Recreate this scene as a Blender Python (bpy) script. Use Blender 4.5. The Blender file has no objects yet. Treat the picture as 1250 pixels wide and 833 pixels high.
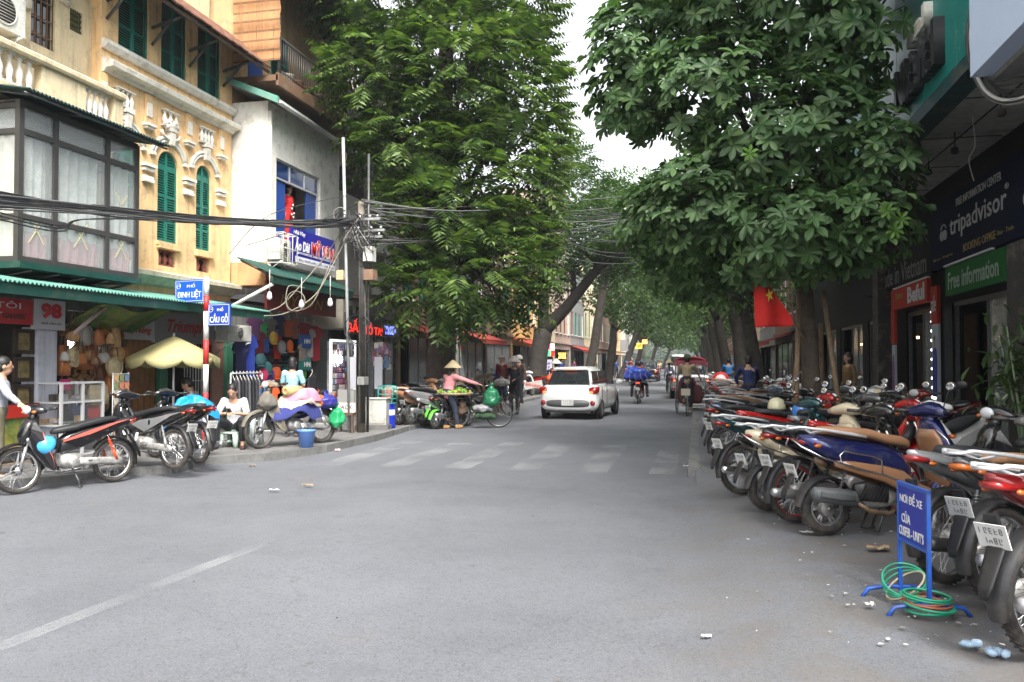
import bpy, bmesh, math, random
from math import pi, sin, cos, radians, sqrt, atan2, hypot
from mathutils import Vector, Matrix, noise
import numpy as np
S = bpy.context.scene
C = S.collection
R = radians
rnd = random.Random(7)
# ---------------- camera ----------------
# world: +Y runs along the street, +X to the right, camera over the origin
FPX, PCX, PCY, CAMH = 1000.0, 625.0, 416.5, 1.6
YAW, PITCH = math.atan(0.225), math.atan(25.5 / 1000)
cd = bpy.data.cameras.new('camera'); cam = bpy.data.objects.new('camera', cd); C.objects.link(cam)
cd.sensor_width = 36; cd.lens = 36 * FPX / 1250; cd.clip_start = .05; cd.clip_end = 3000
cam.location = (0, 0, CAMH); cam.rotation_euler = (pi / 2 + PITCH, 0, YAW)
S.camera = cam
# ---------------- sky, sun, exposure ----------------
SUN_AZ, SUN_EL = R(150), R(52)      # azimuth from +Y towards +X
W = bpy.data.worlds.new('World'); S.world = W; W.use_nodes = True
nt = W.node_tree; nt.nodes.clear()
wo = nt.nodes.new('ShaderNodeOutputWorld'); bg = nt.nodes.new('ShaderNodeBackground')
sky = nt.nodes.new('ShaderNodeTexSky'); sky.sky_type = 'NISHITA'; sky.sun_disc = False
sky.sun_elevation = SUN_EL; sky.sun_rotation = SUN_AZ; sky.dust_density = 5; sky.air_density = 1.2
hs = nt.nodes.new('ShaderNodeHueSaturation'); hs.inputs['Saturation'].default_value = .18; hs.inputs['Value'].default_value = 1.25
nt.links.new(sky.outputs[0], hs.inputs['Color']); nt.links.new(hs.outputs[0], bg.inputs[0]); nt.links.new(bg.outputs[0], wo.inputs[0])
bg.inputs[1].default_value = .15
sl = bpy.data.lights.new('sun', 'SUN'); sl.energy = 2.0; sl.angle = R(14); sl.color = (1, .95, .88)
so = bpy.data.objects.new('sun', sl); C.objects.link(so)
sd = Vector((sin(SUN_AZ) * cos(SUN_EL), cos(SUN_AZ) * cos(SUN_EL), sin(SUN_EL)))
so.rotation_euler = sd.to_track_quat('Z', 'Y').to_euler()
S.view_settings.view_transform = 'Standard'; S.view_settings.look = 'None'; S.view_settings.gamma = 1
S.view_settings.exposure = 1.35
S.cycles.max_bounces = 6; S.cycles.diffuse_bounces = 3; S.cycles.glossy_bounces = 2; S.cycles.transmission_bounces = 4
S.cycles.transparent_max_bounces = 6; S.cycles.caustics_reflective = False; S.cycles.caustics_refractive = False
S.cycles.use_denoising = True
# ---------------- photograph pixel -> point in the place ----------------
_f = Vector((-sin(YAW) * cos(PITCH), cos(YAW) * cos(PITCH), sin(PITCH)))
_r = Vector((cos(YAW), sin(YAW), 0)); _u = _r.cross(_f)
CO = Vector((0, 0, CAMH))
def ray(px, py): return _f + _r * ((px - PCX) / FPX) + _u * ((PCY - py) / FPX)
def G(px, py, z=0.): d = ray(px, py); return CO + d * ((z - CAMH) / d.z)
def D(px, py, dep): return CO + ray(px, py) * dep
def XP(px, py, X): d = ray(px, py); return CO + d * (X / d.x)
def YP(px, py, Y): d = ray(px, py); return CO + d * (Y / d.y)
def DG(px, dep, z=0.):          # ground point below pixel column px at depth dep
 p = CO + (_f + _r * ((px - PCX) / FPX)) * dep; p.z = z; return p
V = Vector
# ---------------- materials ----------------
def hx(s, k=1.0):
 s = s.lstrip('#'); o = []
 for i in (0, 2, 4):
  c = int(s[i:i + 2], 16) / 255; o.append((c / 12.92 if c <= .04045 else ((c + .055) / 1.055) ** 2.4) * k)
 return tuple(o)
MC = {}
def mat(name, col, rough=.6, metal=0., var=0., vs=6., bump=0., bs=60., em=0., coat=0., trans=0., alpha=1., spec=.5, rpi=0., streak=0., dirt=None, ws=False):
 """procedural material; col is a base colour (linear)"""
 if name in MC: return MC[name]
 if isinstance(col, str): col = hx(col)
 m = bpy.data.materials.new(name); MC[name] = m; m.use_nodes = True
 n = m.node_tree.nodes; l = m.node_tree.links; b = n['Principled BSDF']
 I = b.inputs; I['Base Color'].default_value = (*col, 1); I['Roughness'].default_value = rough; I['Metallic'].default_value = metal
 I['Specular IOR Level'].default_value = spec; I['Coat Weight'].default_value = coat; I['Coat Roughness'].default_value = .06
 I['Transmission Weight'].default_value = trans; I['Alpha'].default_value = alpha
 if em: I['Emission Color'].default_value = (*col, 1); I['Emission Strength'].default_value = em
 m.diffuse_color = (*col, 1)
 src = None
 tc = n.new('ShaderNodeTexCoord')
 co = tc.outputs['Object']
 if ws:
  geo = n.new('ShaderNodeNewGeometry'); co = geo.outputs['Position']
 def mixc(a, bcol, fac, blend='MIX'):
  x = n.new('ShaderNodeMix'); x.data_type = 'RGBA'; x.blend_type = blend
  if isinstance(a, tuple): x.inputs[6].default_value = (*a[:3], 1)
  else: l.new(a, x.inputs[6])
  if isinstance(bcol, tuple): x.inputs[7].default_value = (*bcol[:3], 1)
  else: l.new(bcol, x.inputs[7])
  if isinstance(fac, float): x.inputs[0].default_value = fac
  else: l.new(fac, x.inputs[0])
  return x.outputs[2]
 def nz(scale, det=4., vec=None, rough_=.6):
  t = n.new('ShaderNodeTexNoise'); t.inputs['Scale'].default_value = scale; t.inputs['Detail'].default_value = det; t.inputs['Roughness'].default_value = rough_
  l.new(vec or co, t.inputs['Vector']); return t.outputs[0]
 def ramp(x, a, c):
  mr = n.new('ShaderNodeMapRange'); mr.inputs[1].default_value = a; mr.inputs[2].default_value = c; l.new(x, mr.inputs[0]); return mr.outputs[0]
 src = None
 if var:
  lo = tuple(max(0, c * (1 - var)) for c in col); hi = tuple(min(1, c * (1 + var)) for c in col)
  src = mixc(lo, hi, ramp(nz(vs), .3, .7))
  fine = mixc(src, tuple(c * (1 - var) for c in col), ramp(nz(vs * 6, 3.), .45, .8)); src = fine
 if streak:
  mp = n.new('ShaderNodeMapping'); mp.inputs['Scale'].default_value = (3, 3, .25); l.new(co, mp.inputs[0])
  src = mixc(src or col, tuple(c * (1 - streak) for c in col[:3]) , ramp(nz(2.2, 6., mp.outputs[0], .7), .5, .8))
 if dirt:
  dc, amt = dirt
  src = mixc(src or col, dc if not isinstance(dc, str) else hx(dc), ramp(nz(3.1, 7., None, .75), .62 - .3 * amt, .78))
 if rpi:
  g = n.new('ShaderNodeNewGeometry')
  src = mixc(tuple(c * (1 - rpi) for c in col), tuple(min(1, c * (1 + rpi * 1.2)) for c in col), g.outputs['Random Per Island']) if src is None else mixc(src, tuple(c * (1 - rpi) for c in col), g.outputs['Random Per Island'])
 if src is not None: l.new(src, I['Base Color'])
 if bump:
  bp = n.new('ShaderNodeBump'); bp.inputs['Strength'].default_value = min(1, bump); bp.inputs['Distance'].default_value = .01
  l.new(nz(bs, 5.), bp.inputs['Height']); l.new(bp.outputs[0], I['Normal'])
 return m
def leafmat(name, c1, c2, c3, tr=.35, rough=.45):
 m = bpy.data.materials.new(name); m.use_nodes = True; n = m.node_tree.nodes; l = m.node_tree.links; b = n['Principled BSDF']
 g = n.new('ShaderNodeNewGeometry'); cr = n.new('ShaderNodeValToRGB'); l.new(g.outputs['Random Per Island'], cr.inputs[0])
 e = cr.color_ramp.elements; e[0].color = (*c1, 1); e[1].color = (*c3, 1); x = e.new(.6); x.color = (*c2, 1)
 no = n.new('ShaderNodeTexNoise'); no.inputs['Scale'].default_value = 1.1; l.new(g.outputs['Position'], no.inputs['Vector'])
 mx = n.new('ShaderNodeMix'); mx.data_type = 'RGBA'; mx.blend_type = 'MULTIPLY'; mx.inputs[0].default_value = 1
 mr = n.new('ShaderNodeMapRange'); mr.inputs[1].default_value = .3; mr.inputs[2].default_value = .7; mr.inputs[3].default_value = .65; mr.inputs[4].default_value = 1.25
 l.new(no.outputs[0], mr.inputs[0]); l.new(cr.outputs[0], mx.inputs[6]); l.new(mr.outputs[0], mx.inputs[7])
 l.new(mx.outputs[2], b.inputs['Base Color']); b.inputs['Roughness'].default_value = rough; b.inputs['Specular IOR Level'].default_value = .4
 t = n.new('ShaderNodeBsdfTranslucent'); ms = n.new('ShaderNodeMixShader'); ms.inputs[0].default_value = tr
 br = n.new('ShaderNodeMix'); br.data_type = 'RGBA'; br.blend_type = 'MULTIPLY'; br.inputs[0].default_value = 1; br.inputs[7].default_value = (1.3, 1.5, .6, 1)
 l.new(mx.outputs[2], br.inputs[6]); l.new(br.outputs[2], t.inputs[0])
 l.new(b.outputs[0], ms.inputs[1]); l.new(t.outputs[0], ms.inputs[2]); l.new(ms.outputs[0], n['Material Output'].inputs[0])
 MC[name] = m; return m
# ---------------- mesh builder ----------------
class MB:
 def __init__(s): s.v = []; s.f = []; s.m = []; s.s = []
 def add(s, vs, fs, m=0, sm=False):
  o = len(s.v); s.v += [tuple(v) for v in vs]
  for f in fs: s.f.append(tuple(i + o for i in f)); s.m.append(m); s.s.append(sm)
  return s
 def box(s, c, d, m=0, rot=None, taper=1.0):
  x, y, z = d[0] / 2, d[1] / 2, d[2] / 2; t = taper
  vs = [V((-x, -y, -z)), V((x, -y, -z)), V((x, y, -z)), V((-x, y, -z)), V((-x * t, -y * t, z)), V((x * t, -y * t, z)), V((x * t, y * t, z)), V((-x * t, y * t, z))]
  if rot is not None: vs = [rot @ v for v in vs]
  c = V(c); return s.add([v + c for v in vs], [(0, 3, 2, 1), (4, 5, 6, 7), (0, 1, 5, 4), (1, 2, 6, 5), (2, 3, 7, 6), (3, 0, 4, 7)], m)
 def bb(s, a, b, m=0):     # box from two corners
  return s.box([(a[i] + b[i]) / 2 for i in range(3)], [abs(a[i] - b[i]) for i in range(3)], m)
 def tube(s, pts, r, n=8, m=0, cap=True, sm=True, flat=1.0):
  pts = [V(p) for p in pts]; k = len(pts)
  rr = r if isinstance(r, (list, tuple)) else [r] * k
  vs = []; up = None
  for i, p in enumerate(pts):
   t = (pts[min(i + 1, k - 1)] - pts[max(i - 1, 0)])
   if t.length < 1e-9: t = V((0, 0, 1))
   t.normalize()
   if up is None:
    up = V((0, 0, 1)) if abs(t.z) < .9 else V((1, 0, 0))
   a = t.cross(up)
   if a.length < 1e-6: a = t.cross(V((0, 1, 0)))
   a.normalize(); b = a.cross(t).normalized(); up = b
   for j in range(n):
    q = 2 * pi * j / n; vs.append(p + (a * cos(q) + b * sin(q) * flat) * rr[i])
  fs = [(i * n + j, i * n + (j + 1) % n, (i + 1) * n + (j + 1) % n, (i + 1) * n + j) for i in range(k - 1) for j in range(n)]
  if cap: fs += [tuple(range(n - 1, -1, -1)), tuple((k - 1) * n + j for j in range(n))]
  return s.add(vs, fs, m, sm)
 def torus(s, c, Rr, r, ax='y', n=24, k=8, m=0, a0=0, a1=2 * pi, flat=1., sm=True):
  full = abs(a1 - a0 - 2 * pi) < 1e-6; cnt = n if full else n + 1; vs = []
  for i in range(cnt):
   a = a0 + (a1 - a0) * i / n
   for j in range(k):
    b = 2 * pi * j / k; rad = Rr + r * cos(b); h = r * sin(b) * flat
    p = (rad * cos(a), h, rad * sin(a)) if ax == 'y' else ((rad * cos(a), rad * sin(a), h) if ax == 'z' else (h, rad * cos(a), rad * sin(a)))
    vs.append(V(p) + V(c))
  fs = [(i * k + j, i * k + (j + 1) % k, ((i + 1) % cnt) * k + (j + 1) % k, ((i + 1) % cnt) * k + j) for i in range(n) for j in range(k)]
  return s.add(vs, fs, m, sm)
 def lathe(s, prof, c=(0, 0, 0), ax='z', n=16, m=0, sm=True, a0=0, a1=2 * pi):
  vs = []; k = len(prof); full = abs(a1 - a0 - 2 * pi) < 1e-6; cnt = n if full else n + 1
  for i in range(cnt):
   a = a0 + (a1 - a0) * i / n
   for r, h in prof:
    p = (r * cos(a), r * sin(a), h) if ax == 'z' else ((r * cos(a), h, r * sin(a)) if ax == 'y' else (h, r * cos(a), r * sin(a)))
    vs.append(V(p) + V(c))
  fs = [(i * k + j, ((i + 1) % cnt) * k + j, ((i + 1) % cnt) * k + j + 1, i * k + j + 1) for i in range(n) for j in range(k - 1)]
  return s.add(vs, fs, m, sm)
 def cyl(s, a, b, r, n=12, m=0, r2=None): return s.tube([a, b], [r, r if r2 is None else r2], n, m)
 def ell(s, c, rad, n=12, k=8, m=0, rot=None):
  vs = []; c = V(c)
  if not isinstance(rad, (tuple, list)): rad = (rad,) * 3
  for i in range(k + 1):
   t = pi * i / k
   for j in range(n):
    a = 2 * pi * j / n; v = V((rad[0] * sin(t) * cos(a), rad[1] * sin(t) * sin(a), rad[2] * cos(t)))
    vs.append((rot @ v if rot is not None else v) + c)
  fs = [(i * n + j, (i + 1) * n + j, (i + 1) * n + (j + 1) % n, i * n + (j + 1) % n) for i in range(k) for j in range(n)]
  return s.add(vs, fs, m, True)
 def loft(s, secs, n=12, ax='x', m=0, e=2.4, cap=True, sm=True):
  """secs: (pos, c1, c2, h1, h2[, e]) super-ellipse rings along an axis; for ax x: c1,c2 = y,z"""
  vs = []
  for q in secs:
   p, c1, c2, h1, h2 = q[:5]; ee = q[5] if len(q) > 5 else e
   for j in range(n):
    a = 2 * pi * (j + .5) / n; ca, sa = cos(a), sin(a)
    u = c1 + h1 * math.copysign(abs(ca) ** (2 / ee), ca); w = c2 + h2 * math.copysign(abs(sa) ** (2 / ee), sa)
    vs.append((p, u, w) if ax == 'x' else ((u, p, w) if ax == 'y' else (u, w, p)))
  k = len(secs); fs = [(i * n + j, i * n + (j + 1) % n, (i + 1) * n + (j + 1) % n, (i + 1) * n + j) for i in range(k - 1) for j in range(n)]
  if cap: fs += [tuple(range(n - 1, -1, -1)), tuple((k - 1) * n + j for j in range(n))]
  return s.add(vs, fs, m, sm)
 def prism(s, poly, a, b, ax='y', m=0, sm=False):
  """polygon in the plane normal to ax, between a and b"""
  def mk(u, w, h): return {'y': (u, h, w), 'x': (h, u, w), 'z': (u, w, h)}[ax]
  n = len(poly); vs = [mk(u, w, a) for u, w in poly] + [mk(u, w, b) for u, w in poly]
  fs = [tuple(range(n)), tuple(range(2 * n - 1, n - 1, -1))] + [(i, i + n, (i + 1) % n + n, (i + 1) % n) for i in range(n)]
  return s.add(vs, fs, m, sm)
 def grid(s, fn, nu, nv, m=0, sm=True):
  vs = [fn(i / nu, j / nv) for i in range(nu + 1) for j in range(nv + 1)]
  fs = [(i * (nv + 1) + j, (i + 1) * (nv + 1) + j, (i + 1) * (nv + 1) + j + 1, i * (nv + 1) + j + 1) for i in range(nu) for j in range(nv)]
  return s.add(vs, fs, m, sm)
 def xf(s, M, i0=0):
  for i in range(i0, len(s.v)): s.v[i] = tuple(M @ V(s.v[i]))
  return s
 def mesh(s, name, nm=1, fix=True):
  me = bpy.data.meshes.new(name); me.from_pydata(s.v, [], s.f)
  me.polygons.foreach_set('material_index', s.m); me.polygons.foreach_set('use_smooth', s.s)
  for _ in range(nm): me.materials.append(None)
  if fix and len(s.f) < 60000:
   b = bmesh.new(); b.from_mesh(me); bmesh.ops.recalc_face_normals(b, faces=b.faces); b.to_mesh(me); b.free()
  me.update(); return me
 def build(s, name, mats, parent=None, w=False, bevel=0, sub=0, mods=()):
  """link as one object; w: vertices are in world coordinates and the (unrotated) parent stands elsewhere"""
  if not isinstance(mats, (list, tuple)): mats = [mats]
  if w and parent is not None:
   o = parent.location; s.v = [(x - o.x, y - o.y, z - o.z) for x, y, z in s.v]
  me = s.mesh(name, len(mats)); o = mobj(name, me, mats, parent)
  if sub: x = o.modifiers.new('sub', 'SUBSURF'); x.levels = sub; x.render_levels = sub
  if bevel: x = o.modifiers.new('bev', 'BEVEL'); x.width = bevel; x.segments = 2; x.limit_method = 'ANGLE'; x.angle_limit = R(40)
  return o
def mobj(name, me, mats, parent=None):
 o = bpy.data.objects.new(name, me); C.objects.link(o)
 if not isinstance(mats, (list, tuple)): mats = [mats]
 for i, m in enumerate(mats):
  if i < len(o.material_slots): o.material_slots[i].link = 'OBJECT'; o.material_slots[i].material = m
 if parent is not None: o.parent = parent
 return o
def tag(o, label=None, cat=None, group=None, kind=None):
 if label: o['label'] = label
 if cat: o['category'] = cat
 if group: o['group'] = group
 if kind: o['kind'] = kind
 return o
def thing(name, label, cat, loc=(0, 0, 0), rz=0., group=None):
 o = bpy.data.objects.new(name, None); C.objects.link(o); o.location = loc; o.rotation_euler = (0, 0, rz); o.empty_display_size = .1
 return tag(o, label, cat, group)
def dup(root, loc=None, rz=None, label=None, group=None):
 r = root.copy(); C.objects.link(r)
 if loc is not None: r.location = loc
 if rz is not None: r.rotation_euler = (0, 0, rz)
 if label: r['label'] = label
 if group: r['group'] = group
 for ch in list(root.children):
  c = ch.copy(); C.objects.link(c); c.parent = r
  for g in list(ch.children):
   d = g.copy(); C.objects.link(d); d.parent = c
 return r
TXC = {}
def text(body, p, w, h, normal, m, parent=None, name='lettering', bold=.0, ext=.004, shear=0., wmat=False, up=(0, 0, 1), world=False, center=True):
 """flat lettering fitted into w x h, centred on p, facing normal"""
 k = (body, bold, shear)
 if k not in TXC:
  c = bpy.data.curves.new('lettering', 'FONT'); c.body = body; c.offset = bold; c.shear = shear; c.resolution_u = 2; c.extrude = .02
  o = bpy.data.objects.new('lettering', c); C.objects.link(o)
  me = bpy.data.meshes.new_from_object(o.evaluated_get(bpy.context.evaluated_depsgraph_get())); bpy.data.objects.remove(o)
  a = np.empty(len(me.vertices) * 3); me.vertices.foreach_get('co', a); a = a.reshape(-1, 3)
  lo, hi = a.min(0), a.max(0); a = (a - (lo + hi) / 2) / np.maximum(hi - lo, 1e-6); TXC[k] = (me, a)
 me0, a = TXC[k]; me = me0.copy(); me.name = 'lettering'; b = a * np.array([w, h, ext])
 me.vertices.foreach_set('co', b.reshape(-1)); me.update(); me.materials.clear(); me.materials.append(None)
 nrm = V(normal).normalized(); u = V(up); x = u.cross(nrm).normalized(); y = nrm.cross(x)
 o = mobj(name, me, m, parent)
 q = V(p)
 if world and parent is not None: q = q - parent.location
 o.matrix_local = Matrix(((x.x, y.x, nrm.x, q.x), (x.y, y.y, nrm.y, q.y), (x.z, y.z, nrm.z, q.z), (0, 0, 0, 1)))
 return o
def fromnp(name, vs, nper, m, parent=None, sm=False, kind=None, faces=None):
 """big face cloud: vs (N*nper,3), consecutive polygons of nper corners"""
 me = bpy.data.meshes.new(name); vs = np.asarray(vs, dtype=np.float32).reshape(-1, 3); nv = len(vs)
 if faces is None: idx = np.arange(nv, dtype=np.int32); tot = np.full(nv // nper, nper, dtype=np.int32)
 else: idx = np.asarray(faces, dtype=np.int32).reshape(-1); tot = np.full(len(idx) // nper, nper, dtype=np.int32)
 me.vertices.add(nv); me.vertices.foreach_set('co', vs.reshape(-1)); me.loops.add(len(idx)); me.loops.foreach_set('vertex_index', idx)
 me.polygons.add(len(tot)); me.polygons.foreach_set('loop_start', np.cumsum(tot) - tot)
 try: me.polygons.foreach_set('loop_total', tot)
 except Exception: pass
 if sm: me.polygons.foreach_set('use_smooth', np.ones(len(tot), dtype=bool))
 me.materials.append(None); me.update(calc_edges=True); o = mobj(name, me, m, parent)
 if kind: o['kind'] = kind
 return o
# ======================= ground =======================
def asphalt(nm='asphalt', dust=0.):
 m = bpy.data.materials.new(nm); m.use_nodes = True; n = m.node_tree.nodes; l = m.node_tree.links; b = n['Principled BSDF']
 g = n.new('ShaderNodeNewGeometry')
 def nz(s, d=5., r=.6, vec=None, k='ShaderNodeTexNoise'):
  t = n.new(k); t.inputs['Scale'].default_value = s; t.inputs['Detail'].default_value = d; t.inputs['Roughness'].default_value = r; l.new(vec or g.outputs['Position'], t.inputs['Vector']); return t.outputs[0]
 def mr(x, a, c, o0=0., o1=1.):
  t = n.new('ShaderNodeMapRange'); t.inputs[1].default_value = a; t.inputs[2].default_value = c; t.inputs[3].default_value = o0; t.inputs[4].default_value = o1; l.new(x, t.inputs[0]); return t.outputs[0]
 def mx(a, c, f, bl='MIX'):
  t = n.new('ShaderNodeMix'); t.data_type = 'RGBA'; t.blend_type = bl
  for i, q in ((6, a), (7, c)):
   if isinstance(q, tuple): t.inputs[i].default_value = (*q, 1)
   else: l.new(q, t.inputs[i])
  if isinstance(f, float): t.inputs[0].default_value = f
  else: l.new(f, t.inputs[0])
  return t.outputs[2]
 mp = n.new('ShaderNodeMapping'); mp.inputs['Scale'].default_value = (1, .16, 1); l.new(g.outputs['Position'], mp.inputs[0])
 c = mx((.1, .106, .12), (.143, .15, .167), mr(nz(.45, 5., .65), .36, .64))
 c = mx(c, (.155, .16, .172), mr(nz(14., 4., .75), .45, .75, 0, .35)); c = mx(c, (.08, .083, .09), mr(nz(23., 4., .75), .5, .75, 0, .35))
 c = mx(c, (.11, .115, .125), mr(nz(1.3, 5., .6, mp.outputs[0]), .52, .8, 0, .55))     # wheel-polished bands along the street
 c = mx(c, (.23, .232, .24), mr(nz(80., 2., .8), .52, .66, 0, .5))                   # pale aggregate
 c = mx(c, (.045, .047, .052), mr(nz(50., 2., .8), .54, .68, 0, .6))                  # dark pores
 c = mx(c, (.3, .3, .29), mr(nz(330., 1., .5), .66, .72, 0, .5))
 vo = n.new('ShaderNodeTexVoronoi'); vo.feature = 'DISTANCE_TO_EDGE'; vo.inputs['Scale'].default_value = .33; ns = n.new('ShaderNodeTexNoise'); ns.inputs['Scale'].default_value = 2.2; ns.inputs['Detail'].default_value = 8; l.new(g.outputs['Position'], ns.inputs[0]); va = n.new('ShaderNodeVectorMath'); va.operation = 'ADD'; l.new(ns.outputs[1], va.inputs[0]); l.new(g.outputs['Position'], va.inputs[1]); l.new(va.outputs[0], vo.inputs['Vector'])
 c = mx((.06, .06, .064), c, mr(vo.outputs[0], .0, .003, .6, 1))
 c = mx(c, (.05, .048, .046), mr(nz(2.1, 7., .72), .645, .72, 0, .75)); c = mx(c, (.085, .088, .096), mr(nz(.9, 8., .75), .56, .62, 0, .35))                   # oil spots
 c = mx(c, (.16, .14, .118), mr(nz(.8, 6., .7), .6 - dust * .25, .8 - dust * .15, 0, .5 + dust * .4))                       # dust
 sx = n.new('ShaderNodeSeparateXYZ'); l.new(g.outputs['Position'], sx.inputs[0]); mm = n.new('ShaderNodeMath'); mm.operation = 'MULTIPLY'; l.new(mr(sx.outputs[0], -.7, .9), mm.inputs[0]); l.new(mr(nz(1.7, 6., .7), .38, .62), mm.inputs[1])
 c = mx(c, (.125, .11, .093), mr(mm.outputs[0], 0, 1, 0, .75))       # brown dust trodden along the right row
 l.new(c, b.inputs['Base Color']); l.new(mr(nz(.7, 4.), .3, .7, .62, .85), b.inputs['Roughness']); b.inputs['Specular IOR Level'].default_value = .35
 bp_ = n.new('ShaderNodeBump'); bp_.inputs['Strength'].default_value = .55; bp_.inputs['Distance'].default_value = .006
 l.new(nz(120., 4., .8), bp_.inputs['Height']); l.new(bp_.outputs[0], b.inputs['Normal'])
 MC[nm] = m; return m
asph = asphalt()
def wornpaint():
 m = bpy.data.materials.new('worn_road_paint'); m.use_nodes = True; n = m.node_tree.nodes; l = m.node_tree.links; b = n['Principled BSDF']
 g = n.new('ShaderNodeNewGeometry'); t = n.new('ShaderNodeTexNoise'); t.inputs['Scale'].default_value = 26; t.inputs['Detail'].default_value = 8; t.inputs['Roughness'].default_value = .8
 l.new(g.outputs['Position'], t.inputs[0]); t2 = n.new('ShaderNodeTexNoise'); t2.inputs['Scale'].default_value = 1.1; l.new(g.outputs['Position'], t2.inputs[0])
 ad = n.new('ShaderNodeMath'); ad.operation = 'ADD'; l.new(t.outputs[0], ad.inputs[0]); l.new(t2.outputs[0], ad.inputs[1])
 mr = n.new('ShaderNodeMapRange'); mr.inputs[1].default_value = .84; mr.inputs[2].default_value = 1.22; mr.inputs[3].default_value = .0; mr.inputs[4].default_value = .5; l.new(ad.outputs[0], mr.inputs[0])
 b.inputs['Base Color'].default_value = (.34, .35, .36, 1); l.new(mr.outputs[0], b.inputs['Alpha']); b.inputs['Roughness'].default_value = .85
 MC['wp'] = m; return m
wpaint = wornpaint()
concrete = mat('pavement_concrete', (.16, .157, .152), .85, var=.2, vs=2.2, bump=.5, bs=60, dirt=((.09, .085, .08), .6))
kerbm = mat('kerb_stone', (.2, .2, .195), .85, var=.25, vs=3, bump=.5, bs=40, dirt=((.05, .05, .048), .7))
tilem = [mat('pavement_tile_%s' % s, c, .75, var=.14, vs=5, bump=.3, bs=50, dirt=((.08, .075, .07), .7)) for s, c in (('a', (.19, .18, .175)), ('b', (.165, .155, .15)), ('c', (.215, .2, .19)))]
tag(fromnp('ground', [(-1500, -60, -.16), (1500, -60, -.16), (1500, 2500, -.16), (-1500, 2500, -.16)], 4, mat('ground_dirt', (.12, .115, .105), .9, var=.2, vs=.3, ws=True)), kind='structure')
# road: one sheet with a slight crown, gutters and unevenness
ys = np.concatenate([np.linspace(-14, 2, 6), np.linspace(3, 30, 55), np.linspace(32, 420, 60)]); xs = np.concatenate([[-40, -24], np.linspace(-14, -.5, 41), np.linspace(-.3, .9, 25), np.linspace(1.2, 6, 15), [12, 30]])
def rz_(x, y):
 t = min(1, max(0, (x + .15) / .75)); s = t * t * (3 - 2 * t)
 if y > 10.5: t2 = min(1, max(0, (x + .02) / .05)); k = min(1, (y - 10.5) / 1.2); s = s * (1 - k) + t2 * k
 return PZ * s
PZ = .12
vs_ = []
for y in ys:
 for x in xs:
  z = .012 * noise.noise(V((x * .5, y * .35, 0))) - .012 + .065 * min(1, max(0, (np.interp(y, [3, 6.5, 10, 13, 16, 22, 80], [-9.3, -9.3, -8.3, -7.3, -7., -6.75, -6.4]) + .75 - x) / .7)) + (rz_(x, min(y, 10.5)) * min(1, max(0, (12.3 - y) / .9)))
  vs_.append((x, y, z))
nx = len(xs); fs_ = [(i * nx + j, i * nx + j + 1, (i + 1) * nx + j + 1, (i + 1) * nx + j) for i in range(len(ys) - 1) for j in range(nx - 1)]
b = MB(); b.add(vs_, fs_, 0, True); me = b.mesh('road', 1, False); road = mobj('road', me, asph); tag(road, kind='structure')
# ---- left pavement with kerb
KL = [(-9.35, -14), (-9.3, 6.5)] + [tuple(G(px, py)[:2]) for px, py in ((41, 594), (159, 580), (210, 577), (246, 568), (328, 562), (394, 552), (456, 538), (512, 522.5))]
KL += [(-6.75, 22), (-6.6, 30), (-6.5, 45), (-6.4, 80), (-6.4, 420)]
def pave(name, K, side, far, zt, zfn=None):
 b = MB(); pts = [V((x, y, 0)) for x, y in K]
 for i in range(len(pts) - 1):
  a, c = pts[i], pts[i + 1]
  b.add([(a.x, a.y, zt), (c.x, c.y, zt), (far, c.y, zt), (far, a.y, zt)], [(0, 1, 2, 3)])
 return tag(b.build(name, concrete), kind='structure')
PZ = .12
pave('pavement_left', KL, -1, -13, PZ)
kr = thing('kerb_left', None, None, (0, 0, 0)); kr['kind'] = 'structure'
def kerb(root, K, off, side, y1=40):
 cnt = 0; ln_mesh = {}
 for i in range(len(K) - 1):
  a, c = V((*K[i], 0)), V((*K[i + 1], 0)); L = (c - a).length; d = (c - a) / L; nn = max(1, round(L / 1.0))
  for k in range(nn):
   p = a + d * (k + .5) * L / nn
   if p.y > y1 or p.y < 3: continue
   key = round(L / nn, 2)
   if key not in ln_mesh:
    bb = MB(); bb.box((0, 0, 0), (key - .014, .16, .16), taper=.985); ln_mesh[key] = bb.mesh('kerb_stone', 1)
   o = mobj('kerb_stone', ln_mesh[key], kerbm, root); o.location = (p.x + off, p.y, PZ - .074 + rnd.uniform(-.012, .008)); o.rotation_euler = (rnd.uniform(-.03, .03), 0, atan2(d.y, d.x) + rnd.uniform(-.012, .012)); cnt += 1
kerb(kr, KL, .0, -1)
b = MB()
for i in range(len(KL) - 1):
 a, c = KL[i], KL[i + 1]
 if a[1] >= 30: b.bb((a[0] - .08, a[1], -.02), (a[0] + .08, c[1], PZ + .004))
b.build('kerb_run', kerbm, kr)
# paving tiles by the seated man and along the shops (thin slabs proud of the concrete)
tl_me = []
for q in range(3):
 b = MB(); b.box((0, 0, .0), (.385, .385, .02), taper=.97); tl_me.append(b.mesh('paving_tile', 1))
tp = thing('tiled_pavement', None, None, (0, 0, 0)); tp['kind'] = 'structure'
nt_ = 0
for i in range(7):
 for j in range(60):
  y = 12.6 + j * .4; x = -10.25 + i * .4
  kx = np.interp(y, [k[1] for k in KL], [k[0] for k in KL])
  if x > kx - .45 or nt_ >= 295: continue
  o = mobj('paving_tile', tl_me[(i + j) % 3], tilem[rnd.randrange(3)], tp); o.location = (x, y, PZ + .004 + rnd.uniform(-.003, .004)); o.rotation_euler = (rnd.uniform(-.008, .008), rnd.uniform(-.008, .008), rnd.uniform(-.01, .01)); nt_ += 1
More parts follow.
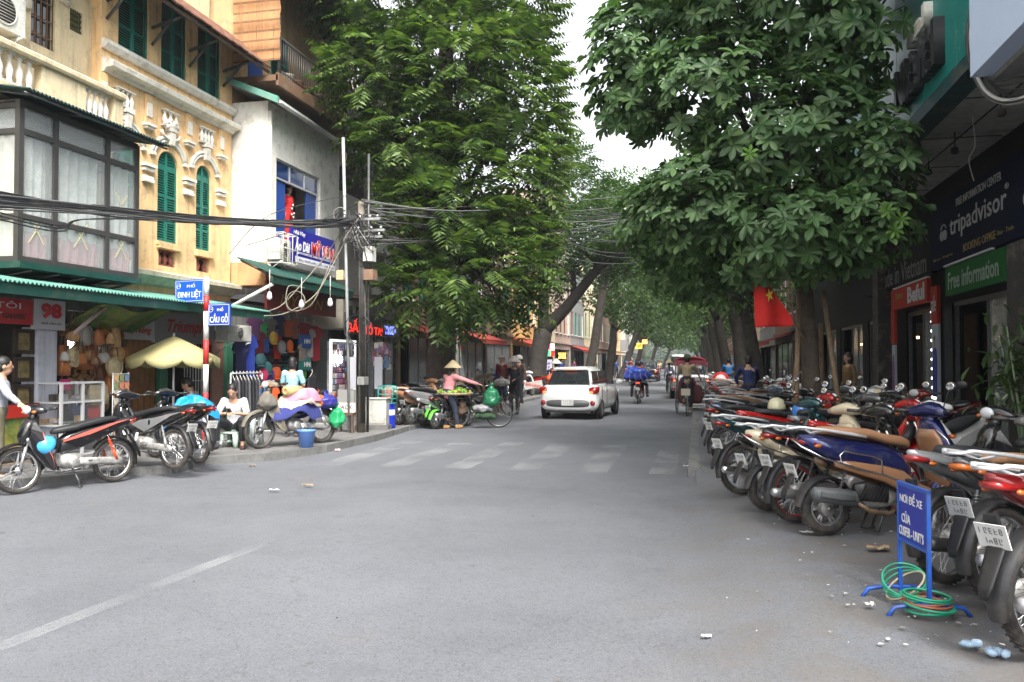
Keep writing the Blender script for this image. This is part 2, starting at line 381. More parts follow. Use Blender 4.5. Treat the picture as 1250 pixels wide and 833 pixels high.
# ---- right pavement: a worn ramp near the camera, a kerb further up
def GR(px, py):
 p = G(px, py, PZ)
 for _ in range(8): p = G(px, py, rz_(p.x, p.y))
 return p
rxs = np.concatenate([[-.03, -.02, .04, .15], np.linspace(.3, 6, 20), [12]]); rys = np.concatenate([np.linspace(10.8, 16, 14), np.linspace(18, 420, 40)])
vs_ = [(x, y, -.1 if x < -.025 else (rz_(x, 10.5) - .02) * (1 - min(1, (y - 10.8) / 1.)) + PZ * min(1, (y - 10.8) / 1.) + .006 * noise.noise(V((x, y, 3)))) for y in rys for x in rxs]; nx = len(rxs)
fs_ = [(i * nx + j, i * nx + j + 1, (i + 1) * nx + j + 1, (i + 1) * nx + j) for i in range(len(rys) - 1) for j in range(nx - 1)]
rpm = asphalt('dusty_asphalt', .3)
b = MB(); b.add(vs_, fs_, 0, True); o = mobj('pavement_right', b.mesh('pavement_right', 1, False), rpm); tag(o, kind='structure')
kr2 = thing('kerb_right', None, None, (0, 0, 0)); kr2['kind'] = 'structure'
kerb(kr2, [(-.04, 11.7), (-.04, 40)], .0, 1)
b = MB(); b.bb((-.1, 40, -.02), (.05, 420, PZ + .01)); b.build('kerb_run', kerbm, kr2)
# ---- markings
def strip(name, q, root=None, z=.002):
 def fn(u, v):
  a = V(q[0]).lerp(V(q[1]), u); c = V(q[3]).lerp(V(q[2]), u); p = a.lerp(c, v); return (p.x, p.y, z + .012 * noise.noise(V((p.x * .5, p.y * .35, 0))) - .01)
 b = MB(); b.grid(fn, 20, 4); return tag(mobj(name, b.mesh(name, 1), wpaint, root), kind='structure')
zc = [(-.68, -.3), (-1.72, -1.28), (-2.75, -2.3), (-3.78, -3.34), (-4.8, -4.38), (-5.85, -5.4)]
y0 = G(800, 578).y; y1 = G(820, 546).y
for i, (a, c) in enumerate(zc):
 q0, q1 = y0 - .02 * i, y1 + (.25 if i % 2 else 0)
 strip('crossing_stripe', [(a, q0, 0), (a + .03 * sin(i * 5), q1, 0), (c, q1, 0), (c, q0, 0)])
a, c = G(-60, 812), G(333, 658.5); w_ = V((.07, 0, 0))
strip('lane_line', [a - w_, c - w_, c + w_, a + w_])
# litter and leaves: small papers are things when they read, tiny bits are stuff
paper = mat('litter_paper', (.6, .6, .58), .8, var=.1, vs=20); cardb = mat('cardboard', (.32, .22, .13), .85, var=.2, vs=12, bump=.3); bluebag = mat('thin_plastic_bag', (.42, .58, .75), .3, var=.25, vs=18, trans=.2)
def scrap(label, px, py, w, l, m, rz=0., z=None, crump=.25, name='paper_scrap'):
 p = G(px, py); p = GR(px, py) if p.x > -.3 else p
 b = MB(); r_ = random.Random(int(px * 7 + py))
 b.grid(lambda u, v: ((u - .5) * w * (1 - .3 * r_.random()), (v - .5) * l * (1 - .3 * r_.random()), .006 + crump * w * .6 * r_.random()), 5, 4, sm=False)
 o = b.build(name, m); o.location = p + V((0, 0, .004)); o.rotation_euler = (0, 0, rz); x = o.modifiers.new('sol', 'SOLIDIFY'); x.thickness = .002
 return tag(o, label, 'litter')
scrap('flat white paper scrap on the road below the blue motorbike wheel', 985, 652, .13, .07, paper, .2)
scrap('crumpled white paper left of the blue sign stand feet', 1062, 742, .07, .05, paper, .7, crump=.6)
scrap('small white paper lying alone in the middle of the near road', 862, 779, .07, .035, paper, .1)
scrap('torn brown cardboard piece behind the blue sign stand', 1072, 672, .2, .12, cardb, .3, name='cardboard_piece')
scrap('pale paper shred on the crossing near the right stripe', 838, 570, .1, .04, paper, .1)
scrap('white paper strip lying on road before the left kerb', 335, 600, .14, .06, paper, .3)
scrap('tan paper strip on road just before the left zebra stripes', 376, 594, .16, .06, cardb, .1)
scrap('pinkish white paper on the gutter below the blue bucket', 412, 551, .12, .08, mat('litter_pink', (.6, .42, .4), .8), .3, crump=.5)
scrap('brown wrapper lying on the left gutter before the old kerb hole', 308, 569, .12, .06, cardb, .3)
for i, (px, py, l_) in enumerate(((1184, 792, 'crumpled pale blue plastic bag on road, nearer the sign stand'), (1219, 801, 'crumpled pale blue plastic bag beside the nearest rear tyre'))):
 p = GR(px, py); b = MB(); r_ = random.Random(i)
 for k in range(5): b.ell(V((r_.uniform(-.045, .045), r_.uniform(-.02, .02), .022)), (r_.uniform(.018, .035), .02, r_.uniform(.015, .026)), 8, 6)
 o = b.build('plastic_bag', bluebag); o.location = p; dm = o.modifiers.new('d', 'DISPLACE'); tx = bpy.data.textures.new('crumple', 'CLOUDS'); tx.noise_scale = .02; dm.texture = tx; dm.strength = .02; tag(o, l_, 'litter')
vs_ = []; r_ = random.Random(5)
for i in range(760):
 if i < 330: y = r_.uniform(4.6, 15); x = r_.gauss(1.25, .5) - .05 * (y - 5)
 else: x = r_.uniform(-8, 1); y = r_.uniform(4, 22)
 z = (rz_(x, y) if x > -.15 else 0) + .008; s = r_.choice((.006, .008, .01, .014, .02, .028)) * (.8 if i < 330 else .5); a = r_.uniform(0, 6.28); h = r_.uniform(0, .008)
 vs_ += [(x + s * cos(a), y + s * sin(a), z), (x - s * sin(a) * .6, y + s * cos(a) * .6, z + h), (x - s * cos(a), y - s * sin(a), z), (x + s * sin(a) * .6, y - s * cos(a) * .6, z + h * .5)]
tag(fromnp('litter', vs_[:1320], 4, mat('litter_bits', (.42, .41, .39), .8, rpi=.7)), 'white litter flecks scattered over the ground by the parked motorbikes', 'litter', kind='stuff')
tag(fromnp('grit', vs_[1320:], 4, mat('grit_bits', (.12, .09, .06), .9, rpi=.7)), 'brown grit and leaf crumbs scattered over the road', 'grit', kind='stuff')
# ======================= trees =======================
bark = mat('bark', (.038, .032, .026), .9, var=.4, vs=5, bump=1., bs=22, dirt=((.08, .075, .06), .4)); bark_pale = mat('bark_pale', (.13, .105, .08), .9, var=.35, vs=6, bump=1., bs=18, dirt=((.07, .06, .045), .6))
lf_palm = leafmat('leaf_broad', (.04, .092, .03), (.082, .16, .055), (.145, .235, .085), .25, .42)
lf_palm_y = leafmat('leaf_young', (.09, .2, .025), (.12, .26, .03), (.16, .3, .05), .35, .4)
lf_pin = leafmat('leaf_pinnate', (.028, .06, .018), (.075, .13, .034), (.19, .26, .07), .32, .45)
lf_dark = leafmat('leaf_dark', (.028, .064, .018), (.05, .1, .026), (.09, .15, .036), .3, .45)
lf_light = leafmat('leaf_light', (.04, .1, .025), (.07, .15, .035), (.12, .22, .05), .4, .5)
rn = np.random.RandomState(11)
def frames(dirs, up=None):
 """orthonormal frames from direction vectors, rows (x=dir, y=side, z=normal)"""
 d = dirs / np.maximum(np.linalg.norm(dirs, axis=1, keepdims=True), 1e-6); u = np.tile(np.array([0, 0, 1.]), (len(d), 1)) if up is None else up
 s = np.cross(u, d); n = np.linalg.norm(s, axis=1, keepdims=True); s = np.where(n < 1e-3, np.array([1., 0, 0]), s / np.maximum(n, 1e-6)); z = np.cross(d, s)
 return d, s, z
def place(tpl, pos, d, s, z, sc):
 """tpl (k,3) in frame coords -> (N,k,3)"""
 t = tpl[None, :, :] * sc[:, None, None]
 return pos[:, None, :] + t[..., 0:1] * d[:, None, :] + t[..., 1:2] * s[:, None, :] + t[..., 2:3] * z[:, None, :]
# a broad leaf: two folded quads per side (6 outline + midrib)
def leaf_tpl(L=.195, w=.082, fold=.25, droop=.25):
 st = [(0, .12), (.3, .55), (.62, 1.), (.85, .8), (1., .05)]; v = [];
 for t, q in st:
  z = -droop * L * t * t; v += [(L * t, -w * q / 2, z + fold * w * q), (L * t, 0, z), (L * t, w * q / 2, z + fold * w * q)]
 f = []
 for i in range(4): f += [(3 * i, 3 * i + 1, 3 * i + 4, 3 * i + 3), (3 * i + 1, 3 * i + 2, 3 * i + 5, 3 * i + 4)]
 return np.array(v), np.array(f)
def leaflet_tpl(L, w):
 return np.array([(0, 0, 0), (L * .45, -w / 2, .0), (L, 0, -L * .12), (L * .45, w / 2, .0)])
def shell(ells, n, inner=.25, lo=.0, seed=1):
 """points near the outer surface of a union of ellipsoids, with outward normals"""
 r = np.random.RandomState(seed); vols = np.array([e[1][0] * e[1][1] + e[1][1] * e[1][2] + e[1][0] * e[1][2] for e in ells]); pr = vols / vols.sum(); P = []; N = []
 for i, e in enumerate(ells):
  k = int(n * pr[i] * 1.5) + 4; c = np.array(e[0]); q = np.array(e[1]); u = r.normal(size=(k, 3)); u /= np.linalg.norm(u, axis=1, keepdims=True)
  rad = np.where(r.rand(k) < inner, r.uniform(.35, .85, k), r.uniform(.86, 1.06, k)); p = c + u * q * rad[:, None]
  ok = np.ones(k, bool)
  for j, e2 in enumerate(ells):
   if j != i: ok &= (((p - np.array(e2[0])) / np.array(e2[1])) ** 2).sum(1) > .62
  nn = u / q; nn /= np.linalg.norm(nn, axis=1, keepdims=True); P.append(p[ok]); N.append(nn[ok])
 P = np.concatenate(P); N = np.concatenate(N); idx = r.permutation(len(P))[:n]; return P[idx], N[idx]
def trunk(root, pts, r, m=bark, name='trunk', n=14, wob=.0):
 b = MB(); pp = [V(p) for p in pts]; out = []; rr = []
 for i in range(len(pp) - 1):
  for k in range(4):
   t = k / 4; q = pp[i].lerp(pp[i + 1], t); out.append(q + V((noise.noise(q * 1.3), noise.noise(q * 1.7 + V((5, 0, 0))), 0)) * wob); rr.append((r[i] + (r[i + 1] - r[i]) * t) * (1 + .08 * noise.noise(q * 3)))
 out.append(pp[-1]); rr.append(r[-1]); b.tube(out, rr, n); return b.build(name, m, root, w=True)
def limbs(root, fork, ells, r0, m=bark, seed=3, n=None, name='limb', twigs=5):
 r_ = random.Random(seed)
 for i, (c, q) in enumerate(ells[:n] if n else ells):
  b = MB(); c = V(c); f = V(fork); mid = f.lerp(c, .5) + V((r_.uniform(-.3, .3), r_.uniform(-.3, .3), r_.uniform(-.1, .5)))
  b.tube([f, f.lerp(mid, .5), mid, mid.lerp(c, .6), c], [r0, r0 * .8, r0 * .6, r0 * .4, r0 * .22], 8)
  for k in range(twigs):
   u = V((r_.gauss(0, 1), r_.gauss(0, 1), r_.gauss(.2, .8))).normalized(); e = c + V((u.x * q[0], u.y * q[1], u.z * q[2])) * .85; s = mid.lerp(c, r_.uniform(0, 1))
   b.tube([s, s.lerp(e, .5) + V((0, 0, .1)), e], [r0 * .3, r0 * .17, r0 * .06], 5)
  b.build(name, m, root, w=True)
# ---- big rosette-leaved tree on the right pavement
rt_pos = DG(990, 13.0, PZ); RT = thing('street_tree', 'large tree with whorled broad leaves behind the parked motorbikes, red flag at its trunk', 'tree', rt_pos, 0, 'street trees on the right pavement')
def pe(px, py, dep, rx, ry, rd): # ellipsoid from picture centre + radii in pixels + depth radius
 return (tuple(D(px, py, dep)), (rx * dep / 1000, rd, ry * dep / 1000))
fork = V((rt_pos.x - .12, rt_pos.y, 3.1))
trunk(RT, [(rt_pos.x, rt_pos.y, PZ - .1), (rt_pos.x + .02, rt_pos.y, PZ + .5), (rt_pos.x - .03, rt_pos.y, 1.9), fork], [.2, .15, .13, .135], bark_pale, wob=.04)
eR = [pe(892, -20, 13.2, 120, 110, 1.7), pe(1020, 10, 12.4, 105, 120, 1.5), pe(775, 85, 13.6, 62, 85, 1.1), pe(870, 110, 12.8, 85, 72, 1.2), pe(960, 170, 12.2, 100, 80, 1.3), pe(1058, 190, 12.0, 58, 80, 1.1),
  pe(860, 255, 12.8, 82, 62, 1.3), pe(960, 285, 12.0, 95, 62, 1.3), pe(1055, 275, 11.7, 60, 50, 1.0), pe(850, 322, 14.2, 62, 42, 1.1), pe(800, 268, 13.6, 45, 48, .9), pe(835, -60, 14, 80, 80, 1.5), pe(1060, -60, 13, 80, 80, 1.4)]
limbs(RT, fork, eR, .1, bark, 4)
Pp, Nn = shell(eR, 3100, .28, seed=5)
k = ~((Pp[:, 0] > 2.8) & (Pp[:, 2] > 4.7)); Pp, Nn = Pp[k], Nn[k]
axis = Nn * .8 + np.array([0, -.12, .75]) + rn.normal(size=Nn.shape) * .22
d, s, z = frames(axis)
lt, lfc = leaf_tpl(); facs = []; vv = []; cnt = 0
camd = np.linalg.norm(Pp - np.array([0, 0, 1.6]), axis=1); order = np.argsort(camd + (Nn[:, 1] > .2) * 3)
single = []; SV = [];
for oi, i in enumerate(order):
 nl_ = rn.randint(7, 10); a0 = rn.rand() * 6.28; sc0 = rn.uniform(.8, 1.25)
 for q in range(nl_):
  a = a0 + 2 * pi * q / nl_ + rn.uniform(-.12, .12); tilt = rn.uniform(.0, .42)
  rad = s[i] * cos(a) + z[i] * sin(a); dd = rad * cos(tilt) + d[i] * sin(tilt); up = d[i]
  SV.append((Pp[i], dd, up, sc0 * rn.uniform(.8, 1.1), oi))
pos = np.array([x[0] for x in SV]); dd = np.array([x[1] for x in SV]); up = np.array([x[2] for x in SV]); sc = np.array([x[3] for x in SV]); oi = np.array([x[4] for x in SV])
up = up + rn.normal(size=up.shape) * .28; fd, fs2, fz = frames(dd, up)
n1 = 290
verts = place(lt, pos[n1:], fd[n1:], fs2[n1:], fz[n1:], sc[n1:]) - np.array(rt_pos)[None, None, :]
nv = len(lt); F = (lfc[None] + (np.arange(len(verts)) * nv)[:, None, None])
o = fromnp('crown', verts.reshape(-1, 3), 4, lf_palm, RT, kind='stuff', faces=F.reshape(-1, 4))
b = MB(); b.add([tuple(x) for x in lt], [tuple(f) for f in lfc]); lme = b.mesh('leaf', 1, False)
for i in range(n1):
 o = mobj('leaf', lme, lf_palm, RT); p = pos[i] - np.array(rt_pos); x, y, w_ = fd[i] * sc[i], fs2[i] * sc[i], fz[i] * sc[i]
 o.matrix_local = Matrix(((x[0], y[0], w_[0], p[0]), (x[1], y[1], w_[1], p[1]), (x[2], y[2], w_[2], p[2]), (0, 0, 0, 1)))
# bright young rosettes at the right tip
verts = []
for px, py in ((1083, 258), (1100, 268), (1092, 282), (915, 188), (1150, 240)):
 if px > 1140: continue
 c0 = np.array(D(px, py, 10.7)); a0 = rn.rand()
 for q in range(7):
  a = a0 + q * .9; dv = np.array([cos(a), -.4, sin(a)]) ; f1, f2, f3 = frames(dv[None], np.array([[0, -1., .5]])); verts.append(place(lt, c0[None], f1, f2, f3, np.array([.62]))[0])
verts = np.array(verts) - np.array(rt_pos); F = (lfc[None] + (np.arange(len(verts)) * nv)[:, None, None])
tag(fromnp('young_leaves', verts.reshape(-1, 3), 4, lf_palm_y, RT, faces=F.reshape(-1, 4)), kind='stuff')
# timber props against the trunk
pole_w = mat('raw_timber', (.27, .19, .12), .8, var=.3, vs=8, bump=.6, bs=30)
for i, (px, py, top, lab) in enumerate(((968, 497, (985, 300), 'raw timber prop leaning on the big tree from its road side'), (958, 505, (968, 400), 'short timber prop tied to the big tree, nearest the road'), (1030, 480, (985, 355), 'raw timber prop leaning on the big tree from the shop side'), (1003, 478, (990, 395), 'thin timber prop standing behind the big tree trunk'))):
 g0 = DG(px, 12.6 + (i == 3) * 1.2, PZ); b = MB(); t = V((rt_pos.x + (.17 if i >= 2 else -.17), rt_pos.y + (.17 if i == 3 else -.12), (442 - top[1]) * .0129 + 1.6))
 b.tube([(0, 0, -.02), (t - g0) * .5 + V((.01, 0, 0)), t - g0], [.045, .04, .036], 8); o = b.build('timber_prop', pole_w); o.location = g0; tag(o, lab, 'prop', 'timber props round the big tree')
# ---- pinnate-leaved tree left
def frond_cloud(P, N, L, npair, seed, droop=.35, hang=.5):
 r = np.random.RandomState(seed); n = len(P); ax = N * .9 + np.array([.0, -.1, .05]) + r.normal(size=N.shape) * .35; ax[:, 2] -= 0.05; d, s, z = frames(ax)
 sc = r.uniform(.7, 1.15, n) * L; out = []
 for k in range(npair):
  t = (k + 1.) / npair; base = P + d * (sc * t)[:, None]; base[:, 2] -= hang * sc * t * t * .55
  wid = (1 - abs(t - .5) * 1.1) * .34 + .06
  for sg in (-1, 1):
   dirl = s * sg + d * .35 + np.array([0, 0, -droop]); dl, sl_, zl = frames(dirl, z + r.normal(size=z.shape) * .15)
   out.append(place(leaflet_tpl(1., .34), base, dl, sl_, zl, sc * wid))
 e = P + d * sc[:, None]; e[:, 2] -= hang * sc * .55; dl, sl_, zl = frames(d + np.array([0, 0, -.5])); out.append(place(leaflet_tpl(1., .34), e, dl, sl_, zl, sc * .2))
 return np.concatenate(out).reshape(-1, 3)
lt_pos = DG(537, 23.5, PZ); LT = thing('street_tree', 'huge tree with long feathery fronds and thick dark trunk beside the fruit seller', 'tree', lt_pos, 0, 'street trees on the left pavement')
trunk(LT, [(lt_pos.x, lt_pos.y, 0), (lt_pos.x, lt_pos.y, 1), (lt_pos.x + .1, lt_pos.y, 3), (lt_pos.x, lt_pos.y, 6), (lt_pos.x + .2, lt_pos.y, 11)], [.62, .44, .38, .34, .2], mat('bark_mid', (.075, .06, .045), .9, var=.4, vs=5, bump=1., bs=22), wob=.1)
eL = [pe(516, 10, 23, 100, 90, 2.6), pe(588, -10, 23, 75, 105, 2.4), pe(468, 95, 21.5, 50, 62, 1.5), pe(560, 100, 22, 90, 75, 2.2), pe(632, 130, 23, 44, 85, 1.6), pe(508, 175, 21.5, 55, 48, 1.6), pe(590, 215, 22, 80, 70, 2.2),
  pe(545, 265, 21, 68, 48, 1.7), pe(572, 328, 20.7, 66, 44, 1.8), pe(615, 310, 21.5, 48, 60, 1.5), pe(528, 350, 20.2, 48, 26, 1.3), pe(604, 352, 21, 42, 26, 1.3), pe(452, -10, 23, 50, 55, 1.6), pe(535, -110, 23, 110, 90, 2.6)]
limbs(LT, (lt_pos.x, lt_pos.y, 4.5), eL[:12], .15, bark, 8)
Pp, Nn = shell(eL, 3500, .22, seed=8)
Nn[:, 2] = Nn[:, 2] * .5 + .12
v_ = frond_cloud(Pp, Nn, .88, 8, 3) - np.array(lt_pos)
fromnp('crown', v_, 4, lf_pin, LT, kind='stuff')
# ---- generic trees further up
def leafball(ells, n, size, seed, inner=.4):
 P, N = shell(ells, n, inner, seed=seed); r = np.random.RandomState(seed); ax = N + r.normal(size=N.shape) * .6; d, s, z = frames(ax, r.normal(size=N.shape)); return place(leaflet_tpl(1., .55), P, d, s, z, r.uniform(.6, 1.3, len(P)) * size).reshape(-1, 3)
def ftree(label, px, dep, r, h0, h1, w, seed, m=lf_dark, n=5000, leaf=.2, lean=0., grp='street trees on the left pavement', sx=1., d2=1., side=-1):
 p = DG(px, dep, PZ); t = thing('street_tree', label, 'tree', p, 0, grp); q = random.Random(seed)
 fk = V((p.x + lean * .5, p.y, h0 + .3)); trunk(t, [(p.x, p.y, 0), (p.x + lean * .15, p.y, 1.2), fk, V((p.x + lean * .8, p.y, (h0 + h1) / 2))], [r * 1.3, r, r * .85, r * .4], bark, wob=.1, n=10)
 es = []; H = h1 - h0
 for i in range(9):
  a = 2 * pi * i / 9 + q.uniform(-.3, .3); zz = h0 + H * (.2 + .62 * ((i * 4) % 9) / 9); rr = w * q.uniform(.25, .62)
  es.append(((p.x + lean + rr * cos(a) * sx, p.y + rr * sin(a) * d2, zz), (w * q.uniform(.32, .5), w * q.uniform(.32, .5) * d2, H * q.uniform(.13, .2))))
 es.append(((p.x + lean, p.y, h0 + H * .8), (w * .5, w * .5 * d2, H * .22)))
 limbs(t, fk, es, r * .45, bark, seed, n=7, twigs=3)
 fromnp('crown', leafball(es, n, leaf, seed) - np.array(p), 4, m, t, kind='stuff')
 return t
# leaning tree (second on the left)
p2 = DG(652, 38, PZ); T2 = thing('street_tree', 'dark trunk leaning right over the street with a long bare limb, behind the hatted people', 'tree', p2, 0, 'street trees on the left pavement')
trunk(T2, [(p2.x, p2.y, 0), D(655, 450, 38), D(663, 402, 38)], [.55, .42, .42], bark, wob=.1)
trunk(T2, [D(663, 405, 38), D(692, 375, 37.5), D(716, 345, 37), D(732, 325, 36.6), D(775, 300, 36)], [.34, .27, .22, .19, .1], bark, 'limb')
trunk(T2, [D(663, 405, 38), D(664, 360, 38.3), D(660, 300, 38.6), D(665, 240, 39)], [.28, .22, .2, .12], bark, 'limb')
trunk(T2, [D(700, 365, 37.4), D(700, 330, 38), D(690, 290, 39)], [.14, .1, .06], bark, 'limb')
e2 = [pe(735, 275, 37, 55, 28, 2.0), pe(690, 290, 38, 45, 30, 2.2), pe(780, 290, 36, 45, 24, 1.8), pe(700, 235, 40, 42, 30, 2.2), pe(740, 318, 38, 30, 14, 1.5), pe(665, 330, 40, 28, 32, 2), pe(760, 250, 39, 40, 22, 2), pe(800, 320, 36.5, 32, 26, 1.6), pe(690, 195, 41, 26, 22, 1.8)]
limbs(T2, D(732, 325, 36.6), e2[:3], .1, bark, 9); Pp, Nn = shell(e2, 2600, .4, seed=21); Nn[:, 2] = Nn[:, 2] * .4 + .2
fromnp('crown', frond_cloud(Pp, Nn, .8, 5, 22) - np.array(p2), 4, lf_dark, T2, kind='stuff')
ftree('airy pale tree rising above the cables beyond the leaning trunk', 712, 52, .3, 7.0, 13.6, 4.6, 31, lf_light, 5600, .22, lean=2.9)
ftree('dark dense tree beyond the airy pale tree, left side', 742, 60, .32, 3.4, 11.0, 4.2, 32, lf_dark, 7000, .26, lean=.9)
ftree('tall airy tree with sky between its sprays, middle of left row', 757, 74, .32, 4.2, 14.6, 5.4, 33, lf_light, 5600, .28, lean=3.2)
ftree('dark tree behind the orange lit shop sign, left row', 775, 92, .3, 3.2, 12.5, 5., 34, lf_dark, 6500, .33, lean=1.5)
ftree('tree fading in haze on the left, last but one', 792, 125, .3, 3.4, 14, 6, 35, lf_dark, 6000, .42, lean=2)
ftree('faint hazy tree closing the left row', 808, 165, .35, 3.5, 15, 7, 36, lf_light, 5000, .55, lean=3)
gR = 'street trees on the right pavement'
ftree('second tree on the right, its crown hanging behind the red flag', 932, 22, .2, 2.5, 8.2, 2.6, 41, lf_dark, 7000, .15, lean=-.9, grp=gR)
ftree('third tree on the right, trunk behind the man in dark blue', 911, 29, .26, 2.9, 9.5, 3.1, 42, lf_dark, 7500, .18, lean=-0.72, grp=gR)
ftree('fourth tree on the right, foliage over the cyclo lane', 892, 39, .26, 3.1, 9.8, 3.6, 43, lf_light, 7000, .2, lean=-1.10, grp=gR)
ftree('fifth tree on the right, foliage above the silver car', 881, 52, .28, 3.4, 10.5, 4., 44, lf_dark, 6500, .25, lean=-1.21, grp=gR)
ftree('sixth tree on the right, soft green above the distant vans', 872, 70, .3, 3.6, 11, 4.6, 45, lf_light, 6000, .3, lean=-1.26, grp=gR)
ftree('seventh tree on the right, bluish with haze', 866, 95, .3, 3.7, 12.5, 5.2, 46, lf_dark, 6000, .36, lean=-1.38, grp=gR)
ftree('eighth tree on the right, faint with haze', 861, 130, .3, 3.8, 14, 6.5, 47, lf_light, 5500, .46, lean=-1.65, grp=gR)
ftree('last faint tree on the right closing the street', 856, 175, .35, 3.5, 16, 8, 48, lf_dark, 5000, .6, lean=-2.20, grp=gR)
fw = leafball([((x, 235 + 12 * sin(x), 6 + 2 * sin(x * 1.7)), (7, 6, 7)) for x in range(-26, 24, 7)], 7000, .9, 60)
tag(fromnp('far_woods', fw, 4, lf_dark), 'hazy far mass of foliage closing the end of the street', 'trees', kind='stuff')
# ======================= motorbikes =======================
black_pl = mat('black_plastic', (.018, .018, .02), .42, var=.2, vs=9, dirt=((.09, .08, .07), .35))
grey_pl = mat('grey_plastic', (.09, .095, .1), .5, var=.15, vs=8)
rubber = mat('tyre_rubber', (.022, .021, .02), .8, var=.3, vs=14, dirt=((.13, .11, .09), .55), bump=.5, bs=90)
chrome = mat('chrome', (.75, .75, .76), .18, 1., var=.1, vs=12)
alu = mat('aluminium', (.52, .52, .53), .38, .85, var=.25, vs=14, dirt=((.16, .13, .1), .3))
steel_dk = mat('dark_steel', (.1, .1, .1), .45, .7, var=.3, vs=16)
engine_m = mat('engine_metal', (.5, .49, .47), .5, .6, var=.35, vs=18, dirt=((.08, .06, .05), .5))
seat_blk = mat('black_vinyl', (.02, .021, .023), .5, var=.15, vs=12, bump=.25, bs=140)
seat_brn = mat('brown_vinyl', (.33, .17, .085), .55, var=.12, vs=9, bump=.2, bs=140)
seat_gry = mat('grey_vinyl', (.16, .13, .12), .55, var=.12, vs=9)
mirror_g = mat('mirror_glass', (.9, .92, .95), .03, 1.)
lens_red = mat('red_lens', (.27, .008, .008), .15, coat=.6, var=.2, vs=30)
lens_org = mat('orange_lens', (.5, .12, .015), .18, coat=.5)
lens_clr = mat('clear_lens', (.7, .72, .75), .1, coat=.8)
plate_w = mat('number_plate_white', (.62, .62, .6), .5, var=.08, vs=30, dirt=((.3, .28, .25), .3))
ink = mat('plate_ink', (.16, .16, .16), .6)
rack_w = mat('rack_silver', (.62, .63, .64), .35, .3, var=.06, vs=20)
def paint(name, col, metal=.25, dirty=.25): return mat('paint_' + name, col, .22, metal, coat=.7, var=.06, vs=5, dirt=((.16, .15, .13), dirty))
P_navy = paint('navy', (.012, .018, .11), .4); P_black = paint('black', (.012, .012, .014), .1); P_red = paint('red', (.42, .012, .01), .2)
P_cream = paint('cream', (.6, .52, .36), .0); P_white = paint('white', (.72, .72, .7), .0); P_teal = paint('teal', (.01, .06, .07), .4)
P_silver = paint('silver', (.4, .41, .42), .6); P_dkred = paint('dark_red', (.22, .012, .014), .3); P_green = paint('lime_green', (.12, .62, .05), .0)
P_grey = paint('grey', (.13, .135, .14), .5); P_brown = paint('brown', (.3, .15, .075), .0); P_blue = paint('blue', (.02, .1, .38), .3); P_bluegrey = paint('blue_grey', (.06, .09, .14), .5)
BM = {}
def bp(key, name, fn, mats, parent, **kw):
 if not isinstance(mats, (list, tuple)): mats = [mats]
 if key not in BM:
  b = MB(); fn(b); BM[key] = b.mesh(name, len(mats))
 o = mobj(name, BM[key], mats, parent)
 if kw.get('sub'): x = o.modifiers.new('sub', 'SUBSURF'); x.levels = 1; x.render_levels = 1
 return o
def wheel(root, x, R_, tr, style, rimm, key, lod=0):
 """tyre at root level wheel > tyre?, rim, spokes"""
 nseg = 36 if lod == 0 else 18
 def ty(b):
  b.torus((0, 0, 0), R_ - tr, tr, 'y', nseg, 10 if lod == 0 else 6, flat=.95)
  if lod == 0:
   for i in range(44):
    a = 2 * pi * i / 44
    for sgn in (-1, 1):
     m = Matrix.Rotation(-a, 3, 'Y'); c = m @ V((R_ - .0035, sgn * tr * .38, 0))
     b.box(c, (.008, tr * .62, .011), 0, m @ Matrix.Rotation(sgn * .5, 3, 'X'))
 w = bp((key, 'tyre', lod, R_), 'wheel', ty, rubber, root); w.location = (x, 0, R_)
 rr = R_ - 2 * tr + .012
 def rim(b):
  b.lathe([(rr - .012, -tr * .6), (rr + .006, -tr * .68), (rr + .012, -tr * .5), (rr - .004, 0), (rr + .012, tr * .5), (rr + .006, tr * .68), (rr - .012, tr * .6), (rr - .016, 0), (rr - .012, -tr * .6)], ax='y', n=nseg)
  b.cyl((0, -.05, 0), (0, .05, 0), .042 if style == 'wire' else .05, 14)
  b.cyl((0, -.075, 0), (0, .075, 0), .014, 8)
 r = bp((key, 'rim', lod, R_), 'rim', rim, rimm, w)
 def sp(b):
  if style == 'wire':
   for i in range(36 if lod == 0 else 16):
    a = 2 * pi * i / (36 if lod == 0 else 16); s_ = 1 if i % 2 else -1; da = .45 if (i // 2) % 2 else -.45
    b.tube([(.042 * cos(a), s_ * .04, .042 * sin(a)), (rr * cos(a + da), 0, rr * sin(a + da))], .0018 if lod == 0 else .003, 4, cap=False)
  else:
   for i in range(6):
    a = 2 * pi * i / 6
    for dd in (-.13, .13):
     b.tube([(.04 * cos(a), 0, .04 * sin(a)), (rr * cos(a + dd), 0, rr * sin(a + dd))], [.017, .012], 6, flat=1)
  b.cyl((0, -.055, 0), (0, -.06, 0), .055, 16)
 bp((key, 'spokes', lod, R_), 'spokes', sp, chrome if style == 'wire' else rimm, w)
 def dr(b): b.lathe([(.0, -.062), (.062, -.06), (.068, -.045), (.068, .0)], ax='y', n=16)
 if lod == 0: bp((key, 'hubc'), 'brake_drum', dr, engine_m, w)
 return w
def arc_strip(b, R_, a0, a1, w, th=.012, n=12, m=0, drop=.35):
 """fender: cross-section curved strip around an axle (0,0,0)"""
 k = 6
 def fn(u, v):
  a = a0 + (a1 - a0) * u; q = (v - .5) * 2; r_ = R_ - drop * w * abs(q) ** 2.5; wd = w * (1 - .25 * (2 * u - 1) ** 4)
  return (r_ * cos(a), q * wd, r_ * sin(a))
 b.grid(fn, n, k, m);
 def fn2(u, v):
  p = fn(u, v); s = 1 - th / R_; return (p[0] * s, p[1] * .97, p[2] * s)
 b.grid(fn2, n, k, m)
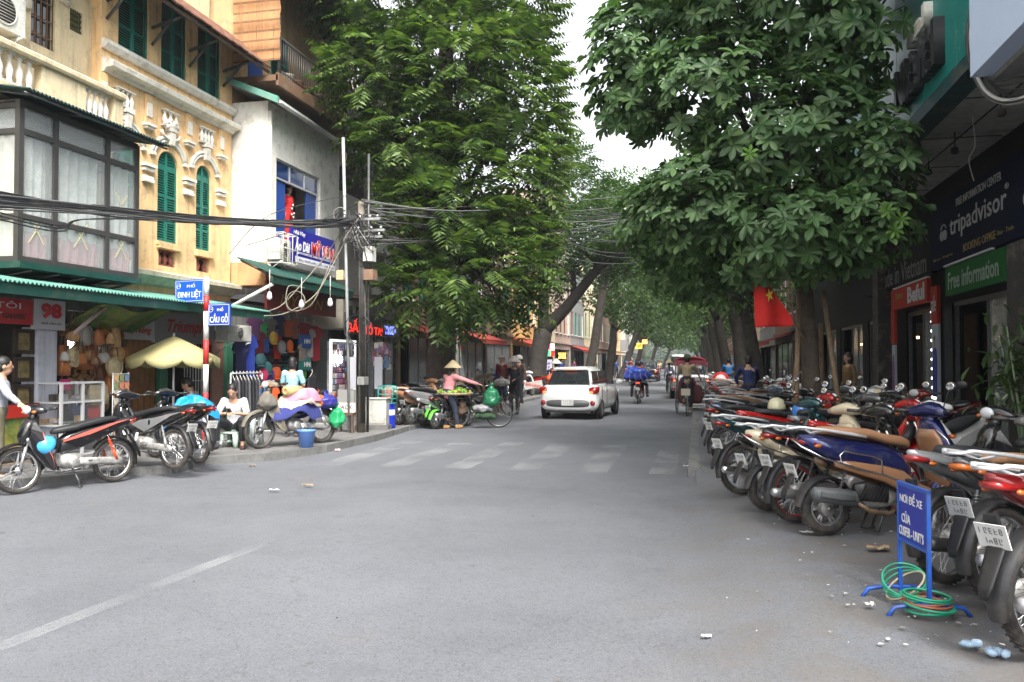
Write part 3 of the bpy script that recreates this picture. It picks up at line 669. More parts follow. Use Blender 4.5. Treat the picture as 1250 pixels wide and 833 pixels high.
def bike(name, label, loc, heading, kind='wave', c1=P_black, c2=None, c3=None, seatm=seat_blk, rimm=None, rack=None, lean=0., lod=0, group=None,
   plate=True, mirrors=True, muff=None, style=None, crash=False, steer=0., cat='motorbike', s=1.0, decal=None, tail=None, seat2=None):
 root = thing(name, label, cat, loc, 0, group); root.rotation_euler = (lean, 0, heading); root.scale = (s, s, s)
 c2 = c2 or c1; c3 = c3 or black_pl; muff = muff or alu; tail = tail or lens_red
 sc = kind == 'scooter'
 R_ = .222 if sc else .283; tr = .047 if sc else .034
 xf_, xr = (.62, -.63) if sc else (.6, -.61)
 rimm = rimm or (alu if sc else chrome); style = style or ('cast' if sc else 'wire')
 wf = wheel(root, xf_, R_, tr * .9, style, rimm, 'f' + style + kind, lod); wf.rotation_euler = (0, 0, steer)
 wheel(root, xr, R_, tr, style, rimm, 'r' + style + kind, lod)
 K = kind
 nl = 16 if lod == 0 else 10
 P = lambda nm, fn, m, par=root: bp((K, nm, lod), nm, fn, m, par)
 # ---- front fork and fender
 def fork(b):
  for y in (-.062, .062):
   b.tube([(xf_, y, R_), (xf_ - .075, y, R_ + .27)], [.017, .021], 8); b.tube([(xf_ - .07, y, R_ + .25), (xf_ - .19, y * .8, .82)], .015, 8, 1)
  b.tube([(xf_ - .1, -.08, R_ + .36), (xf_ - .1, .08, R_ + .36)], .025, 8, 1)
 P('fork', fork, [steel_dk if sc else alu, chrome])
 def ff(b):
  arc_strip(b, R_ + .05, R(20 if sc else 15), R(150), .062 if sc else .055, n=14); b.xf(Matrix.Translation((xf_, 0, R_)))
 P('front_fender', ff, c1)
 def rfn(b):
  arc_strip(b, R_ + .05, R(35), R(195 if not sc else 175), .06, n=12); b.xf(Matrix.Translation((xr, 0, R_)))
  b.loft([(.30, xr - .385, 0, .004, .02), (.36, xr - .37, 0, .005, .04), (.5, xr - .3, 0, .006, .048), (.62, xr - .24, 0, .015, .05)], 8, 'z', e=4)
 P('rear_fender', rfn, black_pl)
 # ---- body
 if sc:
  def body(b):
   b.loft([(-.86, 0, .80, .02, .02), (-.83, 0, .79, .07, .045), (-.72, 0, .75, .125, .085), (-.55, 0, .69, .155, .12), (-.35, 0, .645, .168, .14), (-.15, 0, .61, .168, .145), (.02, 0, .56, .150, .14), (.10, 0, .49, .12, .14), (.13, 0, .45, .06, .1)], nl, e=2.7)
  P('body', body, c1)
  def side(b):      # lower panels
   for s_ in (-1, 1):
    b.loft([(-.62, s_ * .145, .60, .02, .025), (-.45, s_ * .158, .565, .024, .05), (-.2, s_ * .165, .51, .026, .07), (.0, s_ * .16, .44, .028, .09), (.12, s_ * .15, .36, .03, .08), (.3, s_ * .16, .30, .03, .05), (.46, s_ * .16, .31, .02, .04)], 10)
  P('side_panel', side, c2)
  def floor_(b):
   b.loft([(.02, 0, .30, .14, .06), (.12, 0, .275, .165, .05), (.35, 0, .275, .17, .05), (.47, 0, .33, .16, .05)], nl, e=4)
  P('footboard', floor_, c3)
  def shield(b):    # leg shield: lofted up z
   b.loft([(.27, .49, 0, .035, .135), (.40, .50, 0, .045, .19), (.58, .465, 0, .05, .215), (.74, .43, 0, .055, .20), (.86, .405, 0, .06, .14), (.94, .395, 0, .055, .09)], nl, 'z', e=2.5)
  P('leg_shield', shield, c1)
  def inner(b):
   b.loft([(.30, .44, 0, .03, .11), (.45, .455, 0, .03, .16), (.62, .415, 0, .035, .175), (.78, .375, 0, .035, .15), (.86, .36, 0, .03, .10)], nl, 'z', e=2.5)
  P('inner_shield', inner, seat2 or c2)
  def nose(b):
   b.loft([(.5, .555, 0, .06, .07), (.6, .545, 0, .08, .1), (.72, .51, 0, .08, .11), (.82, .46, 0, .07, .08), (.88, .43, 0, .05, .05)], nl, 'z', e=2.2)
  P('nose', nose, c1)
  def hc(b):
   b.loft([(-.24, .36, 1.0, .03, .03), (-.15, .375, 1.01, .055, .05), (-.06, .40, 1.02, .085, .065), (0, .405, 1.025, .095, .07), (.06, .40, 1.02, .085, .065), (.15, .375, 1.01, .055, .05), (.24, .36, 1.0, .03, .03)], nl, 'y', e=2.2)
   b.loft([(.86, .395, 0, .05, .06), (.93, .395, 0, .055, .075), (1.0, .4, 0, .05, .06)], 10, 'z')
  P('handlebar_cover', hc, c1)
  hl = (.475, 1.03, .05); hz, hxx = 1.0, .36
  seatsec = [(-.70, 0, .855, .05, .02), (-.64, 0, .865, .10, .035), (-.45, 0, .85, .135, .045), (-.25, 0, .83, .145, .045), (-.12, 0, .79, .145, .045), (.05, 0, .765, .125, .045), (.13, 0, .74, .08, .04), (.155, 0, .725, .03, .02)]
 else:
  def body(b):
   b.loft([(-.93, 0, .845, .015, .015), (-.9, 0, .835, .04, .03), (-.78, 0, .79, .075, .06), (-.6, 0, .74, .095, .08), (-.4, 0, .685, .108, .105), (-.2, 0, .63, .11, .13), (-.02, 0, .58, .10, .13), (.08, 0, .54, .07, .11), (.12, 0, .52, .04, .07)], nl, e=2.5)
  P('body', body, c1)
  def side(b):
   for s_ in (-1, 1):
    b.prism([(.13, .60), (-.12, .50), (-.34, .60), (-.62, .735), (-.84, .80), (-.6, .765), (-.3, .70), (-.02, .66)], s_ * .088, s_ * .108, 'y')
  P('side_panel', side, c2)
  def spine(b):
   b.loft([(.08, 0, .56, .05, .06), (.2, 0, .555, .055, .06), (.33, 0, .62, .06, .08), (.42, 0, .74, .06, .09)], 12)
  P('frame_cover', spine, c3)
  def shield(b):
   pl = [(.43, .86), (.52, .80), (.545, .66), (.46, .50), (.33, .30), (.24, .24), (.2, .27), (.25, .42), (.33, .56), (.36, .72)]
   for s_ in (-1, 1):
    vs = []; n = len(pl)
    def yy(x, z): return s_ * (.175 - .55 * max(0, x - .33) - .15 * max(0, z - .72) - .1 * max(0, .35 - z))
    a = [(x, yy(x, z), z) for x, z in pl]; c_ = [(x, yy(x, z) - s_ * .03, z) for x, z in pl]
    b.add(a + c_, [tuple(range(n)), tuple(range(2 * n - 1, n - 1, -1))] + [(i, (i + 1) % n, (i + 1) % n + n, i + n) for i in range(n)], 0, False)
   b.loft([(.58, .53, 0, .05, .055), (.7, .525, 0, .06, .09), (.82, .485, 0, .055, .10), (.9, .44, 0, .05, .07)], nl, 'z')
  P('leg_shield', shield, c1)
  def hc(b):
   b.loft([(-.2, .36, .99, .025, .025), (-.11, .385, 1.0, .055, .05), (0, .41, 1.01, .09, .072), (.11, .385, 1.0, .055, .05), (.2, .36, .99, .025, .025)], nl, 'y', e=2.2)
   b.loft([(.84, .42, 0, .045, .05), (.92, .41, 0, .05, .06), (1.0, .4, 0, .05, .06)], 10, 'z')
  P('handlebar_cover', hc, c1)
  hl = (.485, 1.01, .055); hz, hxx = .995, .35
  seatsec = [(-.66, 0, .835, .05, .02), (-.6, 0, .845, .09, .035), (-.4, 0, .825, .115, .042), (-.2, 0, .79, .125, .042), (-.05, 0, .755, .115, .045), (.1, 0, .735, .085, .045), (.17, 0, .725, .045, .035), (.2, 0, .715, .02, .02)]
 P('seat', lambda b: b.loft(seatsec, nl, e=3.0), seatm)
 # decals / stripes
 if decal is not None:
  def dc(b):
   for s_ in (-1, 1):
    if sc:
     b.prism([(-.5, .70), (-.3, .655), (-.3, .668), (-.5, .712)], s_ * .166, s_ * .172, 'y');
    else:
     b.prism([(.1, .585), (-.25, .66), (-.6, .775), (-.8, .825), (-.6, .80), (-.2, .70), (.1, .61)], s_ * .110, s_ * .113, 'y')
     pass
     b.tube([(.23, s_ * .165, .29), (.265, s_ * .172, .42), (.335, s_ * .172, .56), (.365, s_ * .158, .72)], .006, 4)
  P('stripe', dc, decal)
 # ---- lights
 P('headlight', lambda b: b.ell((hl[0], 0, hl[1]), (.035, .085, hl[2]), 14, 8), lens_clr)
 tx, tz = (-.855, .775) if sc else (-.925, .81)
 def tl(b):
  b.loft([(tx - .012, 0, tz, .02, .01, 3), (tx, 0, tz, .05, .02, 3), (tx + .1, 0, tz - .015, .11 if sc else .07, .026, 3)], 12)
 P('tail_light', tl, tail)
 for s_ in (-1, 1):
  bp((K, 'turn', s_, lod), 'indicator', lambda b: b.ell((tx + .1, s_ * (.13 if sc else .09), tz - .03), (.035, .014, .015), 8, 6), lens_org, root)
  bp((K, 'turnf', s_, lod), 'indicator', lambda b: b.ell((.5 if sc else .46, s_ * .13, .80 if sc else .98), (.03, .03, .02), 8, 6), lens_org, root)
 # ---- handlebar
 def hb(b):
  b.tube([(hxx - .05, -.34, hz + .02), (hxx, -.22, hz + .01), (hxx + .02, 0, hz), (hxx, .22, hz + .01), (hxx - .05, .34, hz + .02)], .011, 8)
  for s_ in (-1, 1):
   b.tube([(hxx - .052, s_ * .345, hz + .02), (hxx - .012, s_ * .24, hz + .012)], .017, 8, 1)
   b.tube([(hxx + .03, s_ * .33, hz + .01), (hxx + .05, s_ * .24, hz + .015), (hxx + .02, s_ * .19, hz + .02)], .006, 6)
 P('handlebar', hb, [steel_dk, black_pl])
 if mirrors:
  for s_ in (-1, 1):
   st = bp((K, 'mst', s_, lod), 'mirror', lambda b: (b.tube([(hxx, s_ * .2, hz + .03), (hxx + .0, s_ * .25, hz + .12), (hxx - .01, s_ * .3, hz + .2)], .005, 6), b.ell((hxx - .0, s_ * .31, hz + .225), (.016, .058, .04), 14, 8)), black_pl, root)
   bp((K, 'mgl', s_, lod), 'mirror_glass', lambda b: b.ell((hxx - .012, s_ * .31, hz + .225), (.006, .05, .034), 14, 6), mirror_g, st)
 # ---- engine, exhaust, stands
 if sc:
  def en(b):
   b.loft([(-.75, .11, .25, .03, .06), (-.6, .115, .26, .04, .075), (-.3, .115, .28, .045, .085), (-.08, .11, .30, .045, .08)], 12)
   b.loft([(-.3, 0, .30, .10, .09), (-.1, 0, .30, .11, .10), (.0, 0, .32, .09, .08)], 12)
   for i in range(7): b.box((-.36 + i * .035, -.13, .36 - i * .004), (.014, .03, .13), 1, Matrix.Rotation(.5, 3, 'Y'))
   b.loft([(-.42, -.10, .36, .03, .07), (-.3, -.10, .36, .035, .085), (-.12, -.10, .33, .03, .07)], 12, m=1)
  P('engine', en, [engine_m, black_pl])
  def ex(b):
   b.loft([(-.84, -.165, .36, .03, .035, 2), (-.82, -.165, .36, .055, .06, 2), (-.62, -.165, .335, .062, .068, 2), (-.46, -.16, .31, .058, .064, 2), (-.43, -.155, .30, .03, .03, 2)], 14)
   b.tube([(-.44, -.15, .28), (-.3, -.13, .2), (-.1, -.1, .17), (.0, -.05, .2)], .017, 8, 1)
  P('exhaust', ex, [muff, mat('rusty_pipe', (.3, .2, .12), .5, .5, var=.4, vs=20)])
  def hs_(b): b.loft([(-.8, -.232, .37, .004, .025), (-.62, -.238, .345, .006, .035), (-.5, -.232, .325, .004, .02)], 10, e=4)
  P('heat_shield', hs_, grey_pl)
 else:
  def en(b):
   b.loft([(-.2, 0, .33, .07, .07), (-.12, 0, .34, .11, .10), (.05, 0, .34, .115, .10), (.12, 0, .35, .09, .07)], 14)
   b.loft([(.1, 0, .36, .06, .06), (.2, 0, .375, .065, .065), (.27, 0, .38, .055, .055), (.29, 0, .38, .03, .04)], 12)
   for i in range(5): b.box((.13 + i * .022, 0, .37), (.007, .16, .16), 0)
   b.lathe([(.0, -.135), (.055, -.135), (.075, -.12), (.08, -.1)], (-.04, 0, .33), 'y', 16); b.lathe([(.0, .135), (.055, .135), (.075, .12), (.08, .1)], (-.04, 0, .33), 'y', 16)
   b.loft([(.0, .115, .33, .018, .045), (-.3, .115, .315, .02, .045), (-.62, .115, .29, .02, .05), (-.68, .115, .285, .015, .03)], 10)
   b.tube([(-.14, -.08, .25), (-.64, -.08, .28)], .018, 6)
  P('engine', en, engine_m)
  def ex(b):
   b.tube([(.24, -.03, .31), (.22, -.1, .22), (.05, -.13, .19), (-.2, -.14, .2), (-.3, -.145, .215)], .015, 8, 1)
   b.tube([(-.28, -.145, .21), (-.36, -.147, .225), (-.75, -.15, .28), (-.93, -.15, .305), (-.96, -.15, .31)], [.02, .036, .044, .042, .03], 12)
  P('exhaust', ex, [muff, chrome])
  def fp(b):
   b.tube([(.02, -.2, .26), (.02, .2, .26)], .012, 6); b.tube([(-.22, -.19, .33), (-.2, 0, .33), (-.22, .19, .33)], .012, 6)
   b.tube([(.2, .16, .24), (.1, .15, .2), (-.08, .15, .19)], .007, 6); b.tube([(.12, .05, .22), (.42, .0, .7)], .018, 6)
  P('foot_pegs', fp, steel_dk)
 def sh(b):
  for s_ in (-1, 1):
   p0, p1 = V((xr + .02, s_ * .125, R_ + .02)), V((xr + .13, s_ * .125, .60)); d = p1 - p0
   b.tube([p0, p0 + d * .45], .02, 8); b.tube([p0, p1], .009, 6)
   for i in range(7): b.torus(p0 + d * (.5 + i * .065), .019, .005, 'z', 10, 5)
 P('shock_absorber', sh, alu if rack is None else steel_dk)
 def std(b):
  b.tube([(-.02, .09, .24), (-.05, .17 + 0, .1), (-.06, .2, .02)], .01, 6); b.tube([(-.085, .2, .012), (-.03, .21, .012)], .012, 6)
  if sc: b.tube([(-.15, -.1, .2), (-.22, -.12, .03), (-.22, .12, .03), (-.15, .1, .2)], .011, 6)
 P('stand', std, steel_dk)
 if rack is not None:
  def rk(b):
   for s_ in (-1, 1):
    b.loft([(-.95, s_ * .05, .885, .014, .007), (-.9, s_ * .09, .90, .02, .011), (-.7, s_ * .135, .875, .015, .012), (-.45, s_ * .155, .835, .014, .014), (-.33, s_ * .155, .81, .01, .01)], 8, e=3)
   b.tube([(-.94, -.06, .887), (-.955, 0, .887), (-.94, .06, .887)], .011, 6)
   b.tube([(-.72, -.13, .87), (-.74, 0, .84), (-.72, .13, .87)], .01, 6); b.tube([(-.72, 0, .84), (-.7, 0, .76)], .012, 6)
  P('grab_rail', rk, rack)
 if crash:
  def cr(b):
   for s_ in (-1, 1):
    y = s_ * .19
    b.tube([(-.93, s_ * .03, .80), (-.9, s_ * .12, .74), (-.75, y, .655), (-.45, y, .56), (-.2, y, .50), (-.05, y, .44), (.06, s_ * .175, .40), (.14, s_ * .17, .44), (.24, s_ * .17, .44)], .0085, 8)
    b.tube([(-.58, y, .60), (-.6, y, .67), (-.56, y, .70), (-.3, y, .655), (-.22, y, .62), (-.22, y, .51)], .007, 6)
    b.tube([(.5, s_ * .17, .30), (.47, s_ * .205, .5), (.44, s_ * .21, .66), (.40, s_ * .19, .78), (.36, s_ * .12, .86)], .008, 6)
    b.tube([(.45, s_ * .18, .30), (.42, s_ * .205, .5), (.40, s_ * .2, .64), (.44, s_ * .21, .68)], .006, 6)
  P('crash_bar', cr, chrome)
 if plate:
  pz = .56 if sc else .60; pxx = xr - .305
  pm = Matrix.Rotation(R(-18), 3, 'Y')
  pl = bp((K, 'plate', lod), 'number_plate', lambda b: b.box((pxx, 0, pz - .02), (.006, .16, .115), 0, pm), plate_w, root)
  def pin(b):
   rr_ = random.Random(3)
   for row in (0, 1):
    for i in range(5 - row):
     for sx, sy, w_, h_ in ((0, 1, .014, .004), (0, 0, .014, .004), (0, -1, .014, .004), (-1, .5, .004, .016), (1, .5, .004, .016), (-1, -.5, .004, .016), (1, -.5, .004, .016)):
      if rr_.random() < .7: b.box(V((pxx, 0, pz - .02)) + pm @ V((-.0045, -.052 + i * .026 + row * .013 + sx * .006, .026 - row * .048 + sy * .013)), (.002, w_ * .85, h_ * .85), 0, pm)
  bp((K, 'platei', lod), 'plate_digits', pin, ink, pl)
  P('plate_bracket', lambda b: b.box((pxx + .015, 0, pz + .02), (.02, .07, .12), 0, pm), black_pl)
 return root
def helmet(label, p, m, rz=0., tilt=(0, 0), par=None, name='helmet', brim=True):
 t = thing(name, label, 'helmet', p, rz); t.rotation_euler = (tilt[0], tilt[1], rz)
 b = MB(); b.lathe([(.003, .15), (.05, .145), (.09, .12), (.118, .075), (.128, .02), (.13, -.02), (.122, -.022), (.12, .02), (.1, .07)], n=20); b.build('shell', m, t)
 if brim:
  b = MB(); b.lathe([(.122, -.005), (.16, -.018), (.17, -.028), (.166, -.034), (.12, -.012)], n=12, a0=-.9, a1=.9); b.build('visor', m, t)
 b = MB(); b.tube([(0, .122, -.01), (.0, .09, -.1), (0, 0, -.13), (0, -.09, -.1), (0, -.122, -.01)], .006, 5); b.build('chin_strap', black_pl, t)
 return t
# ======================= people =======================
skin = mat('skin', (.46, .27, .18), .55, var=.08, vs=12); hairm = mat('hair', (.012, .01, .01), .45, var=.3, vs=40, bump=.4, bs=120)
eyem = mat('eye', (.03, .02, .015), .6, spec=.1); lipm = mat('lip', (.35, .12, .1), .5)
def cloth(name, col, var=.14, rough=.85): return mat('cloth_' + name, col, rough, var=var, vs=7, bump=.35, bs=35, dirt=(tuple(c * .6 for c in (hx(col) if isinstance(col, str) else col)), .3))
def limb(b, pts, rs, n=12):
 # tapered limb with rounded ends
 P0 = [V(p) for p in pts]; out = []; rad = []
 for i in range(len(P0) - 1):
  for k in range(4):
   t = k / 4; out.append(P0[i].lerp(P0[i + 1], t)); rad.append(rs[i] + (rs[i + 1] - rs[i]) * t)
 out.append(P0[-1]); rad.append(rs[-1]); b.tube(out, rad, n)
 for p, r in zip(P0, rs): b.ell(p, r * 1.0, 10, 6)
def remesh(o, v, it=3):
 x = o.modifiers.new('rem', 'REMESH'); x.mode = 'VOXEL'; x.voxel_size = v; x.use_smooth_shade = True
 y = o.modifiers.new('smo', 'SMOOTH'); y.factor = .6; y.iterations = it
fold_tx = bpy.data.textures.new('folds', 'CLOUDS'); fold_tx.noise_scale = .13; fold_tx.noise_depth = 1
def folds(o):
 x = o.modifiers.new('fold', 'DISPLACE'); x.texture = fold_tx; x.strength = .018; x.mid_level = .5
def hand(b, wr, el, grip, side):
 wr = V(wr); d = (wr - V(el)).normalized(); sd_ = d.cross(V((0, 0, 1)))
 if sd_.length < .1: sd_ = V((0, 1, 0)) * side
 sd_.normalize(); dn = sd_.cross(d) ; dn = -dn if dn.z > 0 else dn
 pal = wr + d * .05
 b.tube([wr, wr + d * .03, pal, wr + d * .085], [.024, .031, .036, .03], 10, flat=.6)
 for i, ln in enumerate((.062, .072, .068, .052)):
  q = wr + d * .082 + sd_ * (-.03 + i * .02); c = .012 + .6 * grip
  p1 = q + d * ln * .45 * (1 - .3 * grip) + dn * ln * .3 * (.3 + grip); p2 = p1 + d * ln * .35 * (1 - 1.2 * grip) + dn * ln * .4 * (.4 + grip); p3 = p2 + d * ln * .2 * (1 - 2.2 * grip) + dn * ln * .2
  b.tube([q, p1, p2, p3], [.0095, .009, .0082, .0065], 6)
 t = wr + d * .03 - sd_ * side * .028; b.tube([t, t - sd_ * side * .025 + d * .02 + dn * .01, t - sd_ * side * .03 + d * .05 + dn * .02], [.012, .0105, .008], 6)
def person(label, loc, heading, J, shirt, trousers, hair='short', hat=None, sleeve='short', s=1., vox=.013, shoes=None, look=(0, 0), grip=.4, skirt=False, legs=True, group=None, mask=False, bare_feet=False, cat='person', skinm=None, trousers_len=1.):
 """J: joints in local metres (x forward, y left): pel, che, nek, hed, and L/R: sh, el, wr, hp, kn, an, to"""
 sk = skinm or skin
 root = thing('person' if cat == 'person' else cat.replace(' ', '_'), label, cat, loc, heading, group); root.scale = (s, s, s)
 Jv = {k: V(v) for k, v in J.items()}
 for a in ('sh', 'el', 'wr', 'hp', 'kn', 'an', 'to'):
  for sd_ in 'LR':
   if a + sd_ not in Jv: m = Jv[a + ('L' if sd_ == 'R' else 'R')]; Jv[a + sd_] = V((m.x, -m.y, m.z))
 g = Jv; H = g['hed']; yaw, pit = look; hr = Matrix.Rotation(yaw, 3, 'Z') @ Matrix.Rotation(pit, 3, 'Y')
 b = MB()
 limb(b, [g['pel'], (g['pel'] + g['che']) / 2, g['che'], g['nek']], [.12, .115, .13, .06])
 limb(b, [g['nek'], H + hr @ V((-.01, 0, -.06))], [.055, .052])
 b.ell(H + hr @ V((0, 0, .02)), (.095, .078, .112), 16, 12, rot=hr); b.ell(H + hr @ V((.028, 0, -.055)), (.062, .055, .062), 12, 8, rot=hr)
 b.ell(H + hr @ V((.098, 0, -.01)), (.02, .014, .026), 8, 6, rot=hr)
 for y in (-1, 1): b.ell(H + hr @ V((-.005, y * .08, -.005)), (.02, .012, .03), 8, 6, rot=hr)
 for sd_, q in (('L', 1), ('R', -1)):
  limb(b, [g['che'] + V((0, 0, .1)) * 0 + (g['sh' + sd_] - g['che']) * .5, g['sh' + sd_], g['el' + sd_], g['wr' + sd_]], [.075, .055, .038, .024])
  hand(b, g['wr' + sd_], g['el' + sd_], grip, q)
  if legs:
   limb(b, [g['pel'], g['hp' + sd_], g['kn' + sd_], g['an' + sd_]], [.1, .088, .054, .036])
   an, to = g['an' + sd_], g['to' + sd_]
   b.tube([an + V((-.03, 0, -.02)) * 1, an.lerp(to, .4) + V((0, 0, .0)), to], [.034, .036, .024], 10)
 body = b.build('body', sk, root); remesh(body, vox)
 # eyes, mouth
 for y in (-1, 1):
  b = MB(); b.ell(H + hr @ V((.079, y * .03, .012)), (.011, .012, .006), 8, 6, rot=hr); b.build('eye', eyem, root)
 b = MB(); b.ell(H + hr @ V((.085, 0, -.06)), (.012, .026, .008), 8, 6, rot=hr); b.build('mouth', lipm, root)
 if mask:
  b = MB(); b.ell(H + hr @ V((.04, 0, -.045)), (.07, .07, .06), 12, 8, rot=hr); b.build('face_mask', cloth('mask', (.35, .42, .5)), root)
 # shirt
 if shirt is not None:
  b = MB(); dn = (g['pel'] - g['che']).normalized()
  limb(b, [g['pel'] + dn * .02, (g['pel'] + g['che']) / 2, g['che'], g['che'].lerp(g['nek'], .75)], [.14, .13, .138, .07], 16)
  for sd_ in 'LR':
   e, w = g['el' + sd_], g['wr' + sd_]
   pts = [g['che'].lerp(g['sh' + sd_], .4), g['sh' + sd_]] + ([g['sh' + sd_].lerp(e, .75)] if sleeve == 'short' else ([e, e.lerp(w, .88)] if sleeve == 'long' else []))
   rs = [.075, .066] + ([.06] if sleeve == 'short' else ([.048, .038] if sleeve == 'long' else []))
   limb(b, pts, rs)
  o = b.build('shirt', shirt, root); remesh(o, vox, 4); folds(o)
 if trousers is not None and legs:
  b = MB(); limb(b, [g['pel'] + (g['che'] - g['pel']) * .25, g['pel']], [.135, .145], 14)
  for sd_ in 'LR':
   k, a = g['kn' + sd_], g['an' + sd_]
   if trousers_len > .6: limb(b, [g['pel'].lerp(g['hp' + sd_], .6), g['hp' + sd_], k, k.lerp(a, .9 * trousers_len)], [.115, .1, .07, .058], 14)
   else: limb(b, [g['pel'].lerp(g['hp' + sd_], .6), g['hp' + sd_], g['hp' + sd_].lerp(k, .95)], [.12, .11, .095], 14)
  o = b.build('trousers', trousers, root); remesh(o, vox, 4); folds(o)
 if shoes is not None and legs:
  for sd_ in 'LR':
   b = MB(); an, to = g['an' + sd_], g['to' + sd_]; f = (to - an); f.z = 0; f.normalize()
   base = V((an.x, an.y, min(an.z, to.z) + .0)); rt = Matrix.Rotation(atan2(f.y, f.x), 3, 'Z')
   b.ell(base + f * .07 + V((0, 0, -.012)), (.14, .052, .045), 12, 8, rot=rt); b.ell(base + V((-.0, 0, .02)), (.06, .05, .055), 10, 6); b.build('shoe', shoes, root)
 # hair
 if hair:
  b = MB(); b.ell(H + hr @ V((-.014, 0, .04)), (.1, .086, .104), 16, 10, rot=hr)
  b.ell(H + hr @ V((-.04, 0, .0)), (.078, .084, .09), 12, 8, rot=hr)
  if hair == 'long': b.tube([H + hr @ V((-.07, 0, .02)), H + hr @ V((-.11, 0, -.1)), H + hr @ V((-.13, 0, -.3)), H + hr @ V((-.13, 0, -.48))], [.06, .05, .032, .012], 10)
  if hair == 'bob': b.ell(H + hr @ V((-.03, 0, -.05)), (.085, .1, .1), 12, 8, rot=hr)
  b.build('hair', hairm, root)
 if hat:
  k, hm = hat; top = H + hr @ V((0, 0, .1))
  if k == 'cone':
   b = MB(); b.lathe([(.002, .135), (.05, .105), (.215, -.055), (.222, -.064), (.21, -.058), (.002, .12)], top, 'z', 28)
   for i in range(9): b.torus(top + V((0, 0, .11 - i * .0195)), .03 + i * .0228, .0022, 'z', 24, 4)
  elif k == 'pith':
   b = MB(); b.lathe([(.002, .085), (.06, .075), (.1, .03), (.11, -.01), (.17, -.045), (.165, -.05), (.1, -.02)], top, 'z', 24)
  elif k == 'cap':
   b = MB(); b.lathe([(.002, .04), (.06, .03), (.098, -.02), (.105, -.06), (.1, -.06)], top, 'z', 18); b.box(top + hr @ V((.14, 0, -.06)), (.1, .14, .01), 0, hr)
  elif k == 'helmet':
   b = MB(); b.lathe([(.002, .055), (.07, .045), (.12, -.01), (.132, -.08), (.125, -.09)], top, 'z', 18)
  b.build('hat', hm, root)
 return root
STAND = dict(pel=(0, 0, .93), che=(.01, 0, 1.26), nek=(0, 0, 1.43), hed=(.02, 0, 1.56), shL=(0, .17, 1.36), elL=(-.02, .23, 1.1), wrL=(.05, .24, .86), hpL=(0, .09, .88), knL=(.02, .1, .48), anL=(-.02, .1, .08), toL=(.13, .12, .035))
RIDE = dict(pel=(-.08, 0, .90), che=(-.03, 0, 1.20), nek=(-.02, 0, 1.38), hed=(.02, 0, 1.50), shL=(-.02, .18, 1.31), elL=(.14, .26, 1.1), wrL=(.29, .3, 1.03), hpL=(-.04, .09, .86), knL=(.30, .15, .70), anL=(.15, .16, .34), toL=(.29, .17, .28))
# ======================= left side buildings =======================
def wl(name, col, **k):
 kw = dict(rough=.85, var=.1, vs=1.3, bump=.25, bs=30, streak=.55, dirt=((.22, .19, .15), .34)); kw.update(k); return mat('wall_' + name, col, **kw)
w_cream = wl('cream', (.66, .55, .36)); w_yel = wl('ochre', (.8, .53, .27)); w_white = wl('off_white', (.78, .76, .7), streak=.25); trim_w = wl('white_trim', (.72, .69, .62), streak=.35)
w_grey = wl('grey', (.24, .24, .23)); w_dark = wl('dark', (.035, .03, .028)); w_brown = wl('brown', (.16, .09, .05)); w_green = mat('green_metal', (.006, .055, .042), .5, var=.2, vs=4, dirt=((.1, .1, .08), .3)); w_green2 = mat('faded_green_metal', (.1, .3, .24), .6, var=.25, vs=3, dirt=((.25, .25, .2), .5))
shut_g = mat('shutter_green', (.008, .16, .12), .5, var=.2, vs=8); frame_dk = mat('dark_window_frame', (.05, .047, .045), .5, var=.15, vs=6)
glass = mat('window_glass', (.62, .66, .66), .04, alpha=.28, spec=.8); glass_dk = mat('dark_glass', (.02, .025, .03), .06, spec=.8, coat=.4)
curt = mat('lace_curtain', (.5, .54, .5), .9, var=.25, vs=5); curt_p = mat('pink_curtain', (.4, .12, .15), .9, var=.3, vs=14)
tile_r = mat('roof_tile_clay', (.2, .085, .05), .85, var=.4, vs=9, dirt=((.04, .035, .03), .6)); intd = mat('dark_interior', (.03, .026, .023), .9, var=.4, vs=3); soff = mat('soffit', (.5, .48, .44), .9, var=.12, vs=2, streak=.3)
bamboo = mat('bamboo_blind', (.42, .22, .095), .7, var=.35, vs=4, bump=.3, bs=80); blue_w = mat('blue_paint_wood', (.01, .06, .3), .45, var=.2, vs=6); wood_o = mat('orange_wood_door', (.28, .12, .03), .5, var=.25, vs=5)
ac_w = mat('air_conditioner_white', (.62, .62, .58), .5, var=.1, vs=6, dirt=((.2, .17, .13), .4)); corr_m = w_green2
YR = lambda px, X: XP(px, 400, X).y
ZR = lambda px, py, X: XP(px, py, X).z
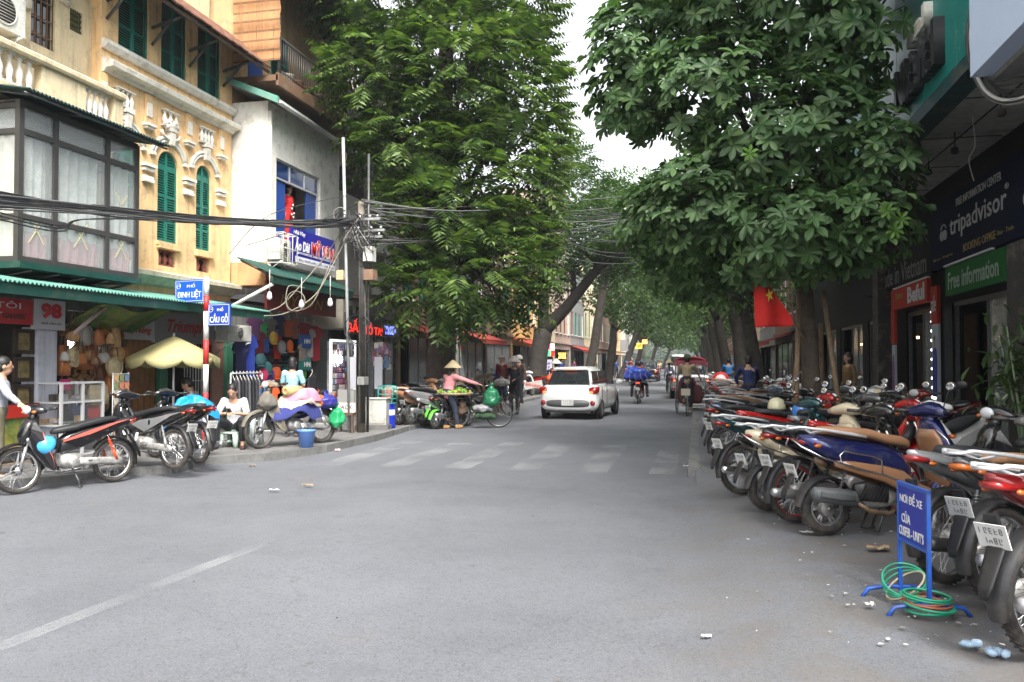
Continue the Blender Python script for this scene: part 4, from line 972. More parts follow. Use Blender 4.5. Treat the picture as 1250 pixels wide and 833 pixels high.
def wallx(b, X, th, y0, y1, z0, z1, holes, m=0, sgn=1, back=2.5):
 """wall facing sgn*X at plane X with real openings: holes (ya, yb, za, zb, arch)"""
 ysn = sorted({y0, y1, *[h[0] for h in holes], *[h[1] for h in holes]}); zsn = sorted({z0, z1, *[h[2] for h in holes], *[h[3] for h in holes]}); xi = X - sgn * th
 ysn = [v for v in ysn if y0 <= v <= y1]; zsn = [v for v in zsn if z0 <= v <= z1]
 for i in range(len(ysn) - 1):
  for j in range(len(zsn) - 1):
   cy, cz = (ysn[i] + ysn[i + 1]) / 2, (zsn[j] + zsn[j + 1]) / 2
   if any(h[0] < cy < h[1] and h[2] < cz < h[3] for h in holes): continue
   b.add([(X, ysn[i], zsn[j]), (X, ysn[i + 1], zsn[j]), (X, ysn[i + 1], zsn[j + 1]), (X, ysn[i], zsn[j + 1])], [(0, 1, 2, 3)], m)
 for h in holes:
  ya, yb, za, zb = h[:4]; ar = len(h) > 4 and h[4]; r = (yb - ya) / 2; zt = zb - (r if ar else 0)
  b.add([(X, ya, za), (X, ya, zt), (xi, ya, zt), (xi, ya, za)], [(0, 1, 2, 3)], m); b.add([(X, yb, za), (X, yb, zt), (xi, yb, zt), (xi, yb, za)], [(0, 1, 2, 3)], m); b.add([(X, ya, za), (X, yb, za), (xi, yb, za), (xi, ya, za)], [(0, 1, 2, 3)], m)
  if not ar: b.add([(X, ya, zb), (X, yb, zb), (xi, yb, zb), (xi, ya, zb)], [(0, 1, 2, 3)], m)
  else:
   n = 14; cy = (ya + yb) / 2; arc = [(cy - r * cos(pi * k / n), zt + r * sin(pi * k / n)) for k in range(n + 1)]
   for k in range(n):
    (a, c), (d, e) = arc[k], arc[k + 1]
    b.add([(X, a, c), (X, d, e), (X, d, zb), (X, a, zb)], [(0, 1, 2, 3)], m); b.add([(X, a, c), (X, d, e), (xi, d, e), (xi, a, c)], [(0, 1, 2, 3)], m)
 xb = X - sgn * back
 for q in ([(X, y0, z0), (xb, y0, z0), (xb, y0, z1), (X, y0, z1)], [(X, y1, z0), (xb, y1, z0), (xb, y1, z1), (X, y1, z1)], [(X, y0, z1), (X, y1, z1), (xb, y1, z1), (xb, y0, z1)], [(xb, y0, z0), (xb, y1, z0), (xb, y1, z1), (xb, y0, z1)], [(X, y0, z0), (X, y1, z0), (xb, y1, z0), (xb, y0, z0)]):
  b.add(q, [(0, 1, 2, 3)], m)
def band(b, X, prof, y0, y1, m=0):
 """moulding run along Y: prof points (out, z)"""
 v = [(X + o_, y, z) for y in (y0, y1) for o_, z in prof]; n = len(prof)
 b.add(v, [(i, i + 1, n + i + 1, n + i) for i in range(n - 1)] + [tuple(range(n)), tuple(range(2 * n - 1, n - 1, -1))], m)
SHM = {}
def shutter(root, X, y0, y1, z0, z1, arch=False, m=None, rails=(.0, .28, .62, 1.), name='shutter'):
 """a louvred leaf: frame with tilted slats"""
 w, h = y1 - y0, z1 - z0; key = (round(w, 2), round(h, 2), arch)
 if key not in SHM:
  b = MB(); fr = .045
  b.bb((-.02, 0, 0), (.02, fr, h)); b.bb((-.02, w - fr, 0), (.02, w, h))
  for t in rails: zc = min(max(t * h, fr / 2), h - fr / 2); b.bb((-.019, fr, zc - fr / 2), (.019, w - fr, zc + fr / 2))
  c = MB(); n = int(h / .05)
  for i in range(n):
   zc = (i + .5) * h / n
   c.add([(.018, fr, zc - .018), (.018, w - fr, zc - .018), (-.014, w - fr, zc + .014), (-.014, fr, zc + .014), (.014, fr, zc - .022), (.014, w - fr, zc - .022), (-.018, w - fr, zc + .01), (-.018, fr, zc + .01)], [(0, 1, 2, 3), (4, 5, 6, 7), (0, 1, 5, 4)])
  SHM[key] = (b.mesh(name, 1), c.mesh('slats', 1))
 o = mobj(name, SHM[key][0], m or shut_g, root); o.location = V((X, y0, z0)) - root.location; s_ = mobj('slats', SHM[key][1], m or shut_g, o); return o
def baluster_me(h=.5, r=.05):
 k = ('bal', h, r)
 if k not in SHM:
  b = MB(); b.box((0, 0, .03 * h), (2 * r, 2 * r, .06 * h)); b.lathe([(r * .5, .06 * h), (r * .9, .12 * h), (r * .55, .2 * h), (r * .95, .36 * h), (r * .85, .48 * h), (r * .45, .66 * h), (r * .4, .8 * h), (r * .8, .88 * h), (r * .6, .94 * h)], n=12); b.box((0, 0, .97 * h), (2 * r, 2 * r, .06 * h)); SHM[k] = b.mesh('baluster', 1)
 return SHM[k]
# ---------- B0: cream corner building with enclosed grey bay ----------
B0 = thing('corner_building', 'cream corner building with balustraded balcony over a grey framed curtained bay', 'building', (-10.9, 9, 0))
X0 = -10.9
b = MB(); aw0, aw1 = YR(32, X0), YR(62, X0)
wallx(b, X0, .15, 2, 12.95, 2.9, 11, [(aw0, aw1, 7.0, 8.35, True), (YR(80, X0), YR(96, X0), 7.55, 7.95)]); b.build('wall', w_cream, B0, w=True)
b = MB(); n = 12; r = (aw1 - aw0) / 2 + .1; cy = (aw0 + aw1) / 2
b.tube([(X0 + .03, cy - r, 7.5), (X0 + .03, cy - r, 8.0)] + [(X0 + .03, cy - r * cos(pi * k / n), 8.0 + r * sin(pi * k / n)) for k in range(1, n)] + [(X0 + .03, cy + r, 8.0), (X0 + .03, cy + r + .15, 7.98)], .07, 6); b.build('arch_moulding', trim_w, B0, w=True)
b = MB(); b.bb((X0 - .12, aw0, 7), (X0 - .1, aw1, 8.35)); win = b.build('window', glass_dk, B0, w=True)
b = MB()
for k in range(5): y = aw0 + (aw1 - aw0) * k / 4; b.bb((X0 - .06, y - .012, 7.0), (X0 - .04, y + .012, 8.3))
for z in (7.2, 7.5, 7.8, 8.05): b.bb((X0 - .058, aw0, z - .012), (X0 - .042, aw1, z + .012))
b.build('window_bars', mat('brown_iron', (.12, .06, .03), .6), B0, w=True)
b = MB(); y0_, y1_ = YR(80, X0), YR(96, X0)
for k in range(6): b.bb((X0 - .05, y0_ + (y1_ - y0_) * (k + .2) / 6, 7.55), (X0 - .03, y0_ + (y1_ - y0_) * (k + .6) / 6, 7.95))
for k in range(4): b.bb((X0 - .052, y0_, 7.58 + k * .1), (X0 - .028, y1_, 7.62 + k * .1))
b.build('vent_grille', mat('olive_vent', (.06, .06, .02), .8), B0, w=True); b = MB(); b.bb((X0 - .14, y0_, 7.5), (X0 - .12, y1_, 8)); b.build('vent_back', intd, B0, w=True)
# balcony with balusters
bx = -10.2
b = MB(); band(b, bx - .25, [(0, 6.36), (.3, 6.36), (.32, 6.4), (.32, 6.46), (.27, 6.5), (0, 6.5)], 4, 12.95); b.build('handrail', trim_w if 0 else w_cream, B0, w=True)
b = MB(); b.bb((X0, 4, 5.45), (bx, 12.95, 5.86)); b.bb((bx - .16, 11.05, 5.86), (bx, 12.0, 6.37)) ; b.bb((bx - .16, 12.72, 5.86), (bx, 12.95, 6.37)); b.bb((X0, 12.8, 5.86), (bx - .16, 12.95, 6.37)); b.build('balcony', w_cream, B0, w=True)
bm_ = baluster_me(.5, .062)
ylist = [8.2 + .19 * k for k in range(15)] + [12.04 + .135 * k for k in range(5)]
for y in ylist:
 o = mobj('baluster', bm_, trim_w, B0); o.location = V((bx - .08, y, 5.865)) - B0.location
b = MB(); b.bb((X0 - .0, 6, 8.62), (-9.95, YR(150, -9.95), 8.74)); b.build('upper_balcony_slab', soff, B0, w=True)
b = MB(); b.bb((-10.07, 6, 8.745), (-9.95, YR(150, -9.95), 11)); b.build('upper_balcony_wall', w_cream, B0, w=True)
for k in range(3):
 o = mobj('baluster', bm_, trim_w, B0); o.location = V((-9.94, YR(130, -9.95) + .16 * k - .1, 9.35)) - B0.location
def ac_unit(label, p, wy, h, dx=.32, face=1, group=None):
 t = thing('air_conditioner', label, 'air conditioner', p, 0, group)
 b = MB(); b.bb((0, -wy / 2, 0), (dx, wy / 2, h)); b.build('casing', ac_w, t, bevel=.02)
 b = MB(); b.torus((dx + .012, 0, h * .5), h * .36, .012, 'x', 24, 5)
 for i in range(9): q = h * .36; z_ = -q + q * 2 * (i + .5) / 9; hw = sqrt(max(0, q * q - z_ * z_)); b.tube([(dx + .014, -hw, h * .5 + z_), (dx + .014, hw, h * .5 + z_)], .005, 4)
 b.lathe([(.0, .0), (h * .35, 0)], (dx + .003, 0, h * .5), 'x', 20, 1); b.build('fan_grille', [ac_w, intd], t)
 for y in (-wy * .35, wy * .35): b = MB(); b.tube([(-.05, y, -.03), (dx + .05, y, -.03)], .015, 5); b.tube([(-.03, y, -.25), (dx, y, -.03)], .012, 5); b.build('bracket', rack_w, t)
 return t
p_ = XP(12, 55, -10.25); ac_unit('white air conditioner on the cream balcony by the arched window', (-10.75, YR(8, -10.3), 6.75), .85, .62, group='air conditioners')
# enclosed bay
BX, Y0b, Y1b, zb0, zb1 = -9.6, 10.03, 12.58, 3.07, 5.42
bay = thing('window_bay', 'grey framed glazed bay with lace curtains projecting over the shops', 'bay window', (BX, Y0b, zb0))
def frame_side(name, along, cols, rows, z0, z1):
 pass
b = MB(); cols = [Y0b, YR(66, BX), YR(130, BX), Y1b]; zmid = ZR(66, 272, BX); ztop = ZR(66, 172, BX)
for y in cols: b.bb((BX - .08, y - .045, zb0), (BX, y + .045, zb1))
for z in (zb0 + .04, zmid, ztop, zb1 - .04): b.bb((BX - .075, Y0b, z - .04), (BX - .005, Y1b, z + .04))
Xs = -10.88
for x in (Xs, -10.25): b.bb((x - .04, Y0b, zb0), (x + .04, Y0b + .08, zb1)); b.bb((x - .04, Y1b - .08, zb0), (x + .04, Y1b, zb1))
for z in (zb0 + .04, zmid, ztop, zb1 - .04): b.bb((Xs, Y0b + .005, z - .04), (BX - .08, Y0b + .075, z + .04)); b.bb((Xs, Y1b - .075, z - .04), (BX - .08, Y1b - .005, z + .04))
b.build('frame', frame_dk, bay, w=True)
for i in range(3):
 for z0_, z1_ in ((zb0 + .08, zmid - .04), (zmid + .04, ztop - .04), (ztop + .04, zb1 - .08)):
  b = MB(); b.bb((BX - .045, cols[i] + .045, z0_), (BX - .035, cols[i + 1] - .045, z1_)); b.build('pane', glass, bay, w=True)
for z0_, z1_ in ((zb0 + .08, zmid - .04), (zmid + .04, ztop - .04), (ztop + .04, zb1 - .08)):
 b = MB(); b.bb((Xs + .04, Y0b + .035, z0_), (-10.29, Y0b + .045, z1_)); b.bb((-10.21, Y0b + .035, z0_), (BX - .08, Y0b + .045, z1_)); b.build('pane', glass, bay, w=True)
def curtain(y0, y1, z0, z1, X, m, f=15, amp=.05, along='y', c0=0):
 b = MB(); n = int((y1 - y0) * f * 3)
 def fn(u, v):
  q = y0 + (y1 - y0) * u; w_ = amp * sin(q * f * 2.2 + 1.3 * sin(q * 3)) * (.6 + .4 * v) + .006 * sin(q * 91)
  return (X + w_, q, z0 + (z1 - z0) * v) if along == 'y' else (q, X + w_, z0 + (z1 - z0) * v)
 b.grid(fn, n, 3); return b
for i in range(3):
 c = curtain(cols[i] + .06, cols[i + 1] - .06, zmid + .0, ztop - .03, BX - .14, curt); c.build('lace_curtain', curt, bay, w=True)
 c = curtain(cols[i] + .06, cols[i + 1] - .06, zb0 + .45, zmid, BX - .14, curt); c.build('lace_curtain', curt, bay, w=True)
 c = curtain(cols[i] + .06, cols[i + 1] - .06, zb0 + .06, zb0 + .47, BX - .125, curt_p, 17, .05); c.build('pink_curtain', curt_p, bay, w=True)
c = curtain(Xs, BX - .1, zb0 + .1, ztop, Y0b + .14, curt, along='x'); c.build('lace_curtain', mat('cream_curtain', (.6, .54, .4), .9, var=.1), bay, w=True)
# storm tape crosses
tape = mat('tape', (.55, .5, .3), .7)
for i, (zc_, k) in enumerate(((zb0 + .5, 0), (zb0 + .55, 1), (zb0 + .5, 2), (zmid + .55, 2))):
 cy = (cols[k] + cols[k + 1]) / 2; b = MB()
 for s_ in (-1, 1): b.box((BX - .03, cy, zc_), (.003, .5, .022), 0, Matrix.Rotation(s_ * .95, 3, 'X'))
 b.build('tape_cross', tape, bay, w=True)
b = MB(); b.bb((Xs - .02, Y0b - .06, zb0 - .1), (BX + .06, Y1b + .05, zb0 - .005)); b.build('floor_beam', w_green, bay, w=True)
b = MB(); b.bb((Xs, Y0b - .02, zb1 + .0), (BX - .01, Y1b + .02, zb1 + .03)); b.build('ceiling', w_dark, bay, w=True)
b = MB()
for y in np.arange(Y0b + .2, Y1b, .55): b.tube([(-10.88, y, 2.75), (BX, y, zb0 - .12)], .02, 5)
b.build('brackets', steel_dk, bay, w=True)
def corrugated(name, label, x0, z0, x1, z1, y0, y1, m, root=None, amp=.018, wl_=.075, th=.006, fascia=None, group=None, cat='awning'):
 t = thing(name, label, cat, (x1, (y0 + y1) / 2, z1), 0, group) if root is None else root
 b = MB(); n = int((y1 - y0) / wl_ * 6)
 b.grid(lambda u, v: (x0 + (x1 - x0) * v, y0 + (y1 - y0) * u, z0 + (z1 - z0) * v + amp * sin(2 * pi * (y1 - y0) * u / wl_)), n, 1)
 b.grid(lambda u, v: (x0 + (x1 - x0) * v, y0 + (y1 - y0) * u, z0 + (z1 - z0) * v + amp * sin(2 * pi * (y1 - y0) * u / wl_) - th), n, 1); b.build('corrugated_sheet', m, t, w=True)
 if fascia: b = MB(); b.bb((x1 - .06, y0, z1 - fascia - .03), (x1 - .03, y1, z1 - .025)); b.build('fascia', w_green, t, w=True)
 b = MB()
 for y in np.arange(y0 + .15, y1, 1.1): b.tube([(x0, y, z0 - .05), (x1 - .07, y, z1 - .05)], .018, 5)
 b.tube([(x1 - .08, y0, z1 - .05), (x1 - .08, y1, z1 - .05)], .018, 5); b.tube([((x0 + x1) / 2, y0, (z0 + z1) / 2 - .05), ((x0 + x1) / 2, y1, (z0 + z1) / 2 - .05)], .018, 5); b.build('awning_frame', steel_dk, t, w=True); return t
corrugated('bay_roof', 'dark corrugated roof sheet over the grey curtained bay', -10.85, 5.78, -9.25, 5.5, Y0b - .25, 13.0, mat('dark_corrugated', (.035, .075, .07), .6, var=.3, vs=3, dirt=((.02, .02, .02), .5)), cat='roof sheet')
AW = corrugated('shop_awning', 'long green corrugated awning running over the hat, bag and umbrella shops', -10.65, 2.98, -8.9, 2.68, 8.3, 16.0, w_green2, fascia=.14)
# ---------- B1: ochre colonial house ----------
B1 = thing('colonial_house', 'ochre colonial house with green louvred shutters and white stucco mouldings', 'building', (-10.7, 15, 0)); X1 = -10.7
HU = [(YR(140, X1), YR(177, X1)), (YR(193, X1), YR(224, X1)), (YR(238, X1), YR(266, X1))]; HA = [(13.3, 13.95), (14.63, 15.31), (15.95, 16.52)]
holes = [(a, c, 7.62, 9.2) for a, c in HU] + [(a, c, 4.08, 5.98, True) for a, c in HA] + [(14.68, 15.24, 3.58, 3.92), (15.98, 16.48, 3.6, 3.92), (13.35, 13.9, 3.58, 3.92)]
b = MB(); wallx(b, X1, .14, 12.96, 17.33, 2.9, 9.35, holes); b.build('wall', w_yel, B1, w=True)
b = MB(); b.bb((X1 - 3, 12.5, 9.3), (X1 - .6, 17.3, 11.5)); b.build('upper_wall', w_cream, B1, w=True)
for a, c in HU:
 m_ = (a + c) / 2; shutter(B1, X1 - .05, a, m_ - .004, 7.62, 9.2); shutter(B1, X1 - .05, m_ + .004, c, 7.62, 9.2)
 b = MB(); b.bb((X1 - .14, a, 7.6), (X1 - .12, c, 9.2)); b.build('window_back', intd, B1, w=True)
for a, c in HA:
 m_ = (a + c) / 2; r = (c - a) / 2; zt = 5.98 - r
 shutter(B1, X1 - .07, a, m_ - .004, 4.08, zt - .03); shutter(B1, X1 - .07, m_ + .004, c, 4.08, zt - .03)
 b = MB(); b.bb((X1 - .09, a, zt - .03), (X1 - .05, c, zt + .05))
 for k in range(1, 6):
  z = zt + r * k / 6; w_ = sqrt(r * r - (z - zt) ** 2); b.add([(X1 - .06, m_ - w_, z - .03), (X1 - .06, m_ + w_, z - .03), (X1 - .09, m_ + w_, z + .02), (X1 - .09, m_ - w_, z + .02)], [(0, 1, 2, 3)])
 b.bb((X1 - .09, m_ - .02, zt), (X1 - .045, m_ + .02, zt + r - .01)); b.torus((X1 - .07, m_, zt), r - .02, .025, 'x', 16, 6, a0=0, a1=pi); b.build('fanlight', shut_g, B1, w=True)
 b = MB(); b.bb((X1 - .14, a, 4.05), (X1 - .12, c, 6)); b.build('window_back', intd, B1, w=True)
 # hood mould + keystone
 R2 = r + .2; b = MB(); n = 12
 for q, (o_, t_) in enumerate(((.05, .05), (.09, .03))):
  b.tube([(X1 + .02, m_ + (R2 + q * .07) * cos(radians(20 + 140 * k / n)), zt + (R2 + q * .07) * sin(radians(20 + 140 * k / n))) for k in range(n + 1)], .035 + .01 * q, 6)
 b.box((X1 + .05, m_, zt + R2 + .05), (.12, .13, .26), taper=1.2); b.box((X1 + .06, m_, zt + R2 + .23), (.15, .24, .07))
 for s_ in (-1, 1): b.box((X1 + .03, m_ + s_ * (R2 + .04) * .94, zt + R2 * .32), (.08, .14, .06))
 b.build('hood_moulding', trim_w, B1, w=True)
 b = MB(); b.box((X1 + .02, m_, 4.03), (.12, c - a + .1, .07)); b.build('sill', w_yel, B1, w=True)
for y in (13.0, 14.28, 15.62, 16.85):   # impost capitals
 b = MB()
 for z, w_, o_ in ((5.52, .36, .11), (5.44, .3, .08), (5.28, .27, .06), (5.22, .3, .08)): b.box((X1 + .01, y, z), (o_ * 2, w_, .06))
 b.build('impost', trim_w, B1, w=True)
 b = MB(); b.bb((X1 - .01, y - .1, 6.28), (X1 + .05, y + .1, 6.95)); b.build('pilaster', w_yel, B1, w=True)
 b = MB(); b.bb((X1, y - .075, 6.5), (X1 + .07, y + .075, 6.78)); b.box((X1 + .06, y, 6.33), (.14, .3, .05)); b.box((X1 + .05, y, 6.28), (.1, .24, .05)); b.build('panel_moulding', trim_w, B1, w=True)
bq = baluster_me(.34, .06)
for cy in (13.55, 14.95, 16.25):
 for k in (-1.0, -.33, .33, 1.0) if cy != 14.95 else (-1, 0, 1):
  o = mobj('baluster', bq, trim_w, B1); o.location = V((X1 + .05, cy + k * .19, 6.46)) - B1.location
b = MB(); b.ell((X1 + .05, 14.95, 6.5), (.09, .22, .12), 12, 8)
for k in range(7): b.ell((X1 + .08, 14.95 + .16 * cos(k * .9), 6.5 + .1 * sin(k * .9)), .06, 8, 6)
b.tube([(X1 + .06, 14.95 + .3 * cos(t), 6.45 + .14 * sin(t) - .1) for t in np.linspace(pi, 2 * pi, 9)], .035, 6); b.build('stucco_garland', trim_w, B1, w=True)
for a, c, nb in ((14.68, 15.24, 3), (15.98, 16.48, 2), (13.35, 13.9, 3)):
 bm2 = baluster_me(.32, .07)
 for k in range(nb): o = mobj('red_baluster', bm2, mat('red_baluster', (.24, .07, .045), .7, var=.25), B1); o.location = V((X1 - .07, a + (c - a) * (k + .5) / nb, 3.59)) - B1.location
 b = MB(); b.box((X1 + .02, (a + c) / 2, 3.97), (.14, c - a + .16, .08)); b.box((X1 - .13, (a + c) / 2, 3.75), (.02, c - a, .35), 1); b.build('balustrade_window', [w_yel, intd], B1, w=True)
b = MB(); band(b, X1, [(0, 6.98), (.05, 6.98), (.1, 7.05), (.24, 7.07), (.26, 7.16), (.2, 7.2), (0, 7.26)], 12.98, 17.34); b.build('cornice', trim_w, B1, w=True)
b = MB(); band(b, X1, [(0, 7.42), (.08, 7.43), (.13, 7.5), (.13, 7.57), (.06, 7.6), (0, 7.6)], 12.97, 17.34); b.build('sill_course', trim_w, B1, w=True)
b = MB(); band(b, X1, [(0, 3.12), (.1, 3.15), (.24, 3.28), (.3, 3.3), (.3, 3.38), (0, 3.46)], 12.6, 17.34); b.build('lower_cornice', mat('stained_trim', (.52, .47, .36), .85, var=.2, streak=.6), B1, w=True)
# clay tiled eave: individual tiles
ev = MB(); ev.add([(X1 + .9, 12.9, 8.5), (X1 + .9, 17.5, 8.5), (X1 - .1, 17.5, 9.35), (X1 - .1, 12.9, 9.35)], [(0, 1, 2, 3)]); ev.bb((X1 + .84, 12.9, 8.43), (X1 + .88, 17.5, 8.49)); ev.build('eave_board', mat('eave_timber', (.06, .035, .022), .8, var=.3), B1, w=True)
b = MB(); b.tube([(0, 0, 0), (.19, 0, -.165)], .052, 8, flat=.45); tme = b.mesh('roof_tile', 1); ntile = 0
for j in range(6):
 for i in range(49):
  o = mobj('roof_tile', tme, tile_r, B1); o.location = V((X1 - .08 + j * .165, 12.93 + i * .094, 9.4 - j * .14)) - B1.location; o.rotation_euler = (rnd.uniform(-.04, .04), rnd.uniform(-.05, .05), rnd.uniform(-.04, .04)); ntile += 1
for y in (13.1, 14.4, 15.65, 16.95): b = MB(); b.tube([(X1, y, 8.35), (X1 + .75, y, 8.55)], .035, 6); b.tube([(X1, y, 8.0), (X1 + .5, y, 8.5)], .03, 6); b.build('eave_bracket', steel_dk, B1, w=True)
# ---------- B2: off-white tailor house ----------
B2 = thing('tailor_house', 'off-white house with blue framed window and green edged roof', 'building', (-9.8, 19.3, 0)); X2 = -9.8
wy0, wy1 = YR(336, X2), YR(390, X2); b = MB(); wallx(b, X2, .16, 17.4, 21.35, 3.95, 7.75, [(wy0, wy1, 4.6, 6.5)], back=2.2); b.build('wall', w_white, B2, w=True)
b = MB(); yv = [wy0, wy0 + (wy1 - wy0) / 3, wy0 + (wy1 - wy0) * 2 / 3, wy1]
for y in yv: b.bb((X2 - .12, y - .02, 6.08), (X2 - .06, y + .02, 6.5))
for z in (6.05, 6.48): b.bb((X2 - .12, wy0, z - .02), (X2 - .06, wy1, z + .02))
for y in (wy0 + .03, wy1 - .03): b.bb((X2 - .12, y - .03, 4.6), (X2 - .06, y + .03, 6.05))
wf_ = b.build('window_frame', rack_w, B2, w=True)
for i in range(3): b = MB(); b.bb((X2 - .095, yv[i] + .02, 6.07), (X2 - .085, yv[i + 1] - .02, 6.46)); b.build('pane', mat('blue_glass', (.01, .04, .16), .1, spec=.8), B2, w=True)
for a, c in ((wy0 + .06, wy0 + .62), (wy1 - .62, wy1 - .06)): b = MB(); b.bb((X2 - .13, a, 4.62), (X2 - .1, c, 6.03)); b.build('blue_panel', blue_w, B2, w=True)
b = MB(); b.bb((X2 - .9, wy0 - .3, 4.5), (X2 - .88, wy1 + .3, 6.6)); b.build('room_back', mat('room_grey', (.12, .115, .11), .9, var=.2, vs=2), B2, w=True)
b = MB(); b.add([(X2 + .42, 17.1, 7.62), (X2 + .42, 21.7, 7.5), (-11, 21.7, 8.1), (-11, 17.1, 8.25), (X2 + .42, 17.1, 7.7), (X2 + .42, 21.7, 7.58), (-11, 21.7, 8.2), (-11, 17.1, 8.33)], [(0, 1, 2, 3), (4, 5, 6, 7), (0, 1, 5, 4), (1, 2, 6, 5), (2, 3, 7, 6), (3, 0, 4, 7)]); b.build('roof', mat('roof_underside', (.28, .27, .25), .8, var=.2), B2, w=True)
b = MB(); b.add([(X2 + .44, 17.06, 7.56), (-10.9, 17.06, 8.22), (-10.9, 17.06, 8.36), (X2 + .44, 17.06, 7.72), (X2 + .44, 17.12, 7.56), (-10.9, 17.12, 8.22), (-10.9, 17.12, 8.36), (X2 + .44, 17.12, 7.72)], [(0, 1, 2, 3), (4, 5, 6, 7), (0, 1, 5, 4), (1, 2, 6, 5), (2, 3, 7, 6), (3, 0, 4, 7)]); b.build('green_roof_edge', w_green2, B2, w=True)
b = MB(); b.tube([(X2 + .46, 17.1, 7.58), (X2 + .46, 21.7, 7.48)], .05, 8); b.build('gutter', alu, B2, w=True)
b = MB(); b.bb((-10.7, 17.36, 3.4), (X2, 18.0, 3.94)); b.build('orange_wall_foot', wl('orange', (.6, .33, .16)), B2, w=True)
b = MB(); b.tube([(X2 + .05, 17.42, 7.5), (X2 + .05, 17.42, 3.9), (X2 + .1, 17.42, 3.5)], .045, 8); b.build('drain_pipe', trim_w, B2, w=True)
# banner sign
SG = thing('shop_banner', 'blue banner lettered MỸ SƠN in red hung on the off-white wall', 'sign', (-9.45, 19.2, 4.4)); sy0, sy1 = YR(355, -9.45), YR(408, -9.45)
navy_s = mat('banner_blue', (.012, .012, .3), .5, var=.05); wht = mat('sign_white', (.75, .75, .74), .6); redl = mat('sign_red', (.6, .02, .02), .5)
b = MB(); b.bb((-9.5, sy0, 4.02), (-9.45, sy1, 4.84)); b.build('board', navy_s, SG, w=True)
b = MB(); b.bb((-9.452, sy0 + .2, 4.02), (-9.444, sy1, 4.17)); b.bb((-9.452, sy0 + .3, 4.235), (-9.444, sy1 - .04, 4.285)) ; b.build('white_strip', wht, SG, w=True)
N_ = (1, 0, 0); L_ = sy1 - sy0
text('Nhà May', (-9.44, sy0 + .4, 4.73), .62, .13, N_, wht, SG, bold=.02, shear=.2, world=True)
text('Áo Dài', (-9.44, sy0 + .55, 4.47), .8, .32, N_, wht, SG, bold=.04, shear=.2, world=True)
for dx, mm, bo in ((-9.441, wht, .09), (-9.434, redl, .03)): text('MỸ SƠN', (dx, sy0 + 1.7, 4.5), 1.32, .42, N_, mm, SG, bold=bo, world=True)
text('NHẬN MAY ĐO - ÁO DÀI DU LỊCH', (-9.435, sy0 + L_ * .55, 4.26), L_ * .8, .05, N_, navy_s, SG, world=True); text('ĐC: PHỐ CẦU GỖ - HÀ NỘI', (-9.435, sy0 + L_ * .55, 4.1), L_ * .8, .07, N_, navy_s, SG, world=True)
ac_unit('white air conditioner in a wire cage on the off-white house', (-9.75, YR(342, -9.6) - .1, 3.98), .55, .5, group='air conditioners')
b = MB(); cy = YR(342, -9.6) - .1
for y in np.linspace(cy - .34, cy + .34, 4): b.tube([(-9.72, y, 3.9), (-9.3, y, 3.9), (-9.3, y, 4.6), (-9.72, y, 4.6)], .012, 5)
for z in (3.9, 4.25, 4.6): b.tube([(-9.72, cy - .34, z), (-9.3, cy - .34, z), (-9.3, cy + .34, z), (-9.72, cy + .34, z)], .012, 5)
tag(b.build('ac_cage', trim_w), 'white wire cage round the air conditioner beside the blue banner', 'cage')
corrugated('shop_awning', 'green corrugated awning above the clothes shop under the blue banner', -9.85, 3.9, -8.95, 3.5, 16.2, 20.5, w_green, fascia=.16)
# brown sign under the second awning
S2 = thing('shop_signboard', 'dark red signboard with gold letters above the clothes shop', 'sign', (-9.3, 18, 3.2)); b = MB(); b.bb((-9.4, 16.6, 2.78), (-9.34, 20.2, 3.42)); b.build('board', mat('maroon_board', (.12, .015, .015), .5), S2, w=True); text('MỸ SƠN', (-9.33, 18.3, 3.08), 2.2, .34, N_, mat('gold_letters', (.4, .25, .06), .4, .4), S2, world=True, shear=.2)
b = MB(); b.tube([(-10.5, 16.3, 2.6), (-9.0, 16.25, 3.3)], .04, 6); tag(b.build('awning_stay', trim_w), 'pale slanting stay bar beside the clothes shop signboard', 'bar')
# upper balcony house behind with bamboo blinds
B3 = thing('balcony_house', 'brown upper storey with bamboo blind and iron railed balcony under the tree', 'building', (-10.75, 19.5, 0)); X3 = -10.75
b = MB(); wallx(b, X3, .1, 17.45, 24, 7.8, 13, [(18.1, 18.75, 8.4, 10.4), (19.2, 20.1, 8.4, 10.2)]); b.build('wall', wl('tan', (.5, .33, .18)), B3, w=True)
b = MB(); b.bb((X3 - .02, 18.1, 8.4), (X3 + .03, 18.75, 10.4)); b.build('blue_shutter', blue_w, B3, w=True); shutter(B3, X3 + .0, 19.2, 19.64, 8.4, 10.2); shutter(B3, X3 + .0, 19.66, 20.1, 8.4, 10.2)
b = MB(); b.bb((X3, 17.4, 8.22), (-9.55, 24, 8.36)); b.bb((-9.6, 17.4, 8.1), (-9.53, 24, 8.4)); b.build('balcony_floor', w_brown, B3, w=True)
b = MB(); b.tube([(-9.58, 17.5, 9.28), (-9.58, 24, 9.28)], .025, 6); b.tube([(-9.58, 17.5, 8.5), (-9.58, 24, 8.5)], .015, 6); b.tube([(-9.58, 17.5, 8.2), (-9.58, 17.5, 9.8)], .05, 8); b.tube([(-9.58, 22.5, 8.0), (-9.58, 22.5, 9.3)], .04, 8); b.build('handrail', steel_dk, B3, w=True)
b = MB(); b.tube([(0, 0, 0), (0, 0, .88)], .009, 5); bme = b.mesh('railing_bar', 1)
for i in range(56): o = mobj('railing_bar', bme, steel_dk, B3); o.location = V((-9.58, 17.6 + i * .115, 8.4)) - B3.location
